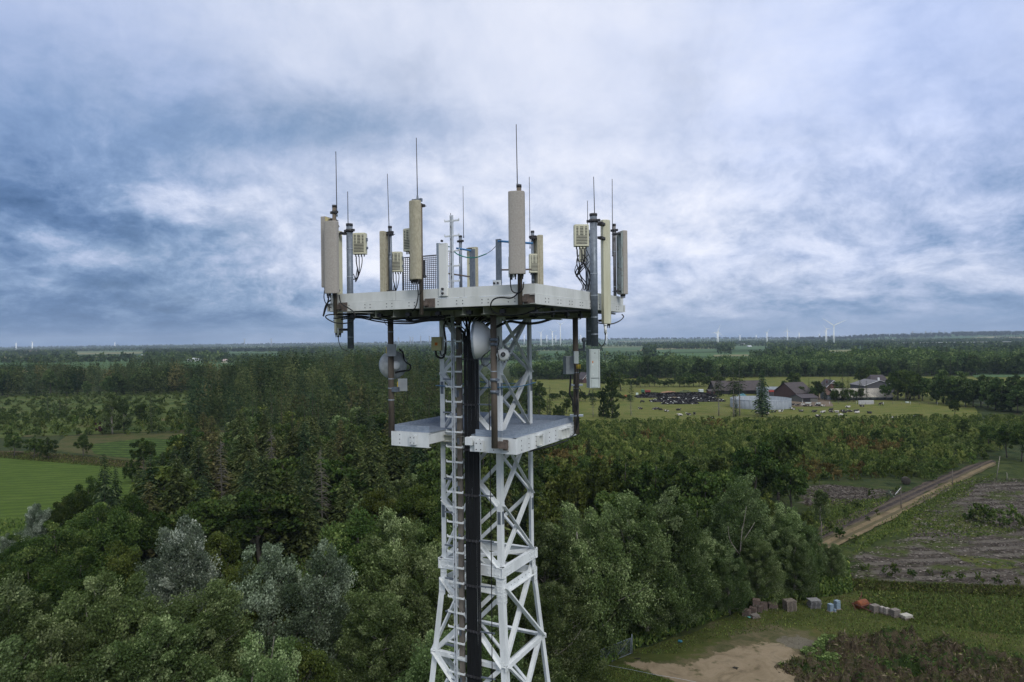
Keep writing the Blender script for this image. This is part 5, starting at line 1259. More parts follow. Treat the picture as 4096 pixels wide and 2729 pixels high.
def spruce(seed, Hh, Rr, zb, step, nb, nt_, mleaf, mbark, droop=.25, thin=1.0, dead=0.25, top_bare=False):
    """whorls of drooping branches dressed with hanging twigs"""
    rng = np.random.default_rng(seed); rr = random.Random(seed); cs = []; axs = []; ls = []; ws = []; ti = []; lim = []
    z = zb
    while z < Hh * .985:
        f_ = (z - zb) / (Hh - zb); Lb = Rr * ((1 - f_) ** .75) * (.35 + .65 * min(1, f_ * 5 + .45)) * rr.uniform(.72, 1.1) + .18; k = max(3, int(nb * (.6 + .4 * (1 - f_))))
        a0 = rr.random() * 6.28; tb = rr.gauss(.42, .12)
        for j in range(k):
            if rr.random() > thin: continue
            an = a0 + 2 * PI * j / k + rr.uniform(-.25, .25); d = np.array([math.cos(an), math.sin(an), 0.0]); L_ = Lb * rr.uniform(.7, 1.15); rise = rr.uniform(.05, .3) + f_ * .35
            m_ = max(2, int(nt_ * (.35 + .65 * L_ / Rr))); t = (np.arange(m_) + rng.random(m_)) / m_; t = .12 + .88 * t
            p = np.outer(t * L_, d); p[:, 2] += z + t * L_ * rise - (t ** 2) * L_ * (rise + droop)
            side = np.array([-d[1], d[0], 0]); s = rng.choice([-1, 1], m_)[:, None]; wd = L_ * .30 * (1.15 - t)[:, None] * rng.uniform(.2, 1, (m_, 1))
            cs.append(p + side * s * wd + np.array([0, 0, -1]) * rng.uniform(0, .14, (m_, 1)) * L_ * .5)
            axs.append(d * .7 + side * s * .7 + np.array([0, 0, -1]) * rng.uniform(.1, .9, (m_, 1))); sc_ = (.24 + .22 * L_) * (1.25 - .5 * t) * rng.uniform(.7, 1.3, m_); ls.append(sc_); ws.append(sc_ * rng.uniform(.28, .5, m_))
            ti.append(np.clip(tb + rr.gauss(0, .08) + rng.normal(0, .12, m_) + .22 * (t > .8), 0, 1))
        z += step * rr.uniform(.8, 1.2) * (1 - .35 * f_)
    c = np.concatenate(cs); a = unit(np.concatenate(axs)); l = np.concatenate(ls)[:, None]; w = np.concatenate(ws)[:, None]; n = len(c)
    b = unit(np.cross(a, np.array([0, 0, 1.0]) + rng.normal(size=(n, 3)) * .5))
    V = np.stack([c - a * l * .5, c + b * w * .5, c + a * l * .5, c - b * w * .5], 1).reshape(-1, 3)
    tr = ([Vector((0, 0, Hh * k / 6)) for k in range(7)], [max(.02, .012 * Hh * (1 - k / 6.1)) for k in range(7)])
    for k in range(int(dead * 40)):
        zz = rr.uniform(.08, 1) * zb + .2; an = rr.random() * 6.28; L_ = rr.uniform(.3, .9) * Rr; lim.append(([Vector((0, 0, zz)), Vector((math.cos(an) * L_ * .5, math.sin(an) * L_ * .5, zz - .02)), Vector((math.cos(an) * L_, math.sin(an) * L_, zz - .25 * L_))], [.03, .02, .008]))
    return np_mesh('crown', V, quads(n), mleaf, np.concatenate(ti)), limb_mesh(tr, lim, mbark)


def deadtree(seed, Hh):
    rr = random.Random(seed); lim = []; mk = mat('grey dead wood', (.10, .095, .08), .9, 0, .2, 3)
    tr = ([Vector((math.sin(k * .8) * .08, 0, Hh * k / 7)) for k in range(8)], [max(.015, .011 * Hh * (1 - k / 7.2)) for k in range(8)])
    for k in range(90):
        z = rr.uniform(.25, .97) * Hh; an = rr.random() * 6.28; L_ = 3.0 * (1.05 - z / Hh) * rr.uniform(.5, 1.2) + .4; d = Vector((math.cos(an), math.sin(an), 0))
        lim.append(([Vector((0, 0, z)), d * L_ * .5 + Vector((0, 0, z + .05)), d * L_ + Vector((0, 0, z - .3 * L_))], [.055, .035, .015]))
    return limb_mesh(tr, lim, mk)


# prototypes: (crown, trunk) meshes with the height they were built at
def fam(fn, seeds, *a, **k): return [fn(s, *a, **k) for s in seeds]


PR = {}
PR['oakN'] = (11.0, [broadleaf(s, 11, 4.2, 2.2, 120, 290, .215, LM_OAK, M_BARK, nl=22) for s in (1, 2, 3)])
PR['aspN'] = (14.0, [broadleaf(s, 14, 3.9, 2.0, 210, 320, .175, LM_ASPEN, M_BARKP, 'up', nl=40) for s in (4, 5, 6, 7)])
PR['silN'] = (13.5, [broadleaf(s, 13.5, 3.9, 3.2, 150, 320, .17, LM_SILVER, M_BARKP, 'up', nl=34) for s in (8, 9)])
PR['sagN'] = (13.5, [broadleaf(s, 13.5, 3.8, 2.5, 150, 300, .175, LM_SAGE, M_BARKP, 'up', nl=34) for s in (17, 18)])
PR['yelN'] = (10.0, [broadleaf(s, 10, 3.4, 1.5, 110, 290, .195, LM_YEL, M_BARK, nl=24) for s in (10, 11)])
PR['oakM'] = (11.0, [broadleaf(s, 11, 4.2, 1.8, 80, 70, .46, LM_OAK, M_BARK, nl=10) for s in (21, 22, 23, 24)])
PR['yelM'] = (10.0, [broadleaf(s, 10, 3.6, 1.4, 70, 70, .44, LM_YEL, M_BARK, nl=10) for s in (25, 26)])
PR['aspM'] = (13.0, [broadleaf(s, 13, 3.4, 1.6, 90, 70, .42, LM_ASPEN, M_BARKP, 'up', nl=14) for s in (27, 28)])
PR['spN'] = (16.0, [spruce(s, 16, 3.5, 1.5, .40, 9, 17, LM_SPRUCE, M_BARKB) for s in (31, 32, 33, 34)])
PR['spB'] = (16.0, [spruce(s, 16, 3.0, 2.5, .42, 8, 13, LM_BROWN, M_BARKB, dead=.8) for s in (35, 36)])
PR['spD'] = (16.0, [spruce(s, 16, 3.2, 1.0, .42, 9, 14, LM_SPRUCED, M_BARKB) for s in (37, 38)])
PR['spM'] = (18.0, [spruce(s, 18, 3.0, 1.5, .75, 8, 7, LM_SPRUCE, M_BARKB) for s in (41, 42, 43)])
PR['spMB'] = (18.0, [spruce(s, 18, 2.8, 2.5, .75, 7, 7, LM_BROWN, M_BARKB) for s in (44,)])
PR['spMD'] = (18.0, [spruce(s, 18, 3.1, 1.0, .75, 8, 7, LM_SPRUCED, M_BARKB) for s in (45, 46)])
PR['pine'] = (22.0, [spruce(s, 22, 3.3, 8.5, .65, 7, 14, LM_SPRUCED, M_BARKP, droop=.15, thin=.8, dead=1.2) for s in (47, 48, 49)])
PR['low'] = (14.0, [spruce(s, 14, 3.4, .6, .55, 8, 9, LM_SPRUCED, M_BARKB, droop=.3, thin=.8) for s in (50,)])
PR['oakF'] = (14.0, [broadleaf(s, 14, 5.0, .6, 75, 44, .85, LM_FARG, M_BARK, nl=5) for s in (51, 52, 53, 54)])
PR['ivy'] = (14.0, [broadleaf(58, 14, 2.6, .2, 110, 45, .5, LM_OAK, M_BARK, 'up', nl=6)])
PR['shr'] = (3.2, [broadleaf(s, 3.2, 1.7, .1, 22, 24, .34, LM_SHRUB, M_BARK, 'up', nl=3) for s in (61, 62, 63, 64)])
PR['shrR'] = (2.6, [broadleaf(s, 2.6, 1.6, .1, 20, 22, .32, LM_RUSSET, M_BARKB, 'up', nl=3) for s in (65, 66)])
PR['shrG'] = (3.0, [broadleaf(s, 3.0, 2.0, .1, 24, 22, .36, LM_SCRUB, M_BARK, nl=3) for s in (67, 68, 69)])
PR['shrD'] = (3.6, [broadleaf(s, 3.6, 2.2, .1, 26, 26, .40, LM_OAK, M_BARK, nl=3) for s in (70, 71)])
PR['shrP'] = (3.4, [broadleaf(72, 3.4, 2.0, .1, 24, 24, .36, LM_PURPLE, M_BARKB, nl=3)])
PR['shrS'] = (3.0, [broadleaf(73, 3.0, 1.6, .1, 22, 24, .30, LM_SILVER, M_BARK, 'up', nl=3)])

TREES = []


def tree(kind, pos, h, name, label, group=None, cat='tree', single=False, rz=None, wide=1.0, v=None):
    H0, L_ = PR[kind]; v = random.randrange(len(L_)) if v is None else v; cr, tk = L_[v]; s = h / H0; rz = random.uniform(0, 6.28) if rz is None else rz
    if single:
        o = bpy.data.objects.new(name, cr); C.objects.link(o); o.location = pos; o.rotation_euler = (0, 0, rz); o.scale = (s * wide, s * wide, s); return tag(o, label, cat, group)
    e = empty(name, pos, rz, label, cat, group); e.scale = (s * wide, s * wide, s)
    for nm, me in (('crown', cr), ('trunk', tk)): o = bpy.data.objects.new(nm, me); C.objects.link(o); o.parent = e
    TREES.append((pos.x, pos.y)); return e


def at(x, D):
    """ground point in photo column x (2353 wide) at distance D"""
    r_ = (x * K - 2048) / F; X = r_ * D; return Vector((X, D, hill(X, D)))




WH = lambda x: ('far left' if x < 300 else 'left' if x < 700 else 'just left of the mast' if x < 1000 else 'behind the mast' if x < 1240 else 'just right of the mast' if x < 1500 else 'right of the mast' if x < 1900 else 'far right')


def T1(kind, x, D, h, name, label, group=None, **k): return tree(kind, at(x, D), h, name, label, group, **k)


# ---- near broadleaf trees, one by one: (kind, x, D, height)
near = [('aspN', -40, 44, 12.5, 'bottom left corner aspen, its crown cut by the edge of the photo'), ('aspN', 110, 47, 12.8, 'pale green aspen at the bottom left, second from the corner'), ('aspN', 245, 44, 12.2, 'pale green aspen at the bottom left, third from the corner'),
        ('aspN', 205, 53, 13.8, 'aspen with a ragged top standing behind the bottom left row'), ('aspN', 370, 47, 13.0, 'pale green aspen at the bottom, below the silver poplar'), ('aspN', 455, 52, 13.6, 'taller aspen just below and right of the silver poplar'), ('aspN', 560, 46, 11.6, 'aspen at the bottom between the silver poplar and the paired silvery crowns'),
        ('yelN', 672, 50, 10.2, 'narrow yellow-green tree with a pale forked trunk below the paired silvery crowns'), ('aspN', 20, 56, 13.0, 'aspen at the left edge under the dark oaks'), ('yelN', 560, 62, 12.0, 'yellow-green tree between the two silvery trees'),
        ('silN', 395, 68, 14.6, 'bright silver-leaved poplar standing out at the lower left'), ('sagN', 615, 61, 13.6, 'left of the paired silvery poplars left of the mast foot'), ('sagN', 725, 62, 13.4, 'right of the paired silvery poplars left of the mast foot'),
        ('silN', 92, 102, 8.4, 'silvery poplar at the corner of the bright green field'), ('silN', 8, 96, 5.6, 'small silvery poplar at the left edge below the green field'),
        ('oakN', 35, 86, 8.2, 'dark oak at the left edge below the green field'), ('oakN', 125, 82, 10.8, 'dark oak below the silvery tree by the field corner'), ('oakN', 215, 86, 12.0, 'dark oak left of the bright silver poplar'), ('oakN', 65, 70, 10.5, 'dark oak lowest at the left edge'),
        ('oakN', 175, 70, 11.0, 'dark oak directly above the bottom left aspens'), ('yelN', 265, 74, 10.6, 'olive tree just left of the bright silver poplar'), ('oakN', 300, 92, 11.5, 'dark oak behind the bright silver poplar'), ('yelN', 500, 78, 10.8, 'yellow-green tree just behind the right of the bright silver poplar'),
        ('aspN', 900, 68, 14.6, 'tall willow-like tree left of the mast, tallest of its clump'), ('aspN', 965, 60, 13.2, 'bushy pale tree right beside the mast leg on the left'), ('aspN', 860, 56, 11.6, 'pale tree low left of the mast'), ('aspN', 985, 49, 10.8, 'pale tree at the bottom touching the left mast leg'), ('oakN', 830, 76, 13.0, 'dark tree with bare lower limbs between the silvery pair and the willow-like clump'),
        ('aspN', 1060, 66, 13.5, 'pale tree seen through the mast, left part'), ('aspN', 1140, 63, 13.2, 'pale tree seen through the mast, right part'), ('aspN', 1120, 52, 10.8, 'low pale tree seen through the flared mast foot'),
        ('yelN', 950, 92, 13.2, 'yellowish tree just above the willow-like clump left of the mast'), ('yelN', 860, 95, 12.0, 'olive tree above the dark gap left of the mast'), ('oakN', 1040, 90, 12.4, 'dark tree behind the mast below the lower platform'),
        ('aspN', 1255, 67, 13.8, 'pale windblown tree just right of the mast'), ('aspN', 1335, 70, 14.4, 'pale windblown tree second right of the mast'), ('aspN', 1440, 74, 14.9, 'tall windblown tree in the middle of the row right of the mast'), ('aspN', 1525, 77, 14.8, 'windblown tree at the right end of the tall row right of the mast'),
        ('aspN', 1268, 58, 11.2, 'lower windblown tree overhanging the mesh gate from the left'), ('aspN', 1380, 77, 11.0, 'windblown tree right behind the mesh gate'), ('aspN', 1250, 49, 9.0, 'lowest pale tree beside the right mast leg'), ('aspN', 1480, 73, 9.0, 'low leafy tree right of the mesh gate'), ('aspN', 1560, 76, 9.5, 'low leafy tree on the lawn edge, left of the brick pallets'),
        ('aspN', 1620, 80, 9.2, 'leafy tree at the lawn edge above the brick pallets'), ('aspN', 1700, 87, 13.8, 'tree with a pale forked trunk in the row above the brick pallets'), ('aspN', 1785, 88, 10.2, 'leafy tree right of the pale forked trunk'), ('aspN', 1842, 90, 7.6, 'leafy tree behind the pallet stacks'), ('aspN', 1905, 90, 4.8, 'rounded end tree of the row, left of the rusty roller'),
        ('aspN', 1735, 82, 7.8, 'low hedge tree behind the brick pallets'), ('aspN', 1820, 84, 7.4, 'low hedge tree behind the tall pallet stack'), ('aspN', 1668, 79, 7.4, 'low hedge tree left of the brick pallets')]
for i, (kd, x, D, h, lb) in enumerate(near):
    nm = {'aspN': 'aspen_tree', 'silN': 'silver_poplar', 'sagN': 'silver_poplar', 'oakN': 'oak_tree', 'yelN': 'broadleaf_tree'}[kd]
    e = T1(kd, x, D, h, nm, lb, 'near broadleaf trees around the mast foot', wide={'aspN': 1.28, 'silN': 1.12, 'sagN': 1.15, 'oakN': 1.12, 'yelN': 1.05}[kd])
    if 'tree with a pale forked' in lb:      # the bare pale fork on the near side of the crown
        m = MB(); b_ = (Matrix.Rotation(-e.rotation_euler.z, 3, 'Z') @ Vector((-1.2, -2.9, 0))) / e.scale.z; q = lambda x_, z_: b_ + (Matrix.Rotation(-e.rotation_euler.z, 3, 'Z') @ Vector((x_, 0, 0))) + Vector((0, 0, z_))
        m.tube(smooth_pts([q(.1, 1), q(0, 4), q(.2, 8), q(.5, 10), q(.7, 11.6)], 4), [.085 - .004 * k for k in range(17)], 6); m.tube(smooth_pts([q(.1, 5.5), q(-.9, 7.4), q(-1.1, 9.2)], 4), [.05 - .004 * k for k in range(9)], 5); m.tube(smooth_pts([q(.15, 7), q(1.0, 8.6), q(1.5, 9.6)], 4), [.05 - .004 * k for k in range(9)], 5); m.build('bare_limb', M_BARKP, e)
# ---- second row right of the mast, and the plantation edge
sec = [('oakM', 1262, 118, 11.5), ('yelM', 1300, 112, 11.8), ('yelM', 1370, 116, 12.2), ('oakM', 1430, 120, 12.0), ('oakM', 1500, 114, 12.8), ('oakM', 1560, 110, 12.6), ('oakM', 1610, 104, 12.0), ('oakM', 1650, 112, 10.5), ('oakM', 1330, 132, 10.0), ('yelM', 1250, 100, 9.0), ('oakM', 1400, 100, 10.0), ('oakM', 1460, 96, 9.0),
       ('oakM', 1730, 128, 13.8), ('oakM', 1785, 132, 14.4), ('oakM', 1815, 124, 9.5), ('oakM', 1600, 95, 9.5), ('yelM', 1545, 92, 8.0), ('oakM', 1690, 104, 8.0), ('aspM', 1880, 118, 5.6), ('yelM', 1760, 112, 6.5), ('oakM', 1010, 112, 12.4), ('yelM', 1090, 110, 12.0), ('oakM', 1150, 120, 12.5), ('oakM', 1200, 112, 11.0)]
side = ['dark round tree', 'broad dark tree', 'olive round tree', 'dense tree']
lab2 = ['directly right of the mast', 'first yellowish', 'second yellowish', 'left of centre', 'in the middle', 'right of centre', 'above the windblown row end', 'beside the gap', 'set back', 'tucked low', 'lower', 'lowest']
for i, (kd, x, D, h) in enumerate(sec):
    sp = ['dark tree directly right of the mast, behind the windblown row', 'yellow-topped tree first right of the mast behind the windblown row', 'yellow-topped tree second right of the mast behind the windblown row', 'dark tree behind the left part of the windblown row', 'dark tree behind the middle of the windblown row', 'dark tall tree behind the right end of the windblown row', 'dark tree between the windblown row and the pale forked trunk', 'dark tree above the gap left of the pale forked trunk', 'dark tree set far back behind the yellow-topped ones', 'low yellowish tree close right of the mast', 'low dark tree hidden behind the windblown row, left', 'low dark tree hidden behind the windblown row, right',
          'left of two large dark oaks above the pale forked trunk', 'right and taller of two large dark oaks beside the felled ground', 'small dark tree at the foot of the large oaks', 'shadowy low tree in the gap left of the pale forked trunk', 'lowest yellowish tree in the gap left of the pale forked trunk', 'small dark tree right behind the pale forked trunk', 'small round tree standing alone on the felled ground left of the track', 'yellowish bush-like tree under the large dark oaks', 'dark tree behind the mast, left', 'yellowish tree behind the mast', 'dark tree behind the mast, right', 'dark tree filling in right behind the mast leg'][i]
    T1(kd, x, D, h, 'broadleaf_tree', sp, 'second row of trees right of the mast')
# ---- left middle distance, one by one
for kd, x, D, h, nm, lb in [('oakM', 30, 196, 7.2, 'oak_tree', 'round dark tree at the left edge above the bright field'), ('oakM', 75, 192, 6.8, 'oak_tree', 'left half of the wide dark bush above the bright field'), ('oakM', 108, 190, 6.6, 'oak_tree', 'right half of the wide dark bush above the bright field'), ('oakM', 188, 194, 6.6, 'oak_tree', 'lone round dark tree in the heath above the bright field'),
                            ('oakM', 328, 168, 9.2, 'oak_tree', 'spreading oak above the far end of the bright field'), ('oakM', 425, 152, 14.4, 'oak_tree', 'tall oak left of the spruce wood'), ('oakM', 452, 158, 9.5, 'oak_tree', 'lower oak at the right foot of the tall oak'), ('oakM', 300, 158, 5.6, 'oak_tree', 'low bushy tree left of the spreading oak'), ('yelM', 500, 150, 8.2, 'broadleaf_tree', 'yellowish tree right of the tall oak'),
                            ('aspM', 255, 240, 14.6, 'birch_tree', 'birch with leaning pale stems in the green clearing'), ('aspM', 283, 244, 12.6, 'birch_tree', 'second birch, right of the leaning one in the clearing'), ('shrP', 233, 240, 5.2, 'purple_shrub', 'dark purple bush at the foot of the birches'), ('spMD', 345, 246, 10.4, 'spruce_tree', 'small spruce right of the birches'), ('oakM', 318, 262, 8.2, 'broadleaf_tree', 'round tree right of the birches'),
                            ('spMD', 108, 300, 12, 'spruce_tree', 'narrow dark conifer in the clearing, leftmost'), ('spMD', 122, 298, 9, 'spruce_tree', 'narrow dark conifer in the clearing, second'), ('spMD', 136, 302, 12.5, 'spruce_tree', 'narrow dark conifer in the clearing, third'), ('spMD', 150, 300, 9, 'spruce_tree', 'narrow dark conifer in the clearing, fourth'),
                            ('spD', 236, 97, 16.6, 'spruce_tree', 'dark pointed spruce jutting over the bright green field'), ('spD', 262, 104, 13.5, 'spruce_tree', 'spruce leaning against the right of the pointed one by the field'), ('oakN', 170, 104, 9.8, 'oak_tree', 'round dark tree left of the pointed spruce by the field'), ('oakN', 205, 110, 10.4, 'oak_tree', 'dark oak on the field edge just left of the pointed spruce'),
                            ('spMD', 345, 262, 13.5, 'spruce_tree', 'spruce behind the small one right of the birches'), ('oakM', 520, 175, 9.5, 'oak_tree', 'oak at the left edge of the spruce wood')]:
    T1(kd, x, D, h, nm, lb, 'trees of the left middle distance')
for k, (x, D, h) in enumerate([(246, 94, 9.0), (620, 130, 16), (735, 112, 15), (505, 118, 15.5)]):
    e = T1('spN', x, D, h, 'dead_spruce', ['bare grey dead spruce below the pointed one by the field', 'bare dead spruce standing in the middle of the spruce wood', 'bare dead spruce near the lower edge of the spruce wood', 'bare dead spruce at the left of the spruce wood'][k], 'dead bare spruces')
    for ch in list(e.children): bpy.data.objects.remove(ch)
    o = bpy.data.objects.new('trunk', deadtree(200 + k, 16.0)); C.objects.link(o); o.parent = e
# ---- woods filled by spacing: individuals in front, the rest as one mass
def scatter(x0, x1, D0, D1, sp, rng, cond=None, grow=0.0):
    out = []; y = D0
    while y < D1:
        s = sp * (1 + grow * (y - D0) / (D1 - D0)); r0, r1 = (x0 * K - 2048) / F * y, (x1 * K - 2048) / F * y; x = r0 + rng.random() * s
        while x < r1:
            p = (x + rng.uniform(-.38, .38) * s, y + rng.uniform(-.42, .42) * s); q = px_of(p)
            if (cond is None or cond(q, p[1])): out.append((p[0], p[1], q))
            x += s
        y += s * .9
    return out


def lod(kind, V0=None):
    """vertices, faces, tint of a crown mesh as arrays"""
    res = []
    for cr, tk in PR[kind][1]:
        n = len(cr.vertices); v = np.empty(n * 3, np.float32); cr.vertices.foreach_get('co', v); t = np.empty(len(cr.polygons), np.float32); cr.attributes['tint'].data.foreach_get('value', t); res.append((v.reshape(-1, 3), t))
    return PR[kind][0], res


def far_proto(seed, Hh, Rr, n, leaf, conifer=False):
    rng = np.random.default_rng(seed)
    if conifer: z = rng.random(n) ** .8 * Hh * .95 + .3; r_ = Rr * (1 - z / Hh) * rng.uniform(.5, 1.05, n) + .1; a = rng.random(n) * 6.28; c = np.stack([np.cos(a) * r_, np.sin(a) * r_, z], 1)
    else: d = unit(rng.normal(size=(n, 3))); lo_ = 1 + .2 * np.sin(3 * np.arctan2(d[:, 1], d[:, 0]) + seed) + .12 * np.sin(5 * d[:, 2] + seed); c = d * (lo_ * rng.uniform(.55, 1, n))[:, None] * np.array([Rr, Rr, Hh * .46]) + np.array([0, 0, Hh * .52])
    l = leaf * rng.uniform(.6, 1.4, n) * ((1.2 - c[:, 2] / Hh) if conifer else 1); V = leaves(c, l, l * .7, rng, up=.6)
    lm = np.clip(rng.normal(.45, .16, n), 0, 1); return V.astype(np.float32), lm


def mass(name, pts, protos, mats, label, cat, trunk=False):
    """pts = [(x, y, z, height, proto index, material index)] merged into one object"""
    Vs, T_, MI = [], [], []
    for k, (x, y, z, h, pi, mi) in enumerate(pts):
        H0, V, t = protos[pi]; s = h / H0; a = RNG.random() * 6.28; ca, sa = math.cos(a) * s, math.sin(a) * s
        W = np.empty_like(V); W[:, 0] = V[:, 0] * ca - V[:, 1] * sa + x; W[:, 1] = V[:, 0] * sa + V[:, 1] * ca + y; W[:, 2] = V[:, 2] * s + z
        Vs.append(W); T_.append(np.clip(t + RNG.normal(0, .20), 0, 1)); MI.append(np.full(len(t), mi, np.int32))
    V = np.concatenate(Vs); me = np_mesh(name, V, quads(len(V) // 4), mats, np.concatenate(T_), np.concatenate(MI)); o = bpy.data.objects.new(name, me); C.objects.link(o); tag(o, label, cat, None, 'stuff'); return o


rw = random.Random(91)
# spruce wood left of and behind the mast
def sw(q, D):
    if D < 104: return q > 330 and q < 1240 and not (q > 640 and D < 98)
    if D < 170: return q > 285 + (D - 104) * 2.6
    if D < 235: return q > 540
    if D < 300: return q > 430
    if D < 420: return q > 560 - (D - 300) * .3
    return True


pts = [p for p in scatter(250, 1225, 98, 520, 5.4, rw, sw, .35)]
pts += [p for p in scatter(-60, 420, 436, 600, 7.5, rw)]
pts = [p for p in pts if all((p[0] - a) ** 2 + (p[1] - b) ** 2 > 9 for a, b in TREES)]
hide = [p for p in pts if not (1060 < p[2] < 1230 and p[1] > 400)]
pts = sorted(hide, key=lambda p: p[1])
nsp = 0; rest = []
RN = ['front', 'second', 'third', 'middle', 'rear']
for (x, y, q) in pts:
    u = rw.random(); pos = Vector((x, y, hill(x, y))); top = 15.5 + min(6.5, (y - 100) * .028)
    gap = math.sin(x * .06 + 1.3) * math.sin(y * .045) * 1.6
    h = top * (rw.uniform(.66, 1.06) if y < 230 else rw.uniform(.82, 1.12)) + gap
    if q > 950 and y > 180: h *= .95 if q < 1050 else .72 if q < 1130 else .52
    if y < 118: h *= .86
    if nsp < 296:
        nr = y < 175
        if u < .24: kd, nm, ds = rw.choice(['yelM', 'oakM', 'oakM', 'aspM']), 'broadleaf_tree', 'broad-leaved tree'; h *= rw.uniform(.62, .85)
        elif u < .32: kd, nm, ds = ('spB' if nr else 'spMB'), 'spruce_tree', 'brown-tinged spruce'
        elif u < .58: kd, nm, ds = ('spD' if nr else 'spMD'), 'spruce_tree', 'dark green spruce'
        else: kd, nm, ds = ('spN' if nr else 'spM'), 'spruce_tree', 'olive spruce'
        row = RN[min(4, int((y - 98) / 26))]; sz = 'short' if h < top * .82 else 'tall' if h > top * 1.0 else 'medium-height'
        col = ['below the green clearing', 'left of the mast', 'under the left brown pole', 'beside the mast', 'behind the mast'][0 if q < 560 else 1 if q < 780 else 2 if q < 910 else 3 if q < 1005 else 4]
        tree(kd, pos, h, nm, f'{sz} {ds} in the {row} rows of the wood {col}', 'trees of the spruce wood left of the mast', wide=rw.uniform(1.15, 1.65)); nsp += 1
    else: rest.append((x, y, pos.z, h, rw.randrange(6), 0 if u < .5 else 1 if u < .78 else 2 if u < .92 else 3))
P3 = []
for s in range(6):
    if s < 5: V, t = None, None; cr = spruce(300 + s, 18, 3.0, 1.0, 1.3, 7, 4, LM_SPRUCE, M_BARKB, dead=0)[0]; n = len(cr.vertices); v = np.empty(n * 3, np.float32); cr.vertices.foreach_get('co', v); t = np.empty(len(cr.polygons), np.float32); cr.attributes['tint'].data.foreach_get('value', t); P3.append((18.0, v.reshape(-1, 3), t))
    else: V, t = far_proto(310, 15, 4.2, 420, 1.0); P3.append((19.0, V, t))
mass('spruce_wood', rest, P3, [LM_SPRUCE, LM_SPRUCED, LM_BROWN, LM_FARG], 'rear part of the spruce wood running back towards the horizon left of the mast', 'wood')

# birches and leafy trees in front of the left wood
k = 0
for x in range(-20, 760, 22):
    D = 432 + rw.uniform(-6, 10); h = rw.uniform(8, 17); k += 1
    if 480 < x < 560: h *= .5
    T1(rw.choice(['oakF', 'oakF', 'spM', 'spMD', 'oakF']), x + rw.uniform(-8, 8), D, h, 'woodland_tree', f'{"tall" if h > 13 else "low"} woodland tree, number {k} along the back edge of the left clearing', 'trees along the back edge of the left clearing')
# ---- farm belt and the leafy wood behind the pasture
kinds = ['oakF', 'oakF', 'oakF', 'spM', 'oakF', 'spMD']
pts = sorted([p for p in scatter(1180, 2420, 548, 830, 7.6, rw, lambda q, D: not (q > 2130 and 620 < D < 680) and D < (640 if q < 1500 else 690 + (q - 1500) * .16), .5)], key=lambda p: p[1]); rest = []; nb = 0
for (x, y, q) in pts:
    h = rw.uniform(10, 17) * (1 + .16 * math.sin(x * .02)) * (1 if y < 640 else 1.12); pos = Vector((x, y, hill(x, y)))
    if q < 1420: h *= .82
    if nb < 110:
        nb += 1; row = 'front' if y < 556 else 'second'; w_ = WH(q); tree(rw.choice(kinds), pos, h, 'woodland_tree', f'{"tall" if h > 16 else "rounded"} tree in the {row} row of the pasture wood, {w_}', 'trees of the leafy wood behind the pasture', wide=rw.uniform(.9, 1.2))
    else: rest.append((x, y, pos.z, h, rw.randrange(4) if rw.random() < .82 else 4, 0))
P4 = []
for s in range(4): V, t = far_proto(320 + s, 15, 5.2, 230, 1.5); P4.append((15.0, V, t))
V, t = far_proto(330, 18, 3.2, 200, 1.5, True); P4.append((18.0, V, t))
LM_FARS = leaf_mat('distant spruce', (.010, .020, .014), (.022, .036, .022), (.04, .058, .034), hue=0)
mass('leafy_wood', rest, P4, [LM_FARG], 'broad belt of leafy wood stretching behind the farm and the pasture', 'wood')
# hedges and groups round the pasture
hedge = [(1450, 452, 6), (1470, 450, 7.5), (1492, 455, 8.5), (1515, 450, 5), (1535, 452, 6), (1560, 450, 8.5), (1582, 452, 10), (1605, 450, 9.5), (1628, 452, 7), (1648, 455, 7.5), (1425, 420, 12), (1400, 430, 13), (1378, 428, 9)]
hedge += [(x + 11, D + 3, h * .8) for x, D, h in hedge[:10]]
for i, (x, D, h) in enumerate(hedge): T1('oakM', x, D, h, 'hedge_tree', f'bushy hedge tree number {i + 1} of the hedge behind the black silage heap', 'hedge behind the silage heap', wide=1.35)
for k in range(14):
    T1(rw.choice(['spM', 'spMD', 'spM', 'oakM']), rw.uniform(1165, 1262), rw.uniform(262, 335), rw.uniform(9, 14), 'spruce_tree', f'spruce number {k + 1} of the clump closing the pasture behind the right mast leg', 'spruce clump at the left end of the pasture')
for k in range(15):
    T1('oakM', 1268 + 12.5 * k, rw.uniform(345, 358), rw.uniform(3, 5.5), 'hedge_bush', f'low bush number {k + 1} from the mast in the hedge across the left pasture', 'low hedge across the left pasture', cat='bush', wide=1.5)
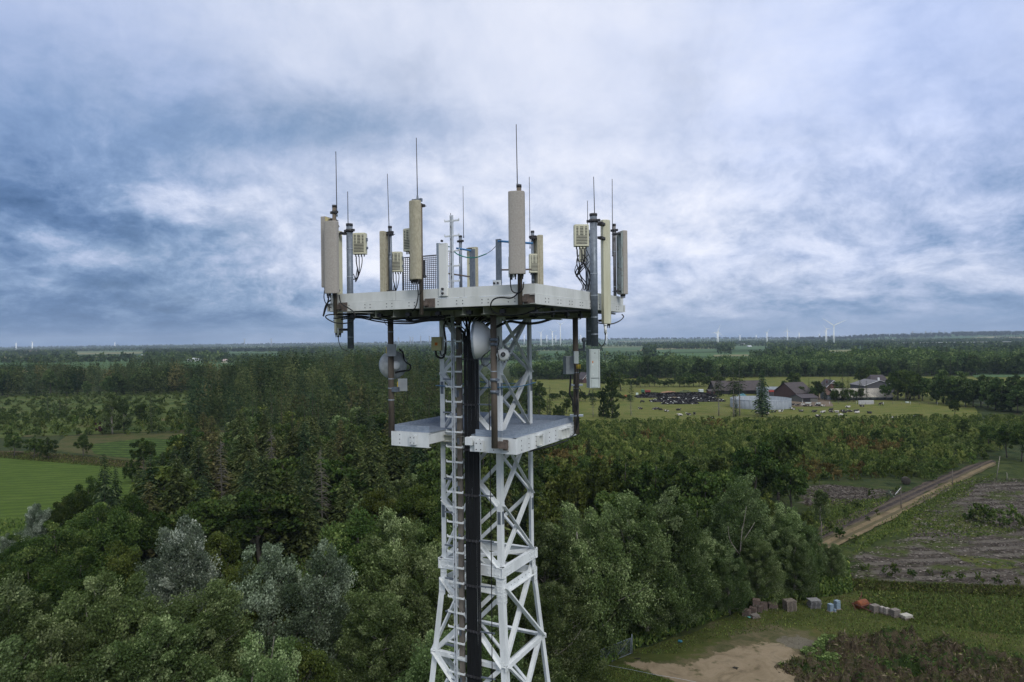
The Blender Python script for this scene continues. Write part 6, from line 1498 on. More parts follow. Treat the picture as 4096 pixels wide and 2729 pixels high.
farm_t = [('pine', 1361, 278, 13, 'pine_tree', 'bare-stemmed pine left of the ivy-clad tree at the pasture edge'), ('ivy', 1405, 276, 18.5, 'ivy_tree', 'large ivy-clad tree at the left of the pasture'), ('ivy', 1385, 280, 12.0, 'ivy_tree', 'lower ivy-clad tree joined to the left of the large one'), ('pine', 1448, 284, 15, 'pine_tree', 'thin crooked tree with a pale stem left of the black silage heap'),
          ('pine', 1650, 280, 21, 'pine_tree', 'tall bare-stemmed pine in front of the long dark barn, leftmost of four'), ('pine', 1684, 276, 22.5, 'pine_tree', 'tall pine in front of the round tank, second of four'), ('pine', 1698, 280, 23.5, 'pine_tree', 'tallest pine in front of the round tank, third of four'), ('spD', 1750, 276, 21.5, 'pine_tree', 'dark feathery conifer in front of the right of the round tank'),
          ('low', 1688, 278, 9, 'spruce_tree', 'young spruce at the foot of the pines before the round tank'), ('spMD', 1238, 285, 14, 'spruce_tree', 'dark spruce touching the right mast leg at the pasture'), ('spMD', 1262, 280, 13, 'spruce_tree', 'dark spruce second right of the mast at the pasture'), ('spM', 1222, 270, 15, 'spruce_tree', 'spruce seen through the mast at the pasture'), ('oakM', 1300, 290, 7, 'broadleaf_tree', 'low bushy tree right of the dark spruces'), ('oakM', 1282, 262, 7.5, 'broadleaf_tree', 'bushy tree in front of the dark spruces'),
          ('oakM', 2192, 272, 6.6, 'broadleaf_tree', 'small lone tree at the right end of the cow pasture'),
          ('oakF', 1822, 400, 12.5, 'farm_tree', 'round tree left of the red-walled barn'), ('oakF', 1803, 396, 7, 'farm_tree', 'small round tree left of the red-walled barn'), ('spMD', 1858, 352, 11, 'farm_tree', 'dark conifer in front of the red-walled barn'), ('oakF', 1880, 348, 10, 'farm_tree', 'dark leafy tree right of the red-walled barn'), ('spM', 1893, 345, 12, 'farm_tree', 'conifer left of the gabled house'), ('spM', 1935, 342, 16.5, 'farm_tree', 'tall spruce in front of the pale-roofed barn, left of two'), ('spM', 1948, 346, 15.0, 'farm_tree', 'tall spruce in front of the pale-roofed barn, middle'), ('spM', 1975, 342, 13.5, 'farm_tree', 'spruce in front of the pale-roofed barn, right of two'),
          ('oakF', 1868, 344, 7.0, 'farm_tree', 'low dark bush before the open shed'), ('spMD', 1906, 350, 13.5, 'farm_tree', 'dark conifer just right of the gabled house front'), ('oakF', 1926, 352, 9.5, 'farm_tree', 'dark bushy tree behind the farm spruces'), ('spMD', 1990, 338, 10.5, 'farm_tree', 'dark narrow conifer before the pale roof, right of the three spruces'), ('oakF', 1945, 335, 4.5, 'farm_tree', 'bush at the foot of the middle farm spruce'), ('oakF', 1842, 356, 6.5, 'farm_tree', 'low bush beside the farm yard'),
          ('oakF', 1918, 338, 6.5, 'farm_tree', 'low bush left under the farm spruces'), ('oakF', 1960, 336, 6, 'farm_tree', 'low bush under the farm spruces'), ('oakF', 2035, 340, 8.5, 'farm_tree', 'pale bushy tree before the right end of the pale-roofed barn'), ('oakF', 2062, 345, 15, 'farm_tree', 'big dark tree right of the pale-roofed barn'), ('oakF', 2088, 340, 15.5, 'farm_tree', 'biggest dark tree right of the pale-roofed barn'), ('oakF', 2110, 345, 12.5, 'farm_tree', 'dark tree at the right end of the farm'), ('oakF', 2005, 440, 15, 'farm_tree', 'tree between the gabled house and the dark hipped roof'), ('oakF', 1978, 430, 13, 'farm_tree', 'tree behind the pale-roofed barn'), ('oakF', 2130, 360, 9, 'farm_tree', 'low tree by the small green paddock')]
for kd, x, D, h, nm, lb in farm_t: T1('oakM' if kd == 'oakF' else kd, x, D, h, nm, lb, 'trees round the farm and its pasture')
for k in range(22):
    x = rw.uniform(1900, 2000) if k < 11 else rw.uniform(2040, 2135); T1(rw.choice(['oakM', 'oakM', 'spMD']), x, rw.uniform(334, 350), rw.uniform(4 if k < 11 else 7, 6.5 if k < 11 else 14.5), 'farm_tree', f'dark tree number {k % 11 + 1} in the belt {"before the pale-roofed barn" if k < 11 else "at the right end of the farm"}', 'dark belt of trees along the farm')
i = 0
for x in range(2150, 2440, 17):
    i += 1; D = 322 - (x - 2150) * .20 + rw.uniform(-6, 6); h = rw.uniform(10.5, 15.5); T1('oakF', x, D, h, 'hedgerow_tree', f'dark hedgerow tree number {i} along the right side of the pasture', 'dark hedgerow right of the pasture')
    if i % 2: T1('oakF', x + 6, D + 26, rw.uniform(12, 16), 'hedgerow_tree', f'dark tree number {i} in the rear line right of the pasture', 'dark hedgerow right of the pasture')
i = 0
for x, D, h in [(2010, 700, 22), (2060, 690, 20), (2130, 650, 22), (2165, 640, 24), (2175, 650, 25), (2205, 640, 24), (2285, 640, 22), (2320, 630, 21), (2345, 640, 23), (1390, 900, 21), (1480, 880, 24), (1540, 880, 23), (1760, 760, 22), (1780, 740, 24), (1800, 750, 21)]:
    i += 1; T1('spMD', x, D, h, 'conifer', f'dark tall conifer rising over the leafy wood, {WH(x)}, {["nearest the middle", "broad", "narrow", "pointed", "thin"][i % 5]}', 'conifers rising over the leafy wood')

# ---- young plantation right of the mast
def pl(q, D):
    y2 = (1362 + 87392 / D) / K
    if q > 1930 and y2 > 1055 + (2300 - q) * .42 - 12: return False
    if q > 2290 and y2 > 1050: return False
    if q > 1800 and y2 > 1112: return False
    if y2 > 1160 and q > 1700: return False
    return True


pts = sorted([p for p in scatter(1225, 2440, 128, 262, 2.3, rw, pl, .25)], key=lambda p: p[1]); ns = 0; rest = []
for (x, y, q) in pts:
    pos = Vector((x, y, 0)); n_ = math.sin(x * .11) * math.cos(y * .07 + x * .02) + rw.uniform(-.5, .5); h = rw.uniform(1.8, 3.6) * (1.25 if q < 1500 and y < 200 else 1) * (.8 + .3 * (y - 128) / 144)
    kd = 'shrR' if n_ > .75 + .3 * (y > 200) else 'shrG' if n_ < -.75 else 'shrD' if rw.random() < .12 else 'shr'
    if y > 225: h *= .72
    if ns < 290 and rw.random() < .5:
        ns += 1; cn = {'shrR': 'russet', 'shrG': 'bright green', 'shrD': 'dark green', 'shr': 'green'}[kd]
        tree(kd, pos, h, 'young_tree', f'{cn} young tree at the near side of the plantation, {WH(q)}', 'young trees of the plantation', single=True)
    else: rest.append((x, y, 0.0, h, ['shr', 'shrR', 'shrG', 'shrD'].index(kd) * 2 + rw.randrange(2), ['shr', 'shrR', 'shrG', 'shrD'].index(kd)))
PP = []
for kd in ('shr', 'shrR', 'shrG', 'shrD'):
    H0, rs = lod(kd)
    for j in range(2): V, t = rs[j]; PP.append((H0, V, t))
mass('young_plantation', rest, PP, [LM_SHRUB, LM_RUSSET, LM_SCRUB, LM_OAK], 'dense plantation of young green and russet trees right of the mast', 'plantation')
# a few taller thin trees in the plantation
for i, (kd, x, D, h) in enumerate([('spN', 1350, 165, 9), ('spM', 1420, 150, 8), ('oakM', 1640, 150, 6.5), ('oakM', 1690, 160, 6.0), ('oakM', 2010, 200, 5), ('oakM', 1560, 165, 5.5), ('oakM', 2270, 190, 7), ('oakM', 2310, 178, 9), ('oakM', 2345, 172, 10), ('oakM', 2210, 215, 6), ('shrD', 2080, 205, 5)]):
    T1(kd, x, D, h, 'broadleaf_tree', ['thin spruce standing up out of the plantation near the mast', 'half-bare spruce in the near left of the plantation', 'bushy tree in the middle of the plantation', 'bushy tree behind the large dark oaks', 'dark bushy tree in the plantation, right of centre', 'bushy tree left in the plantation', 'dark tree where the dirt track meets the plantation', 'leafy tree above the top of the dirt track', 'leafy tree at the right edge above the dirt track', 'small tree at the far right of the plantation', 'tall dark shrub in the right of the plantation'][i], 'taller trees in the plantation')
# ---- shrubs of the left clearing, heath and the felled ground
pts = scatter(-50, 760, 238, 428, 5.0, rw, lambda q, D: q < 800 - (428 - D) * 1.6, .3); rest = []; ns = 0
for (x, y, q) in sorted(pts, key=lambda p: p[1]):
    if rw.random() < .25 and y > 330: continue
    h = rw.uniform(1.2, 3.6) * (1.15 if y < 300 else .8); kd = rw.choice(['shrG', 'shr', 'shr', 'shrD'] if y < 310 else ['shrG', 'shrG', 'shr'])
    if ns < 120: ns += 1; tree(kd, Vector((x, y, hill(x, y))), h, 'shrub', f'{"bright" if kd == "shrG" else "dark" if kd == "shrD" else "green"} shrub in the clearing thicket {"left of the birches" if q < 240 else "right of the birches"}', 'shrubs of the left clearing', 'shrub', single=True)
    else: rest.append((x, y, hill(x, y), h, ['shr', 'shrR', 'shrG', 'shrD'].index(kd) * 2 + rw.randrange(2), ['shr', 'shrR', 'shrG', 'shrD'].index(kd)))
mass('scrub', rest, PP, [LM_SHRUB, LM_RUSSET, LM_SCRUB, LM_OAK], 'low green scrub covering the back of the left clearing', 'scrub')
SH = [('shrD', 2255, 116, 3.6), ('shrG', 2290, 114, 3.4), ('shr', 2318, 117, 3.0), ('shrD', 2230, 118, 2.6), ('shr', 2340, 112, 2.4), ('shrS', 2040, 134, 1.8), ('shr', 2000, 136, 1.7), ('shrD', 2140, 150, 2.0), ('shr', 2180, 165, 2.2), ('shrD', 2110, 156, 1.7), ('shr', 2060, 139, 1.4), ('shrD', 1965, 128, 1.6), ('shr', 1940, 120, 1.8), ('shr', 1905, 112, 2.2), ('shrD', 1925, 108, 2.0), ('shr', 1890, 128, 2.0), ('yelM', 1850, 110, 4.0), ('shrG', 1960, 106, 1.4),
      ('shr', 2052, 90, 2.0), ('shrD', 2090, 90, 1.3), ('shr', 2170, 89, 1.4), ('shrD', 2200, 89, 1.2), ('shr', 2240, 88, 1.5), ('shrD', 2285, 88, 1.2), ('shr', 2030, 92, 1.1), ('shrG', 2130, 91, .9), ('shr', 2330, 87, 1.1), ('shrG', 1980, 93, 1.2), ('shr', 1880, 148, 2.6), ('shr', 1960, 152, 2.6), ('shrD', 1915, 158, 2.4), ('shr', 2230, 170, 2.6), ('shrD', 2255, 176, 3.0), ('shr', 2010, 122, 1.2), ('shrD', 1990, 118, 1.0)]
for i, (kd, x, D, h) in enumerate(SH):
    wh = 'in the big clump on the felled ground' if i < 5 else 'beside the dirt track' if i < 18 else 'on the dry bank above the long grass' if i < 28 else 'on the felled ground by the upper track'
    T1(kd, x, D, h, 'shrub', f'{["small", "round", "leafy", "dense", "low"][i % 5]} {"dark" if kd == "shrD" else "silvery" if kd == "shrS" else "green"} shrub {wh}, {"left part" if x < 2000 else "middle part" if x < 2150 else "right part"}', 'shrubs round the felled ground', cat='shrub')
# weeds and brash scattered on the felled ground, grass tufts on lawn edges: masses
def scat_cards(name, polys, n, leaf, mats, label, cat, zr=(0, .25), seed=5, flat=False, rows=0):
    rng = np.random.default_rng(seed); rr = random.Random(seed); cs = []
    W = [[tuple(GQ(x, y)[:2]) for x, y in p] for p in polys]
    for w in W:
        xs, ys = [p[0] for p in w], [p[1] for p in w]; m = 0; a = 0
        while m < n // len(W) and a < n * 24:
            a += 1; x, y = rr.uniform(min(xs), max(xs)), rr.uniform(min(ys), max(ys))
            if rows and ((x * .14 + y * .99 + .35 * math.sin(x * .35)) / rows) % 1 > .5 and rr.random() < .85: continue
            if in_poly(x, y, w): cs.append((x, y, hill(x, y) + .1 + rr.uniform(*zr))); m += 1
    c = np.array(cs); k = len(c); l = leaf * rng.uniform(.5, 1.5, k); ax = rng.normal(size=(k, 3)) * (np.array([1, .5, .08]) if flat else np.array([.4, .4, 1.2])); ax = unit(ax)
    b = unit(np.cross(ax, rng.normal(size=(k, 3)))); wdt = (.22 if flat else .4); V = np.stack([c - ax * l[:, None] * .5, c + b * l[:, None] * wdt * .5, c + ax * l[:, None] * .5, c - b * l[:, None] * wdt * .5], 1).reshape(-1, 3)
    me = np_mesh(name, V, quads(k), mats, np.clip(rng.normal(.5, .22, k), 0, 1), rng.integers(0, len(mats), k)); o = bpy.data.objects.new(name, me); C.objects.link(o); tag(o, label, cat, None, 'stuff'); return o


LM_BRASH = leaf_mat('grey brash', (.022, .018, .016), (.066, .057, .052), (.20, .18, .165), hue=0, trans=0)
scat_cards('brash', [[(1945, 1285), (2090, 1235), (2110, 1150), (2230, 1105), (2460, 1100), (2500, 1350), (1950, 1335)]], 15000, .40, [LM_BRASH], 'grey and brown felling brash strewn in rows over the felled ground', 'brash', flat=True, rows=3.4, zr=(0, .35))
scat_cards('brash', [[(1835, 1122), (1905, 1115), (2085, 1132), (1960, 1160), (1850, 1165)]], 3500, .5, [LM_BRASH], 'felling brash left of the dirt track under the plantation', 'brash', flat=True, seed=8)
scat_cards('weeds', [[(1925, 1262), (2010, 1215), (2110, 1150), (2190, 1110), (2250, 1100), (2230, 1140), (2140, 1178), (2250, 1192), (2353, 1225), (2200, 1240), (2060, 1235), (1985, 1255)], [(1880, 1150), (1990, 1150), (2050, 1148), (1990, 1185), (1880, 1240), (1810, 1220)], [(1960, 1272), (2080, 1180), (2160, 1140), (2300, 1085), (2250, 1110), (2120, 1180), (1990, 1262)]], 10000, .42, [LM_SHRUB, LM_SCRUB], 'low green weeds growing through the felled ground', 'weeds', seed=6)
scat_cards('long_grass', [[(1960, 1355), (2120, 1360), (2500, 1380), (2540, 1470), (2300, 1460), (2110, 1435), (2010, 1405)]], 9000, .34, [LM_GRASS, LM_GRASS, LM_SHRUB], 'long unmown grass along the upper edge of the lawn', 'grass', seed=7, zr=(0, .15))
scat_cards('lawn_grass', [[(1450, 1505), (1600, 1455), (1690, 1412), (1800, 1395), (1960, 1368), (2353, 1440), (2353, 1568), (2000, 1500), (1850, 1440), (1640, 1470), (1560, 1505)], [(1340, 1548), (1440, 1530), (1600, 1590), (1500, 1600), (1330, 1600)]], 30000, .20, [LM_GRASS, LM_SHRUB], 'short rough grass tufts on the lawn', 'grass', seed=9, zr=(-.02, .03))
scat_cards('dry_grass', [[(1950, 1335), (2100, 1345), (2353, 1352), (2480, 1362), (2480, 1380), (2100, 1362), (1960, 1358)], [(-40, 1038), (150, 1045), (300, 1062), (380, 1070), (290, 1078), (-40, 1050)]], 14000, .42, [LM_BROWN, LM_SHRUB], 'dry brown grass on the banks', 'grass', seed=10)
scat_cards('undergrowth', [[(1300, 1590), (1450, 1500), (1700, 1405), (1960, 1365), (1950, 1300), (1860, 1270), (1700, 1330), (1400, 1400), (1230, 1590)], [(-60, 1640), (700, 1640), (900, 1640), (1230, 1640), (1230, 1200), (-60, 1200)]], 60000, .5, [LM_OAK, LM_SHRUB], 'dark undergrowth on the floor under the near trees', 'undergrowth', seed=12, zr=(0, .8))

# ---- far countryside: belts and woods to the horizon as one mass each
P5 = []
for s in range(4): V, t = far_proto(400 + s, 12, 6.0, 34, 4.2); P5.append((12.0, V, t))
V, t = far_proto(410, 16, 4, 30, 4.0, True); P5.append((16.0, V, t))
rf = random.Random(17); belts = []; woods = []
for k in range(150):
    D = 1000 * (9.0 ** (rf.random() ** .7)); u = rf.uniform(-.85, .85); L_ = rf.uniform(150, 900) * (1 + D / 6000); a = rf.gauss(0, .22); sp_ = 7 + D / 420; n = int(L_ / sp_); h = rf.uniform(8, 15)
    for j in range(n):
        t = j * sp_ - L_ / 2; x, y = u * D + math.cos(a) * t, D + math.sin(a) * t
        if y < 960 or not clear_far(x, y, h): continue
        belts.append((x + rf.uniform(-3, 3), y + rf.uniform(-4, 4), hill(x, y), h * rf.uniform(.6, 1.3), rf.randrange(4), 0))
for k in range(30):
    D = 1150 * (7.0 ** rf.random()); u = rf.uniform(-.85, .85); cx_, rx, ry = u * D, rf.uniform(80, 380) * (1 + D / 7000), rf.uniform(30, 110); n = int(rx * ry / (120 + D * .05)); con = rf.random() < .4; h = rf.uniform(11, 18)
    for j in range(n):
        a, r_ = rf.random() * 6.28, rf.random() ** .5; x, y = cx_ + math.cos(a) * rx * r_, D + math.sin(a) * ry * r_
        if y > 960 and clear_far(x, y, h): woods.append((x, y, hill(x, y), h * rf.uniform(.75, 1.2), 4 if con else rf.randrange(4), 1 if con else 0))
# wooded low hills on the skyline
for (cx_, cy_, rx, ry, n) in ((3900, 5300, 1700, 350, 1500), (1700, 7900, 2900, 300, 900), (-3800, 8200, 4200, 300, 900), (0, 10500, 9000, 300, 1100)):
    for j in range(n):
        x, y = cx_ + rf.uniform(-1, 1) * rx, cy_ + rf.uniform(-1, 1) * ry; woods.append((x, y, hill(x, y) - 2, rf.uniform(16, 26), 4 if rf.random() < .5 else rf.randrange(4), 1))
# left: dark wooded strip under the horizon
for j in range(1500):
    u = rf.uniform(-.80, -.30); D = rf.uniform(2100, 2900)
    if clear_far(u * D, D, 12): woods.append((u * D, D, hill(u * D, D), rf.uniform(9, 15), rf.randrange(5), 1))
for j in range(500):
    u = rf.uniform(.30, .82); D = rf.uniform(900, 1250)
    if math.sin(u * 23 + D * .004) > -.1 and clear_far(u * D, D, 13): woods.append((u * D, D, hill(u * D, D), rf.uniform(9, 16), rf.randrange(5), 0))
mass('far_hedgerows', belts, P5, [LM_FARG], 'rows of hedgerow trees between the far fields', 'hedgerows')
mass('far_woodland', woods, P5, [LM_FARG, LM_FARS], 'dark woods scattered over the plain up to the horizon', 'woodland')
# ================================================================== farm, cattle, yard things, turbines
M_ROOFD = mat('dark tile roof', (.050, .043, .050), .85, 0, .25, 2.5, stretch=(1, 1, 3))
M_ROOFB = mat('brown fibre roof', (.066, .056, .058), .9, 0, col2=(.042, .036, .038), vscale=.8)
M_ROOFP = mat('pale corrugated roof', (.34, .33, .28), .8, 0, col2=(.17, .15, .14), vscale=.7, stretch=(3, .3, 1))
M_BRICK = mat('red brick wall', (.075, .042, .038), .9, 0, .2, 3)
M_BLACKW = mat('black boarded wall', (.018, .018, .020), .9, 0, .3, 2)
M_CONC = mat('grey concrete wall', (.27, .30, .33), .8, 0, col2=(.19, .22, .25), vscale=1.2, stretch=(1, 1, .3))
M_WHITEW = mat('white wall', (.62, .64, .66), .7, 0, .08, 3)
M_WINDOW = mat('window glass', (.02, .025, .03), .15)
M_WOOD = mat('weathered wood', (.23, .20, .165), .9, 0, col2=(.12, .10, .085), vscale=5)
M_WOODD = mat('dark pole wood', (.12, .105, .09), .9, 0, .2, 4)
M_PLASTB = mat('black plastic film', (.008, .008, .010), .8, 0, .3, 2)
M_TYRE = mat('tyre rubber', (.007, .007, .008), .95, spec=.08)
M_BLUEB = mat('blue grey wrapped blocks', (.17, .23, .29), .6, 0, .15, 6)
M_BRICKP = mat('stacked red-brown bricks', (.135, .098, .082), .9, 0, col2=(.075, .058, .050), vscale=9)
M_SLAB = mat('grey stone slabs', (.19, .17, .15), .9, 0, col2=(.11, .10, .09), vscale=8)
M_RUSTO = mat('orange rust', (.20, .060, .020), .85, 0, col2=(.10, .035, .018), vscale=3)
M_TURB = mat('turbine white', (.78, .80, .82), .5)
M_TURBD = mat('turbine in shade grey', (.30, .33, .37), .6)  # white turbines seen as silhouettes: their shade is put into this grey


def gable(name, x0, x1, ybase, yeave, yridge, Wd, rot, label, wall, roof, over=.5, extra=None, cat='barn', hip=0, D=None):
    """building whose near long side spans photo columns x0-x1; heights from photo rows"""
    b = G((x0 + x1) / 2, ybase) if D is None else Vector(((((x0 + x1) / 2) - 2048) / F * D, D, 0)); D = b.y; L_ = (x1 - x0) / F * D / max(.5, abs(math.cos(rot))); he = (ybase - yeave) / F * D; hr_ = (ybase - yridge) / F * D
    t = empty(name, b, rot, label, cat); x = L_ / 2
    MB().add([(-x, 0, 0), (x, 0, 0), (x, Wd, 0), (-x, Wd, 0), (-x, 0, he), (x, 0, he), (x, Wd, he), (-x, Wd, he), (-x + hip, Wd / 2, hr_ if not hip else he), (x - hip, Wd / 2, hr_ if not hip else he)],
             [(0, 1, 5, 4), (1, 2, 6, 5) if hip else (1, 2, 6, 9, 5), (2, 3, 7, 6), (3, 0, 4, 7) if hip else (3, 0, 4, 8, 7)]).build('wall', wall, t)
    o_ = over; k = .12; rz_ = hr_ + .12; ez = he - (hr_ - he) * o_ / (Wd / 2) + .12; vs = []
    for dz in (0, k): vs += [(-x - o_, -o_, ez + dz), (x + o_, -o_, ez + dz), (x + o_ - hip, Wd / 2, rz_ + dz), (-x - o_ + hip, Wd / 2, rz_ + dz), (x + o_, Wd + o_, ez + dz), (-x - o_, Wd + o_, ez + dz)]
    fs = [(0, 1, 2, 3), (3, 2, 4, 5), (6, 9, 8, 7), (9, 11, 10, 8), (0, 6, 7, 1), (5, 4, 10, 11), (1, 7, 8, 2), (2, 8, 10, 4), (0, 3, 9, 6), (3, 5, 11, 9)]
    if hip: fs += [(1, 2, 4), (0, 5, 3), (7, 10, 8), (6, 9, 11)]
    rf_ = MB().add(vs, fs).build('roof', roof, t)
    return t, L_, he, hr_, D, rf_


t, L_, he, hr_, D, _ = gable('long_barn', 2862, 3060, 1577, 1561, 1527, 14, 0, 'long dark barn with a purplish roof behind the tyre-covered silage heaps', M_BLACKW, M_ROOFB)
for k in range(5): MB().box((-L_ / 2 + 3 + k * 5.6, -.06, he * .45), (3.6, .08, he * .8)).build('door', mat('open shed bay shade', (.008, .008, .010), .9), t)  # near-black panels: the shade inside open bays put into their colour
t, *_ = gable('shed', 2838, 2860, 1578, 1566, 1560, 6, 0, 'small dark reddish shed at the left end of the long dark barn', mat('dark red boards', (.07, .03, .028), .9, 0, .3, 2), M_ROOFB)
MB().box((0, -.05, .8), (1.4, .06, 1.6)).build('door', M_BLACKW, t)
t, L_, he, hr_, D, _ = gable('red_barn', 3176, 3262, 1597, 1572, 1534, 15, R(24), 'brown-roofed barn with red walls and white doors right of the round tank', M_BRICK, M_ROOFB, .6)
MB().box((L_ / 2 + .05, 7.5, 1.7), (.08, 4.6, 3.3)).build('door', M_WHITEW, t); MB().box((-L_ * .2, -.05, 1.4), (3.2, .08, 2.6)).build('door', M_WHITEW, t)
for k in range(3): MB().box((L_ * .05 + k * 2.4, -.05, 1.9), (1.1, .08, .8)).build('window', M_WINDOW, t)
t, L_, he, hr_, D, _ = gable('open_shed', 3205, 3275, 1609, 1592, 1581, 9, R(14), 'low dark-roofed open shed in front of the red-walled barn', mat('shed boards', (.12, .12, .11), .9, 0, .2, 2), M_ROOFD, .5)
MB().box((-L_ * .2, -.05, 1.2), (4, .08, 2.0)).build('door', M_BLACKW, t)
# gabled house: its gable faces the viewer
b = G(3335, 1577); t = empty('gabled_house', b, R(-6), 'brick house whose white-trimmed gable rises above the farm roofs', 'house'); w, d_, he, hr_ = 3.6, 13, 4.2, 7.6
MB().add([(-w, 0, 0), (w, 0, 0), (w, d_, 0), (-w, d_, 0), (-w, 0, he), (w, 0, he), (w, d_, he), (-w, d_, he), (0, 0, hr_), (0, d_, hr_)], [(0, 1, 5, 8, 4), (1, 2, 6, 5), (2, 3, 7, 9, 6), (3, 0, 4, 7)]).build('wall', mat('brown brick', (.12, .06, .05), .9, 0, .2, 3), t)
vs = []
for dz in (.05, .2): vs += [(-w - .5, -.5, he - .45 + dz), (0, -.5, hr_ + dz), (w + .5, -.5, he - .45 + dz), (-w - .5, d_ + .5, he - .45 + dz), (0, d_ + .5, hr_ + dz), (w + .5, d_ + .5, he - .45 + dz)]
MB().add(vs, [(0, 1, 4, 3), (1, 2, 5, 4), (6, 9, 10, 7), (7, 10, 11, 8), (0, 6, 7, 1), (1, 7, 8, 2), (3, 4, 10, 9), (4, 5, 11, 10), (0, 3, 9, 6), (2, 8, 11, 5)]).build('roof', M_ROOFD, t)
m = MB(); m.bar((-w - .5, -.62, he - .3), (0, -.62, hr_ + .15), .35, .12, (0, 1, 0)); m.bar((w + .5, -.62, he - .3), (0, -.62, hr_ + .15), .35, .12, (0, 1, 0)); m.bar((-1.5, -.55, hr_ - 1.4), (1.5, -.55, hr_ - 1.4), .2, .1); m.bar((0, -.55, hr_ - 1.4), (0, -.55, hr_), .2, .1, (0, 1, 0)); m.build('gable_trim', M_WHITEW, t)
MB().box((0, -.03, he + 1.1), (.9, .06, 1.0)).build('window', M_WINDOW, t); MB().box((-2.3, 4, hr_ - .9), (.6, .6, 1.6)).build('chimney', M_BRICK, t)
for k, (x, y) in enumerate(((3343, 1580), (3351, 1582))):
    b = G(x, y); b.y -= 4; m = MB().lathe([(0, 6.4), (.5, 6.3), (1.0, 5.7), (1.05, 5.0), (1.05, .9), (.4, .2), (0, .2)], b, n=16)
    for q in range(4): a = q * PI / 2 + .5; m.cyl(b + Vector((math.cos(a), math.sin(a), 0)), b + Vector((math.cos(a), math.sin(a), 1.4)), .07, 6)
    tag(m.build('feed_silo', M_WHITEW, None, org=b, loc=b), f'{"left" if k == 0 else "right"} of two white feed silos beside the gabled house', 'silo')
t, L_, he, hr_, D, _ = gable('pale_barn', 3350, 3572, 1602, 1588, 1559, 13, 0, 'long barn with a streaky pale corrugated roof behind the farm spruces', M_BLACKW, M_ROOFP, .6)
m = MB()
m.box((0, -.05, he - .35), (L_, .08, .7)); m.build('wall_panel', M_BOXM, t)
for k in range(8): MB().box((-L_ / 2 + 2 + k * 3.6, -.06, he * .45), (1.2, .06, 1.0)).build('window', M_WINDOW, t)
t, L_, he, hr_, D, _ = gable('annex', 3310, 3346, 1600, 1578, 1560, 8, 0, 'small annex with a red-streaked roof at the left end of the pale-roofed barn', mat('grey blue boards', (.13, .15, .18), .9, 0, .2, 2), mat('red brown roof', (.11, .065, .055), .85, 0, .35, .8))
MB().box((0, -.05, 1.3), (1.4, .06, 1.2)).build('window', M_WINDOW, t)
t, L_, he, hr_, D, rf_ = gable('farmhouse', 3484, 3568, 1570, 1551, 1514, 12, 0, 'farmhouse with a big dark hipped roof and a small white chimney', M_BRICK, M_ROOFD, .5, hip=3.0, D=410)
m = MB().box((-.5, 3.0, hr_ - 2.2), (1.0, 1.0, 1.6)); c_ = m.build('chimney', M_WHITEW, t)
for k in range(4): MB().box((-4.5 + k * 3, -.05, 1.5), (1.0, .06, 1.1)).build('window', M_WINDOW, t)
b = Vector(((3516 - 2048) / F * 385, 385, 0)); t = empty('grey_barn', b, 0, 'barn with a wide shallow grey gable in front of the hipped farmhouse', 'barn'); w, d_, he, hr_ = 8.6, 16, 4.2, 7.0
MB().add([(-w, 0, 0), (w, 0, 0), (w, d_, 0), (-w, d_, 0), (-w, 0, he), (w, 0, he), (w, d_, he), (-w, d_, he), (0, 0, hr_), (0, d_, hr_)], [(0, 1, 5, 8, 4), (1, 2, 6, 5), (2, 3, 7, 9, 6), (3, 0, 4, 7)]).build('wall', mat('dark grey boards', (.07, .07, .08), .9, 0, .2, 2), t)
vs = []
for dz in (.05, .22): vs += [(-w - .5, -.5, he - .16 + dz), (0, -.5, hr_ + dz), (w + .5, -.5, he - .16 + dz), (-w - .5, d_ + .5, he - .16 + dz), (0, d_ + .5, hr_ + dz), (w + .5, d_ + .5, he - .16 + dz)]
MB().add(vs, [(0, 1, 4, 3), (1, 2, 5, 4), (6, 9, 10, 7), (7, 10, 11, 8), (0, 6, 7, 1), (1, 7, 8, 2), (3, 4, 10, 9), (4, 5, 11, 10), (0, 3, 9, 6), (2, 8, 11, 5)]).build('roof', mat('grey ribbed roof', (.12, .12, .13), .85, 0, .2, 1.5), t)
m = MB(); m.bar((-w - .5, -.6, he), (0, -.6, hr_ + .2), .25, .1, (0, 1, 0)); m.bar((w + .5, -.6, he), (0, -.6, hr_ + .2), .25, .1, (0, 1, 0)); m.build('gable_trim', M_WHITEW, t)
# red-brick house behind the pale cabinet
b = Vector(((2352 - 2048) / F * 500, 500, 0)); t = empty('brick_house', b, R(20), 'red brick house with a white-edged gable behind the right brown pole', 'house'); w, d_, he, hr_ = 4.5, 12, 3.0, 7.6
MB().add([(-w, 0, 0), (w, 0, 0), (w, d_, 0), (-w, d_, 0), (-w, 0, he), (w, 0, he), (w, d_, he), (-w, d_, he), (0, 0, hr_), (0, d_, hr_)], [(0, 1, 5, 8, 4), (1, 2, 6, 5), (2, 3, 7, 9, 6), (3, 0, 4, 7)]).build('wall', M_BRICK, t)
vs = []
for dz in (.05, .22): vs += [(-w - .4, -.4, he - .3 + dz), (0, -.4, hr_ + dz), (w + .4, -.4, he - .3 + dz), (-w - .4, d_ + .5, he - .3 + dz), (0, d_ + .5, hr_ + dz), (w + .4, d_ + .5, he - .3 + dz)]
MB().add(vs, [(0, 1, 4, 3), (1, 2, 5, 4), (6, 9, 10, 7), (7, 10, 11, 8), (0, 6, 7, 1), (1, 7, 8, 2), (3, 4, 10, 9), (4, 5, 11, 10), (0, 3, 9, 6), (2, 8, 11, 5)]).build('roof', M_ROOFD, t)
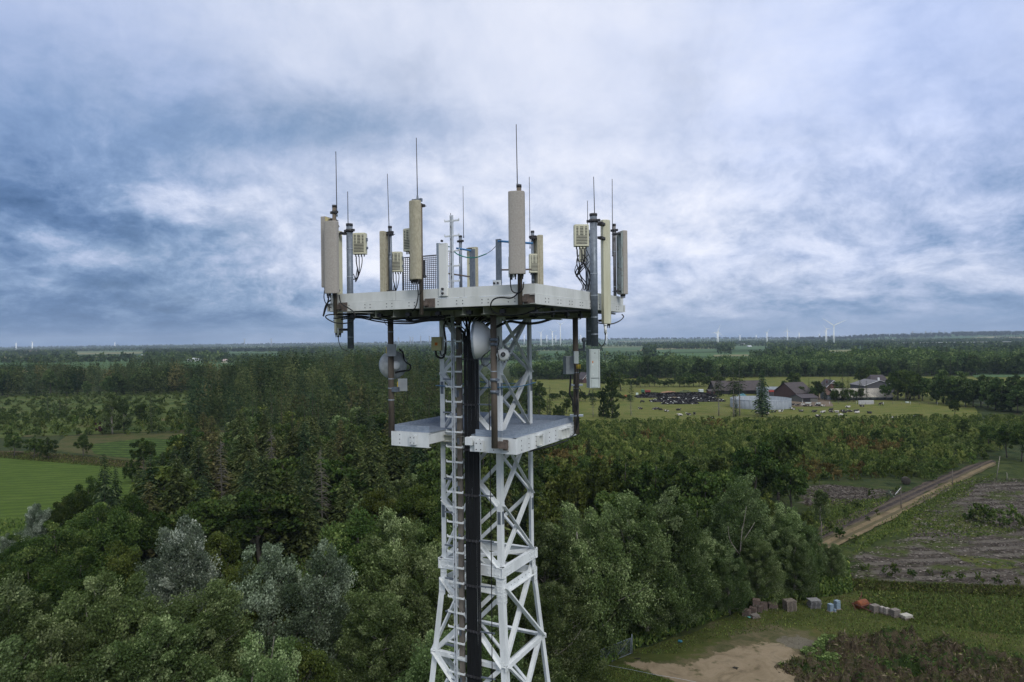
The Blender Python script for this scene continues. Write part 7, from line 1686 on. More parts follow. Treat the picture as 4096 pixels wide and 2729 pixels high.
m = MB(); m.bar((-w - .4, -.5, he), (0, -.5, hr_ + .2), .3, .1, (0, 1, 0)); m.bar((w + .4, -.5, he), (0, -.5, hr_ + .2), .3, .1, (0, 1, 0)); m.build('gable_trim', M_WHITEW, t)
for x in (-1.5, 0, 1.5): MB().box((x, -.05, 4.0), (.9, .06, 1.4)).build('window', M_WHITEW, t)
# round tanks
for (x, D, r_, h, lb) in ((3039, 315, 13.3, 4.1, 'large round open-topped grey slurry tank in front of the farm'), (3095, 378, 9.2, 4.2, 'smaller grey round tank behind the large slurry tank')):
    b = Vector(((x - 2048) / F * D, D, 0)); t = empty('slurry_tank', b, 0, lb, 'tank'); m = MB()
    m.lathe([(r_, 0), (r_, h), (r_ - .18, h), (r_ - .18, .3), (0, .3)], b, n=72)
    for k in range(36): a = 2 * PI * k / 36; m.box(b + Vector((math.cos(a) * (r_ + .03), math.sin(a) * (r_ + .03), h / 2)), (.05, .10, h * .96), rz=a)
    m.build('wall', M_CONC, t, b)
    MB().lathe([(r_ + .08, h - .12), (r_ + .12, h), (r_ + .02, h + .05)], b, n=72).build('rim', M_ZINCL, t, b)
    MB().lathe([(0, h * .35), (r_ - .2, h * .35)], b, n=48).build('slurry', mat('slurry crust', (.05, .045, .035), .9, 0, .2, 1), t, b)
    if r_ > 10: MB().cyl(b + Vector((3.5, 8, .3)), b + Vector((3.5, 8, h + 1.1)), .14, 8).build('mixer_post', M_DARK, t, b)


# silage heaps under black film and tyres
def heap(x0, x1, yb, hgt, dep, label, white=0.0, seed=1):
    rr = random.Random(seed); b = G((x0 + x1) / 2, yb); D = b.y; L_ = (x1 - x0) / F * D; nx, ny = 48, 10; t = empty('silage_heap', b, 0, label, 'silage heap'); vs = []; fs = []
    f_ = lambda u, v: hgt * min(1, 6 * u * (1 - u) + .1) ** .6 * max(0, 1 - abs(2 * v - 1) ** 2.6) * (1 + .08 * math.sin(u * 23 + v * 5))
    for i in range(nx + 1):
        for j in range(ny + 1): u, v = i / nx, j / ny; vs.append(((u - .5) * L_, (v - .0) * dep, f_(u, v) + rr.uniform(-.04, .04)))
    fs = [(i * (ny + 1) + j, (i + 1) * (ny + 1) + j, (i + 1) * (ny + 1) + j + 1, i * (ny + 1) + j + 1) for i in range(nx) for j in range(ny)]
    m = MB().add(vs, fs, smooth=True)
    MB_ = m.build('film', M_PLASTB, t)
    ty, wh = MB(), MB()
    for k in range(int(L_ * dep * 1.0)):
        u, v = rr.random(), rr.random() * .75; z = f_(u, v); p = Vector(((u - .5) * L_, v * dep, z + .1)); q = rr.uniform(.28, .4)
        nrm = Vector((rr.uniform(-.3, .3), -.9 if v < .25 else -.25, .8))
        ty.lathe([(q, .1), (q * .62, .1), (q * .62, -.08), (q, -.08), (q, .1)], p, nrm, 9)
        if rr.random() < white: wh.box(p + Vector((rr.uniform(-.3, .3), -.1, .12)), (rr.uniform(.4, .9), .4, .16), rz=rr.uniform(-.4, .4))
    tag(ty.build('tyres', M_TYRE, t), kind='stuff')
    if white: tag(wh.build('white_bags', M_WHITEP, t), kind='stuff')


heap(2548, 2880, 1592, 2.2, 12, 'rear long black heap covered with old tyres, before the dark barn', .0, 3)
heap(2606, 2905, 1609, 1.9, 8, 'middle black silage heap with tyres and white sandbags', .10, 4)
heap(2645, 2800, 1618, 1.0, 4.0, 'low front black heap with tyres and white sandbags', .12, 5)


def mound(name, x0, x1, yb, h, dep, m_, label, cat):
    b = G((x0 + x1) / 2, yb); L_ = (x1 - x0) / F * b.y; rr = random.Random(int(x0)); vs = []; nx, ny = 20, 8
    for i in range(nx + 1):
        for j in range(ny + 1): u, v = i / nx, j / ny; vs.append(((u - .5) * L_, v * dep, h * max(0, 1 - (2 * u - 1) ** 2) ** .7 * max(0, 1 - (2 * v - 1) ** 2) ** .7 * rr.uniform(.75, 1.1)))
    o = MB().add(vs, [(i * (ny + 1) + j, (i + 1) * (ny + 1) + j, (i + 1) * (ny + 1) + j + 1, i * (ny + 1) + j + 1) for i in range(nx) for j in range(ny)]).build(name, m_, None, loc=b); return tag(o, label, cat)


mound('wood_heap', 2640, 2722, 1578, 1.8, 6, mat('orange brown chips', (.22, .13, .075), .9, 0, .35, 1.5), 'orange-brown heap behind the long black heap', 'heap')
mound('grass_mound', 2718, 2778, 1578, 2.4, 6, mat('weedy mound', (.06, .075, .03), .9, 0, .3, 1.5), 'green overgrown mound right of the orange-brown heap', 'mound')
mound('tarp_heap', 2958, 2988, 1584, 1.3, 4, mat('blue green tarp', (.06, .19, .24), .6, 0, .2, 2), 'blue-green tarpaulin heap in front of the long dark barn', 'tarp')
mound('spoil_heap', 2660, 2730, 1596, .9, 3, mat('pale soil', (.25, .21, .15), .9, 0, .2, 2), 'thin strip of pale soil between the two black heaps', 'soil heap')
mound('rust_heap', 2492, 2518, 1590, 1.2, 3, mat('orange heap', (.30, .10, .04), .9, 0, .3, 2), 'small orange heap at the left end of the rear black heap', 'heap')
b = G(2806, 1576); t = empty('container', b, 0, 'small pale grey container left of the long dark barn', 'container'); MB().box((0, 1.2, 1.25), (2.4, 2.4, 2.3)).build('body', M_BOXM, t); MB().box((0, 1.2, 2.46), (2.6, 2.6, .1)).build('roof', M_WHITEW, t)
for x in (-.6, .6): MB().box((x, -.03, 1.2), (1.05, .06, 2.0)).build('door', M_BOXG, t)
b = G(2584, 1575); t = empty('farm_trailer', b, 0, 'red and green farm trailer parked left behind the long black heap', 'trailer'); MB().box((1.0, 1, 1.45), (3.2, 2.2, 1.1)).build('box', mat('trailer red', (.18, .03, .025), .7, 0, .3, 2), t); MB().box((-1.6, 1, 1.6), (1.7, 2.2, 1.3)).build('front_box', mat('trailer green', (.03, .13, .08), .7, 0, .2, 2), t)
MB().bar((-2.5, 1, .75), (2.8, 1, .75), .2, 1.0).build('chassis', M_DARK, t)
for x in (-1.6, .6, 1.7):
    for y in (0, 2): MB().cyl((x, y - .12, .5), (x, y + .12, .5), .5, 14).build('wheel', M_TYRE, t)
b = G(2549, 1580); t = empty('water_tank', b, 0, 'small pale square water container left behind the long black heap', 'tank'); MB().box((0, .5, .62), (1.2, 1.0, 1.1)).build('body', mat('milky plastic', (.5, .6, .56), .5), t); MB().box((0, .5, .03), (1.2, 1.0, .12)).build('base', M_WOOD, t); MB().cyl((0, .5, 1.16), (0, .5, 1.24), .15, 10).build('lid', M_DARK, t)
b = G(3083, 1590); b.y = 358; b.x = (3083 - 2048) / F * 358; t = empty('red_implement', b, 0, 'red farm implement standing between the two round tanks', 'farm machine'); MB().box((0, 0, 4.0), (2.4, 1.4, 1.0)).build('body', mat('implement red', (.30, .04, .03), .6), t); MB().box((0, 0, 1.8), (2.0, 1.2, 3.4)).build('base', M_DARK, t); MB().box((1.8, 0, 4.4), (1.6, .2, .2)).build('arm', M_DARK, t)
b = G(3466, 1618); t = empty('board_stack', b, 0, 'stack of whitish boards on the pasture edge below the pale-roofed barn', 'board stack'); m = MB()
for k in range(7): m.box((random.uniform(-.1, .1), .4, .15 + .26 * k), (7.0, .9, .22))
m.build('boards', mat('whitish boards', (.42, .42, .42), .8, 0, .25, 2), t); MB().box((0, .4, .03), (6.5, .6, .06)).build('base', M_WOOD, t)
for k, (x, y) in enumerate(((3233, 1615), (3274, 1616), (3629, 1612))):
    b = G(x, y); t = empty('water_trough', b, R(10 * k), ['grey water trough', 'smaller grey water trough', 'pale water trough'][k] + ' on the pasture edge ' + ['below the open shed', 'right of the open shed', 'near the big dark farm trees'][k], 'trough')
    m = MB(); m.box((0, 0, .35), (2.6 - k * .5, .8, .5)); m.build('basin', M_BOXG, t); MB().box((0, 0, .05), (1.6, .6, .1)).build('base', M_DARK, t)
# pasture fence along the farm: one fence, posts and wires as parts
t = empty('wire_fence', G(3360, 1614), 0, 'thin wire fence with pale posts between the farm trees and the cows', 'fence'); fb = G(3360, 1614)
for k in range(22):
    p = G(3210 + k * 36, 1616 + (2 if k % 2 else 0) + k * .2); MB().cyl(p, p + Vector((0, 0, 1.35)), .07, 6).build('post', M_WOOD if k % 3 else M_WHITEW, t, fb)
pp = [G(3210 + k * 36, 1616 + k * .2) for k in range(22)]
for z in (.6, 1.1): MB().tube([p + Vector((0, 0, z)) for p in pp], .02, 4).build('wire', M_ZINC, t, fb)

# ---- cattle
def skinmesh(name, V, E, Rd, root=0, sub=1):
    me = bpy.data.meshes.new(name); me.from_pydata(V, E, []); o = bpy.data.objects.new(name, me); C.objects.link(o); o.modifiers.new('s', 'SKIN'); sk = me.skin_vertices[0].data
    for i, r_ in enumerate(Rd): sk[i].radius = (r_, r_) if not isinstance(r_, tuple) else r_; sk[i].use_root = i == root
    q = o.modifiers.new('u', 'SUBSURF'); q.levels = q.render_levels = sub; dg = bpy.context.evaluated_depsgraph_get(); m2 = bpy.data.meshes.new_from_object(o.evaluated_get(dg)); bpy.data.objects.remove(o); m2.name = name
    m2.polygons.foreach_set('use_smooth', [True] * len(m2.polygons)); return m2


def cow_mat(name, thr, base=(.014, .012, .012), light=(.46, .45, .42)):
    m = bpy.data.materials.new(name); m.use_nodes = True; N, L = nt(m); b = N['Principled BSDF']; b.inputs['Roughness'].default_value = .8
    tc = N.new('ShaderNodeTexCoord'); oi = N.new('ShaderNodeObjectInfo'); k = N.new('ShaderNodeMath'); k.operation = 'MULTIPLY'; k.inputs[1].default_value = 90; L.new(oi.outputs['Random'], k.inputs[0]); cb_ = N.new('ShaderNodeCombineXYZ'); L.new(k.outputs[0], cb_.inputs[0])
    ad = N.new('ShaderNodeVectorMath'); L.new(tc.outputs['Object'], ad.inputs[0]); L.new(cb_.outputs[0], ad.inputs[1]); no = N.new('ShaderNodeTexNoise'); no.inputs['Scale'].default_value = 1.25; no.inputs['Detail'].default_value = 2; L.new(ad.outputs[0], no.inputs[0])
    cr = N.new('ShaderNodeValToRGB'); cr.color_ramp.interpolation = 'CONSTANT'; cr.color_ramp.elements[0].color = (*base, 1); cr.color_ramp.elements[1].position = thr; cr.color_ramp.elements[1].color = (*light, 1); L.new(no.outputs[0], cr.inputs[0]); L.new(cr.outputs[0], b.inputs['Base Color']); return m


COWM = {'black': cow_mat('black cow coat', .66), 'pied': cow_mat('black and white cow coat', .55), 'white': cow_mat('mostly white cow coat', .46)}
stV = [(-.75, 0, 1.12), (-.1, 0, 1.02), (.6, 0, 1.08), (.95, 0, .98), (1.22, 0, .62), (1.38, 0, .28)] + [(.62, .2, .72), (.60, .2, .38), (.62, .2, .04), (.62, -.2, .72), (.66, -.2, .38), (.62, -.2, .04)] + [(-.62, .22, .80), (-.86, .22, .48), (-.80, .22, .04), (-.62, -.22, .80), (-.84, -.22, .48), (-.76, -.22, .04)] + [(-1.0, 0, 1.15), (-1.06, 0, .6), (1.05, .16, .82), (1.05, -.16, .82)]
stE = [(0, 1), (1, 2), (2, 3), (3, 4), (4, 5), (2, 6), (6, 7), (7, 8), (2, 9), (9, 10), (10, 11), (0, 12), (12, 13), (13, 14), (0, 15), (15, 16), (16, 17), (0, 18), (18, 19), (3, 20), (3, 21)]
stR = [.34, .40, .34, .20, .14, .10, .12, .07, .06, .12, .07, .06, .16, .08, .06, .16, .08, .06, .05, .03, .04, .04]
lyV = [(-.75, 0, .42), (-.1, 0, .42), (.6, 0, .48), (.95, 0, .72), (1.15, .05, .92), (1.42, .08, .84)] + [(.75, .30, .22), (1.1, .34, .10), (.8, .38, .06), (.72, -.30, .22), (1.0, -.34, .10)] + [(-.5, .42, .20), (-.05, .52, .10), (-.4, .56, .06), (-.6, -.36, .18), (-.2, -.46, .10)] + [(-1.05, 0, .38), (-1.15, .2, .1), (1.1, .22, .98), (1.1, -.12, .98)]
lyE = [(0, 1), (1, 2), (2, 3), (3, 4), (4, 5), (2, 6), (6, 7), (7, 8), (2, 9), (9, 10), (0, 11), (11, 12), (12, 13), (0, 14), (14, 15), (0, 16), (16, 17), (4, 18), (4, 19)]
lyR = [.36, .42, .36, .20, .14, .10, .13, .07, .06, .13, .07, .18, .10, .07, .18, .09, .05, .03, .04, .04]
CM = {}
for k, (V_, E_, R_) in {'standing': (stV, stE, stR), 'lying': (lyV, lyE, lyR)}.items():
    for cn, mm in COWM.items(): me = skinmesh('cow', V_, E_, R_, 1); me.materials.clear(); me.materials.append(mm); CM[k, cn] = me
cows = [(2569, 1614, 's', 'black', 0, 'the left end of the pasture, highest up'), (2563, 1638, 'l', 'pied', 1, 'the left end of the pasture, below the standing one'), (2617, 1640, 'l', 'pied', 0, 'a trio below the black heaps, left of them'), (2631, 1638, 'l', 'pied', 1, 'a trio below the black heaps, middle of them'), (2643, 1642, 'l', 'black', 1, 'a trio below the black heaps, right of them'), (2667, 1648, 'l', 'pied', 1, 'the open grass just right of the trio'), (2713, 1643, 'l', 'black', 0, 'the open grass below the white sandbags'),
        (2721, 1664, 'l', 'white', 1, 'the lower left of the pasture by the plantation'), (2756, 1662, 'l', 'white', 1, 'the grass left of the standing pied cow'), (2777, 1664, 's', 'pied', 2, 'the lower left of the pasture, facing away'), (2845, 1682, 's', 'pied', 0, 'the plantation edge left of the tall pines'), (3032, 1655, 'l', 'white', 1, 'the tank front just left of the feathery conifer'), (3067, 1657, 'l', 'pied', 1, 'the tank front just right of the feathery conifer'),
        (3095, 1651, 'l', 'black', 0, 'the grass in front of the round tank, right part'), (3122, 1649, 'l', 'white', 0, 'the grass below the right end of the round tank'), (3172, 1640, 'l', 'pied', 1, 'the grass just right of the round tank'), (3160, 1623, 'l', 'pied', 0, 'the tank foot by the yard, left'), (3173, 1622, 'l', 'black', 1, 'the tank foot by the yard, right'), (3189, 1624, 'l', 'black', 0, 'the top edge of the pasture below the yard'), (3212, 1623, 'l', 'white', 1, 'the top edge of the pasture below the open shed'),
        (3221, 1627, 'l', 'black', 0, 'the spot just under the white cow by the open shed'), (3242, 1627, 'l', 'pied', 1, 'the top edge right of the open shed'), (3266, 1624, 'l', 'pied', 0, 'the top edge cluster of three, left'), (3277, 1626, 'l', 'black', 1, 'the top edge cluster of three, middle'), (3290, 1627, 'l', 'white', 0, 'the top edge cluster of three, right'), (3391, 1632, 'l', 'white', 0, 'the open grass below the tall farm spruces'), (3449, 1628, 'l', 'black', 1, 'the grass below the whitish boards'),
        (3525, 1624, 's', 'black', 1, 'the top right of the pasture'), (3324, 1642, 'l', 'black', 0, 'the middle of the pasture, uppermost of its row'), (3205, 1648, 'l', 'black', 1, 'the middle of the pasture, farthest left of its row'), (3257, 1650, 'l', 'black', 0, 'the middle of the pasture, second of its row'), (3291, 1653, 'l', 'white', 0, 'the middle of the pasture, third of its row'), (3325, 1651, 'l', 'pied', 1, 'the middle of the pasture, under the uppermost one'), (3349, 1652, 'l', 'white', 1, 'the centre cluster of the pasture, left'),
        (3370, 1648, 'l', 'black', 0, 'the centre cluster of the pasture, top'), (3378, 1653, 'l', 'black', 0, 'the centre cluster of the pasture, under the top one'), (3401, 1649, 'l', 'pied', 1, 'the spot right of the centre cluster'), (3424, 1648, 'l', 'black', 0, 'the right pair of the middle row, upper'), (3428, 1654, 'l', 'white', 0, 'the right pair of the middle row, lower'), (3479, 1655, 'l', 'black', 1, 'the right end of the middle row'), (3271, 1669, 'l', 'pied', 0, 'the lower pasture left of the grazing pied one'),
        (3363, 1670, 's', 'pied', 0, 'the lower middle of the pasture'), (3577, 1675, 'l', 'pied', 0, 'the lower right of the pasture'), (3659, 1676, 's', 'pied', 2, 'the far right of the pasture, seen end-on')]
for (x, y, ps, cn, fl, wh) in cows:
    o = bpy.data.objects.new('cow', CM['standing' if ps == 's' else 'lying', cn]); C.objects.link(o); o.location = G(x, y, .11); o.rotation_euler = (0, 0, {0: random.uniform(-.3, .3), 1: PI + random.uniform(-.3, .3), 2: PI / 2}[fl]); s = random.uniform(.95, 1.05); o.scale = (s, s, s)
    tag(o, f'{ {"black": "black", "pied": "black and white", "white": "mostly white"}[cn] } cow {"standing and grazing" if ps == "s" else "lying"} at {wh}', 'cow', 'dairy cows on the pasture')

# ---- wind turbines
def turbine(x, yh, yb, rpx, hh, ang, yaw, label, mm=M_TURB):
    """hub row yh, apparent base row yb -> distance from the assumed hub height hh"""
    D = hh * F / (yb - yh); b = Vector(((x - 2048) / F * D, D, 0)); b.z = 32 + (hor(x) - yh) / F * D - hh; t = empty('wind_turbine', b, yaw, label, 'wind turbine', 'white wind turbines on the plain'); rad_ = rpx / F * D; b.z -= 0; w = max(1.0, D * .00055)
    z0 = -b.z - 3 if b.z > 0 else 0
    MB().tube([(0, 0, min(z0, 0)), (0, 0, hh * .5), (0, 0, hh)], [2.1 * w, 1.6 * w, 1.1 * w], 10).build('tower', mm, t); MB().box((0, .8, hh), (2.4 * w, 6, 2.6 * w)).build('nacelle', mm, t); MB().lathe([(0, 2.0), (1.0, 1.4), (1.4 * w, 0), (0, 0)], (0, -2.2, hh), (0, -1, 0), 10).build('hub', mm, t)
    for k in range(3):
        a = ang + k * 2 * PI / 3; d = Vector((math.cos(a), 0, math.sin(a))); s = Vector((-d.z, 0, d.x)); p = Vector((0, -2.9, hh)); y_ = Vector((0, .22 * w, 0)); wd = rad_ * .055 * min(w, 1.6)
        pts_ = [(0.02, .45), (.12, 1.0), (.22, .95), (1, .16)]; vs = [];
        for q, ww in pts_: c = p + d * rad_ * q; vs += [c - s * wd * ww * .35 - y_, c + s * wd * ww * .65 - y_, c + s * wd * ww * .65 + y_, c - s * wd * ww * .35 + y_]
        MB().add(vs, [(i * 4 + j, i * 4 + (j + 1) % 4, (i + 1) * 4 + (j + 1) % 4, (i + 1) * 4 + j) for i in range(3) for j in range(4)] + [(3, 2, 1, 0), (12, 13, 14, 15)]).build('blade', mm, t)


TT = [(3336, 1302, 1372, 54, 62, R(25), R(-12), 'largest and nearest wind turbine, right of the farm on the skyline'), (3306, 1316, 1372, 22, 60, R(5), R(-30), 'wind turbine just left of the largest one, taller of the two'), (3303, 1325, 1370, 16, 60, R(170), R(30), 'wind turbine directly behind the one left of the largest'), (3150, 1322, 1368, 20, 60, R(92), R(-35), 'wind turbine standing alone over the round tank'), (3197, 1333, 1362, 10, 60, R(0), R(0), 'small wind turbine between the one over the tank and the largest'), (3277, 1338, 1358, 8, 60, R(50), R(20), 'tiny wind turbine left of the pair beside the largest'),
      (3068, 1330, 1375, 19, 60, R(172), R(20), 'wind turbine above the dark long barn with one blade pointing left'), (3025, 1342, 1360, 9, 60, R(30), 0, 'tiny wind turbine left of the one above the dark barn'), (2960, 1342, 1367, 11, 60, R(140), 0, 'small wind turbine left of the dark barn, near the skyline village'), (2873, 1327, 1378, 30, 62, R(192), R(-8), 'wide-bladed wind turbine left above the black silage heaps'), (2869, 1332, 1373, 17, 60, R(80), R(10), 'wind turbine half hidden behind the wide-bladed one'),
      (2427, 1330, 1372, 17, 62, R(100), R(45), 'wind turbine directly behind the cable under the longest cream panel'), (2422, 1338, 1368, 12, 60, R(20), R(30), 'smaller turbine beside the one behind the cable on the right'), (2242, 1298, 1384, 24, 78, R(28), R(18), 'tallest wind turbine between the mast and the right brown pole'), (2164, 1331, 1374, 18, 62, R(45), R(14), 'wind turbine just right of the right mast leg, left of four'), (2187, 1343, 1373, 12, 60, R(130), R(20), 'small wind turbine second of the four right of the mast'), (2210, 1327, 1376, 20, 62, R(10), R(-25), 'wind turbine third of the four right of the mast'), (2223, 1344, 1374, 12, 60, R(20), R(40), 'small wind turbine fourth of the four right of the mast'), (2323, 1342, 1368, 11, 60, R(65), 0, 'small turbine right of the right brown pole'), (2097, 1340, 1370, 13, 60, R(140), 0, 'wind turbine seen inside the lattice near the right mast leg'),
      (64, 1374, 1406, 10, 60, R(80), R(70), 'left of two turbines by the low brown mound on the far left'), (129, 1370, 1409, 9, 62, R(20), R(60), 'right of two turbines by the low brown mound on the far left'), (459, 1372, 1392, 7, 60, R(60), 0, 'faint turbine alone on the left skyline')]
for k, (x, y) in enumerate(((3651, 1328), (3702, 1327), (3725, 1330), (3757, 1326), (3780, 1328), (3818, 1329), (3837, 1330), (3870, 1327), (3883, 1330))): TT.append((x, y, y + 24, 10, 60, R(30 + 37 * k), R(10 * k), f'tiny shade-grey turbine number {k + 1} counted from the left above the wooded hill', M_TURBD))
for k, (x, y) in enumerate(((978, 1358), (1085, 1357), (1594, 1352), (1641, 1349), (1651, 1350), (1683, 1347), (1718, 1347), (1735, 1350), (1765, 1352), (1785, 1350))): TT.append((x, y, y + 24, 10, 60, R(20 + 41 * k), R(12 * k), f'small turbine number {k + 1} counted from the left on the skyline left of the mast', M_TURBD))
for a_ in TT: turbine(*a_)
# low brown mound at the far left, far barns, long roof on posts
b = Vector(((118 - 2048) / F * 2500, 2500, 0)); m = MB().lathe([(78, 0), (66, 3), (45, 9), (20, 13.5), (0, 14.5)], b, n=32); o = m.build('hill', mat('bare brown hill', (.13, .10, .075), .95, 0, .2, .02), None, org=b, loc=b); tag(o, kind='structure')
FB = [(771, 1446, 42, 5, 'large white barn among the fields above the left clearing'), (900, 1424, 20, 5, 'small white barn right of the larger one in the left distance'), (577, 1423, 22, 4, 'thin white shed far off on the left'), (794, 1421, 30, 4, 'pale low shed behind the large white barn on the left'), (893, 1452, 18, 5, 'buff farm building right of the large white barn'), (2721, 1389, 22, 5, 'pinkish-roofed barn in the right distance above the silage heaps'), (2971, 1379, 22, 5, 'pale barn far off under the small turbines'), (2365, 1392, 24, 5, 'pale barn behind the thick right-hand poles'), (3244, 1418, 38, 5, 'white buildings glimpsed in the wood above the farm'), (1648, 1401, 120, 4, 'long thin greenhouse row glimpsed left of the yellowish box'), (3000, 1388, 14, 4, 'tiny pale shed right of the pinkish-roofed barn')]
for k, (x, y, w, h, lb) in enumerate(FB):
    b = G(x, y); D = b.y; L_ = w / F * D; wd = 14; hh = h; t = empty('far_barn', b, 0, lb, 'barn'); x_ = L_ / 2
    MB().box((0, wd / 2, hh * .3), (L_, wd, hh * .6)).build('wall', M_WHITEW if k != 4 else M_CREAM, t)
    MB().add([(-x_ - .5, -.6, hh * .58), (x_ + .5, -.6, hh * .58), (x_ + .5, wd / 2, hh * 1.25), (-x_ - .5, wd / 2, hh * 1.25), (x_ + .5, wd + .6, hh * .58), (-x_ - .5, wd + .6, hh * .58)], [(0, 1, 2, 3), (3, 2, 4, 5), (0, 3, 5), (1, 4, 2), (0, 5, 4, 1)]).build('roof', mat('far pale roof', (.50, .53, .57), .6) if k not in (4, 5) else mat('far pink roof', (.34, .28, .27), .8), t)
D = 2300; t = empty('long_shelter', Vector(((3822 - 2048) / F * D, D, hill((3822 - 2048) / F * D, D))), 0, 'long thin white roof on many posts in front of the wooded hill', 'shelter'); L_ = 455 / F * D; zz = 32 + (1345 - 1372) / F * D
MB().box((0, 0, zz), (L_, 5, 1.1)).build('roof', M_WHITEW, t)
for k in range(34): MB().box((-L_ / 2 + L_ * (k + .5) / 34, 0, zz / 2), (.8, .8, zz)).build('post', M_BOXM, t)

# ---- things on the lawn
def pallet(m, c, w=1.2, d=.9, rz=0, mi=0):
    mt = Matrix.Rotation(rz, 3, 'Z'); c = Vector(c)
    for k in range(6): m.box(c + mt @ Vector((-w / 2 + w * (k + .5) / 6, 0, .125)), (w / 6 * .72, d, .022), rz, mi)
    for k in range(9): m.box(c + mt @ Vector((-w / 2 + .07 + (w - .14) * (k % 3) / 2, -d / 2 + .05 + (d - .1) * (k // 3) / 2, .062)), (.11, .09, .085), rz, mi)
    for k in range(3): m.box(c + mt @ Vector((0, -d / 2 + .05 + (d - .1) * k / 2, .01)), (w, .09, .018), rz, mi)
    return m


for k, (x, y, dz, w, h) in enumerate(((2987, 2466, 0, .95, .62), (3013, 2456, 0, .85, .62), (3036, 2449, 0, .9, .62), (3027, 2452, .80, .95, .62), (3057, 2441, 0, .85, .75), (3092, 2434, 0, 1.15, .42))):
    b = G(x, y, .07 + dz); t = empty('brick_pallet', b, R(-35 + k * 5), ['first from the left of the brown brick stacks by the hedge', 'second from the left of the brown brick stacks', 'third of the brown brick stacks, under the raised one', 'brown brick stack raised on a pallet on top of the others', 'brown brick stack behind the raised one', 'low brown brick stack apart to the right of the others'][k], 'brick pallet', 'pallets of brown bricks by the hedge')
    w *= .88; h *= .9; pallet(MB(), (0, 0, 0), w, w * .9).build('pallet', M_WOOD, t); m = MB()
    for i in range(3):
        for j in range(2):
            for q in range(4): m.box((-w / 2 + w * (i + .5) / 3, -w * .43 + w * .86 * (j + .5) / 2, .16 + h * (q + .5) / 4), (w / 3 * .96, w * .42, h / 4 * .94), R(random.uniform(-2, 2)))
    m.build('bricks', M_BRICKP, t)
for (x, y, n, off, lb, mm, rz) in ((3159, 2443, 8, .03, 'tall neat stack of wooden pallets by the hedge', M_WOOD, R(12)), (3256, 2433, 6, .10, 'grey untidy stack of flat pallets and boards by the hedge', mat('grey boards', (.17, .17, .17), .9, 0, .25, 5), R(4))):
    b = G(x, y, .07); t = empty('pallet_stack', b, rz, lb, 'pallet stack')
    for k in range(n): m = MB(); pallet(m, (random.uniform(-off, off), random.uniform(-off, off), k * .148), 1.25, 1.0, R(random.uniform(-30, 30) * off)); m.build('pallet', mm, t)
    if n == 6: MB().box((0, 0, 6 * .148 + .05), (1.3, 1.05, .07), R(3)).build('boards', mm, t)
for k, (x, y, h, w) in enumerate(((3323, 2449, .80, .52), (3349, 2440, .95, .55), (3340, 2452, .28, .22))):
    b = G(x, y, .07); t = empty('block_stack', b, R(20), ['left of the pale blue block stacks', 'taller right one of the pale blue block stacks', 'smallest pale blue block stack, in front of the two tall ones'][k], 'block stack', 'pale blue wrapped blocks by the hedge'); MB().box((0, 0, .05), (w * 1.35, w * 1.3, .08)).build('base', M_WOOD, t); m = MB()
    for q in range(5 if k < 2 else 2):
        n_ = 5 if k < 2 else 2; m.box((0, 0, .09 + h * (q + .5) / n_), (w, w * .9, h / n_ * .9), R(random.uniform(-3, 3)))
    m.build('blocks', M_BLUEB, t)
# rusty field roller
b = G(3447, 2436, .07); t = empty('field_roller', b, R(28), 'rusty orange field roller in its iron frame on the lawn edge', 'field roller')
MB().lathe([(0, -.75), (.44, -.75), (.46, -.72), (.46, .72), (.44, .75), (0, .75)], (0, 0, .52), (1, 0, 0), 28).build('drum', M_RUSTO, t); m = MB()
for y in (-.58, .58): m.bar((-.95, y, .55), (.95, y, .55), .09, .06)
for x in (-.9, .9): m.bar((x, -.6, .55), (x, .6, .55), .09, .06, (0, 0, 1)); 
m.bar((-.9, -.58, .5), (-.2, -1.5, .15), .07, .07); m.bar((.9, -.58, .5), (.2, -1.5, .15), .07, .07); m.bar((-.9, .58, .55), (-1.3, -.2, .1), .06, .06); m.build('frame', mat('dark rust', (.10, .035, .025), .85, 0, .3, 5), t)
m = MB(); m.bar((.7, .6, .6), (1.35, .9, 1.35), .06, .06); m.bar((.3, .6, .75), (1.2, .8, 1.05), .05, .05); m.build('drawbar', MATS['dark rust'], t)
for x in (-.8, .8): MB().cyl((x - .03, 0, .52), (x + .03, 0, .52), .10, 10).build('axle', M_DARK, t)
for k, (x, y, w, h, mm, nm, lb, cat) in enumerate(((3500, 2452, .95, .66, M_SLAB, 'slab_stack', 'dark grey slab stack just right of the rusty roller', 'slab stack'), (3529, 2457, .46, .60, mat('pale planks', (.40, .38, .35), .85, 0, col2=(.16, .14, .13), vscale=10, stretch=(1, 1, 4)), 'plank_stack', 'left of two whitish striped plank stacks on the lawn', 'plank stack'), (3548, 2463, .52, .62, None, 'plank_stack', 'right of two whitish striped plank stacks on the lawn', 'plank stack'), (3581, 2470, .92, .66, M_SLAB, 'slab_stack', 'grey slab stack right of the striped planks', 'slab stack'), (3625, 2477, 1.15, .26, mat('light slabs', (.34, .33, .29), .9, 0, .2, 5), 'slab_stack', 'low pale slab stack, last on the right of the lawn row', 'slab stack'), (3019, 2474, .9, .18, M_SLAB, 'timber_stack', 'low timber stack in the grass before the brick pallets', 'timber stack'))):
    mm = mm or MATS['pale planks']; b = G(x, y, .12); t = empty(nm, b, R(18), lb, cat); pallet(MB(), (0, 0, 0), w * 1.15, w * .9).build('pallet', M_WOOD, t); m = MB(); n_ = max(2, int(h / .1))
    for q in range(n_):
        for j in range(2): m.box(((j - .5) * w * .5, random.uniform(-.01, .01), .15 + h * (q + .5) / n_), (w * .48, w * .72, h / n_ * .8), R(random.uniform(-2, 2)))
    m.build('slabs', mm, t)
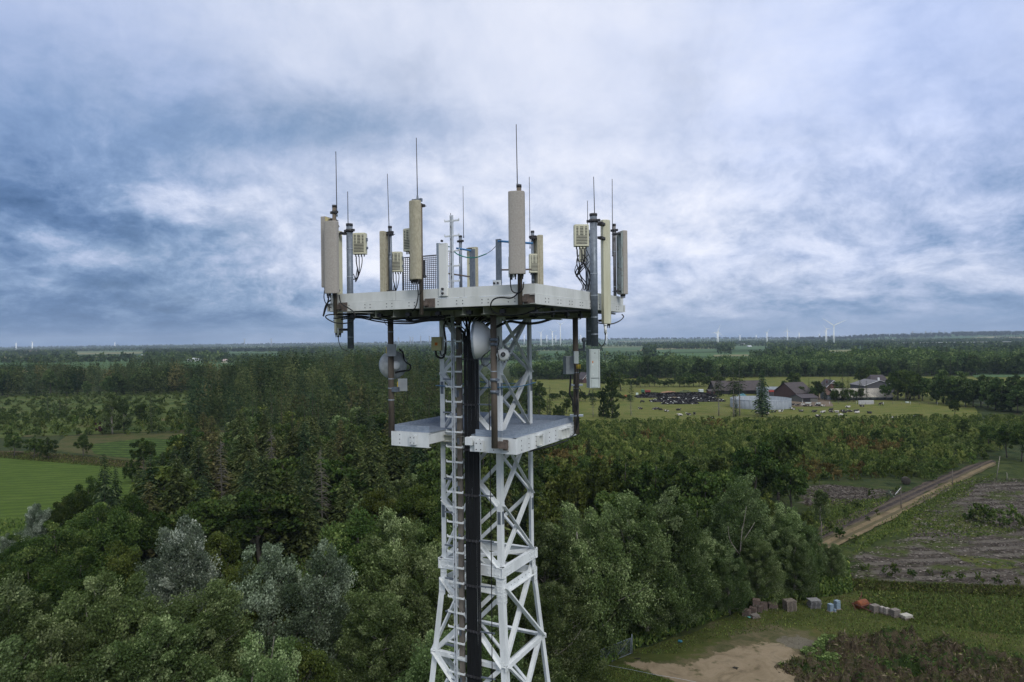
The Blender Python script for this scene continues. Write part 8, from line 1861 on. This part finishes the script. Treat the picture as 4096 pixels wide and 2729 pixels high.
b = G(3000, 2474, .10); t = empty('plastic_sheet', b, R(15), 'small turquoise plastic sheet in the grass before the brick pallets', 'sheet'); MB().box((0, 0, .05), (.45, .35, .05), 0).build('sheet', mat('turquoise plastic', (.14, .42, .38), .5), t); MB().bar((.2, .05, .1), (1.3, .4, .16), .05, .05).build('rail', M_DARK, t)
b = G(2721, 2574, .08); m = MB()
for k in range(7): a = k * 2.4; m.lathe([(0, .16), (.10, .10), (.13, .0), (0, -.05)], b + Vector((math.cos(a) * .12, math.sin(a) * .12, .08 + .03 * (k % 3))), (math.cos(a) * .4, math.sin(a) * .4, 1), 7)
tag(m.build('crumpled_bag', mat('blue bag', (.02, .14, .20), .5, 0, .2, 9), None, org=b, loc=b), 'small crumpled blue bag on the grass right of the gate', 'bag')
# mesh gate
pr, pm, pl_ = G(2524, 2617), G(2456, 2645), G(2404, 2666); t = empty('mesh_gate', pm, 0, 'galvanised mesh gate in two leaves at the edge of the sandy yard', 'gate')
for a, b_, bt in ((pm, pr, 1), (pl_, pm, 1)):
    m = MB(); h = 1.62
    for z in (.08, h): m.bar(a + Vector((0, 0, z)), b_ + Vector((0, 0, z)), .055, .055)
    for p in (a, b_): m.bar(p + Vector((0, 0, .05)), p + Vector((0, 0, h)), .055, .055, (1, 0, 0))
    m.bar(a + Vector((0, 0, .08)), b_ + Vector((0, 0, h)), .03, .03); m.build('leaf_frame', M_ZINC, t, pm); m = MB(); L_ = (b_ - a).length; e = (b_ - a).normalized()
    for k in range(int(L_ / .16)): p = a + e * (k + .5) * .16; m.bar(p + Vector((0, 0, .1)), p + Vector((0, 0, h)), .008, .008, (1, 0, 0))
    for k in range(9): m.bar(a + Vector((0, 0, .1 + k * .17)), b_ + Vector((0, 0, .1 + k * .17)), .008, .008)
    m.build('wire_mesh', M_ZINC, t, pm)
MB().cyl(pr + Vector((.12, .04, 0)), pr + Vector((.12, .04, 2.0)), .05, 12).build('post', M_ZINC, t, pm)
p0 = [G(2413, 2669, .25), G(2520, 2692, .32), G(2620, 2712, .3), G(2715, 2728, .3), G(2830, 2752, .3)]
tag(MB().tube(smooth_pts(p0, 6), .013, 5)  .build('white_cord', M_ZINCL, None, org=p0[0], loc=p0[0]), 'thin pale cord lying across the ground below the gate', 'cord')
# poles beside the track
for k, (x, yt, yb, lean, lb) in enumerate(((3287, 2085, 2193, 0, 'thin wooden pole nearest the hedge beside the dirt track'), (3605, 1945, 2038, 0, 'thin wooden pole halfway up the dirt track'), (3811, 1878, 1943, 0, 'thin wooden pole at the upper dirt track'), (3985, 1825, 1925, .9, 'leaning pale pole at the top end of the dirt track'), (4030, 1890, 1925, -.1, 'short grey post right of the leaning pale pole'))):
    b = G(x, yb); h = (yb - yt) / F * b.y; t = MB().tube([b, b + Vector((lean * .5, 0, h * .5)), b + Vector((lean, 0, h))], [.09, .08, .06], 8).build('wooden_pole', M_WOODD if k < 3 else M_BARKP, None, org=b, loc=b); tag(t, lb, 'pole')
b = G(3582, 1976 + 0); a = G(3605, 2010); m = MB().bar(G(3580, 1980), G(3580, 1980) + Vector((1.3, 0, 1.55)), .10, .04); tag(m.build('leaning_board', M_WHITEW, None, org=G(3580, 1980), loc=G(3580, 1980)), 'white board leaning by the pole halfway up the track', 'board')
b = G(3624, 1938); m = MB().lathe([(0, -.5), (.7, -.5), (.85, -.4), (.85, .4), (.7, .5), (0, .5)], b + Vector((0, 0, .8)), (.3, 1, 0), 20); tag(m.build('round_bale', mat('old hay', (.035, .031, .026), .95, 0, .4, 4), None, org=b, loc=b), 'dark round bale at the plantation edge above the track', 'bale')
b = G(2430, 1604); m = MB(); 
# ---- compost and brush heap, bottom right
def pile_h(x, y):
    """x, y world; ridge line through photo points"""
    h = 0
    for (px, py, hh, rx, ry) in PKS:
        h = max(h, hh * math.exp(-(((x - px) / rx) ** 2 + ((y - py) / ry) ** 2)))
    return h


_pk = [(3250, 2640, .7, 4.5, 2.2), (3400, 2580, 1.3, 4.0, 2.5), (3560, 2560, 1.8, 3.6, 2.6), (3640, 2562, 1.7, 3.0, 2.4), (3760, 2590, 1.5, 4.0, 2.6), (3900, 2630, 1.6, 4.0, 3.0), (4030, 2665, 1.5, 4.0, 3.0), (3480, 2650, 1.2, 4.5, 3.0), (3700, 2670, 1.5, 5.0, 3.5), (3350, 2700, .9, 4.5, 3.0), (3900, 2720, 1.4, 5.0, 3.5), (3550, 2740, 1.3, 5, 3), (4150, 2720, 1.5, 5, 4), (3750, 2800, 1.4, 6, 4), (3400, 2800, .8, 5, 3)]
PKS = []
for (x, y, hh, rx, ry) in _pk:
    g = G(x, y + 40); PKS.append((g.x, g.y, hh, rx * .62, ry * .62))
rr = random.Random(44); xs0, xs1, ys0, ys1 = min(p[0] for p in PKS) - 4, max(p[0] for p in PKS) + 4, min(p[1] for p in PKS) - 4, max(p[1] for p in PKS) + 4
n1 = int((xs1 - xs0) / .28); n2 = int((ys1 - ys0) / .28); vs = []
from mathutils import noise as mnoise
for i in range(n1 + 1):
    for j in range(n2 + 1):
        x, y = xs0 + i * .28, ys0 + j * .28; h = pile_h(x, y); k_ = max(0, min(1, h * 2)); nz = mnoise.fractal(Vector((x * .8, y * .8, 3)), .7, 2.1, 5)
        vs.append((x, y, h + k_ * nz * 1.25 + .0 if h > .12 else -.3))
ht = empty('compost_heap', (0, 0, 0), 0, 'wide brown and green heap of garden waste at the bottom right corner', 'compost heap')
G_HEAP = ground_mat('rotting garden waste', [(.014, .012, .008), (.052, .040, .028), (.098, .078, .052), (.050, .058, .024), (.026, .024, .015)], .5, rough=.8, speck=((.030, .050, .014), .45, .56), bump=1)
MB().add(vs, [(i * (n2 + 1) + j, (i + 1) * (n2 + 1) + j, (i + 1) * (n2 + 1) + j + 1, i * (n2 + 1) + j + 1) for i in range(n1) for j in range(n2)]).build('mound', G_HEAP, ht)
LM_STALK = leaf_mat('dry stalks', (.032, .026, .018), (.075, .060, .042), (.20, .165, .115), hue=0, trans=0)
cs = []; rng = np.random.default_rng(9)
while len(cs) < 22000:
    x, y = rr.uniform(xs0, xs1), rr.uniform(ys0, ys1); h = pile_h(x, y)
    if h > .18: cs.append((x, y, h + mnoise.fractal(Vector((x * .8, y * .8, 3)), .7, 2.1, 5) * 1.25 * min(1, h * 2) + rr.uniform(-.02, .14), 1 if mnoise.noise(Vector((x * .35, y * .35, 9))) > .1 else 0))
c = np.array(cs); k_ = len(c); l = .30 * rng.uniform(.3, 2.2, k_); V = leaves(c[:, :3], l, l * .2, rng); me = np_mesh('debris', V, quads(k_), [LM_STALK, LM_OAK, LM_GRASS], np.clip(rng.normal(.5, .2, k_), 0, 1), np.where(c[:, 3] > 0, 1, rng.integers(0, 2, k_) * 2)); o = bpy.data.objects.new('debris', me); C.objects.link(o); o.parent = ht; tag(o, kind='stuff')
LM_LIME = leaf_mat('lime weeds', (.10, .15, .045), (.20, .29, .10), (.36, .47, .19), hue=.0)
LMM = broadleaf(999, 1.0, 1.3, .0, 40, 26, .26, LM_LIME, M_BARK, nl=2)[0]
for k, (x, y, s) in enumerate(((3310, 2585, 1.1), (3365, 2580, .8), (3275, 2598, .7), (3230, 2620, .8), (3320, 2650, .9))):
    o = bpy.data.objects.new('leafy_weed', LMM); C.objects.link(o); g = G(x, y); o.location = (g.x, g.y, pile_h(g.x, g.y) * .8); o.scale = (s, s, s * .8); tag(o, ['bright lime-green weed clump on the left of the garden waste heap, topmost', 'small lime-green weed clump right of the topmost one', 'small lime-green weed clump left of the topmost one', 'lime-green weed clump at the left tip of the garden waste heap', 'lime-green weed clump lowest on the garden waste heap'][k], 'weed')
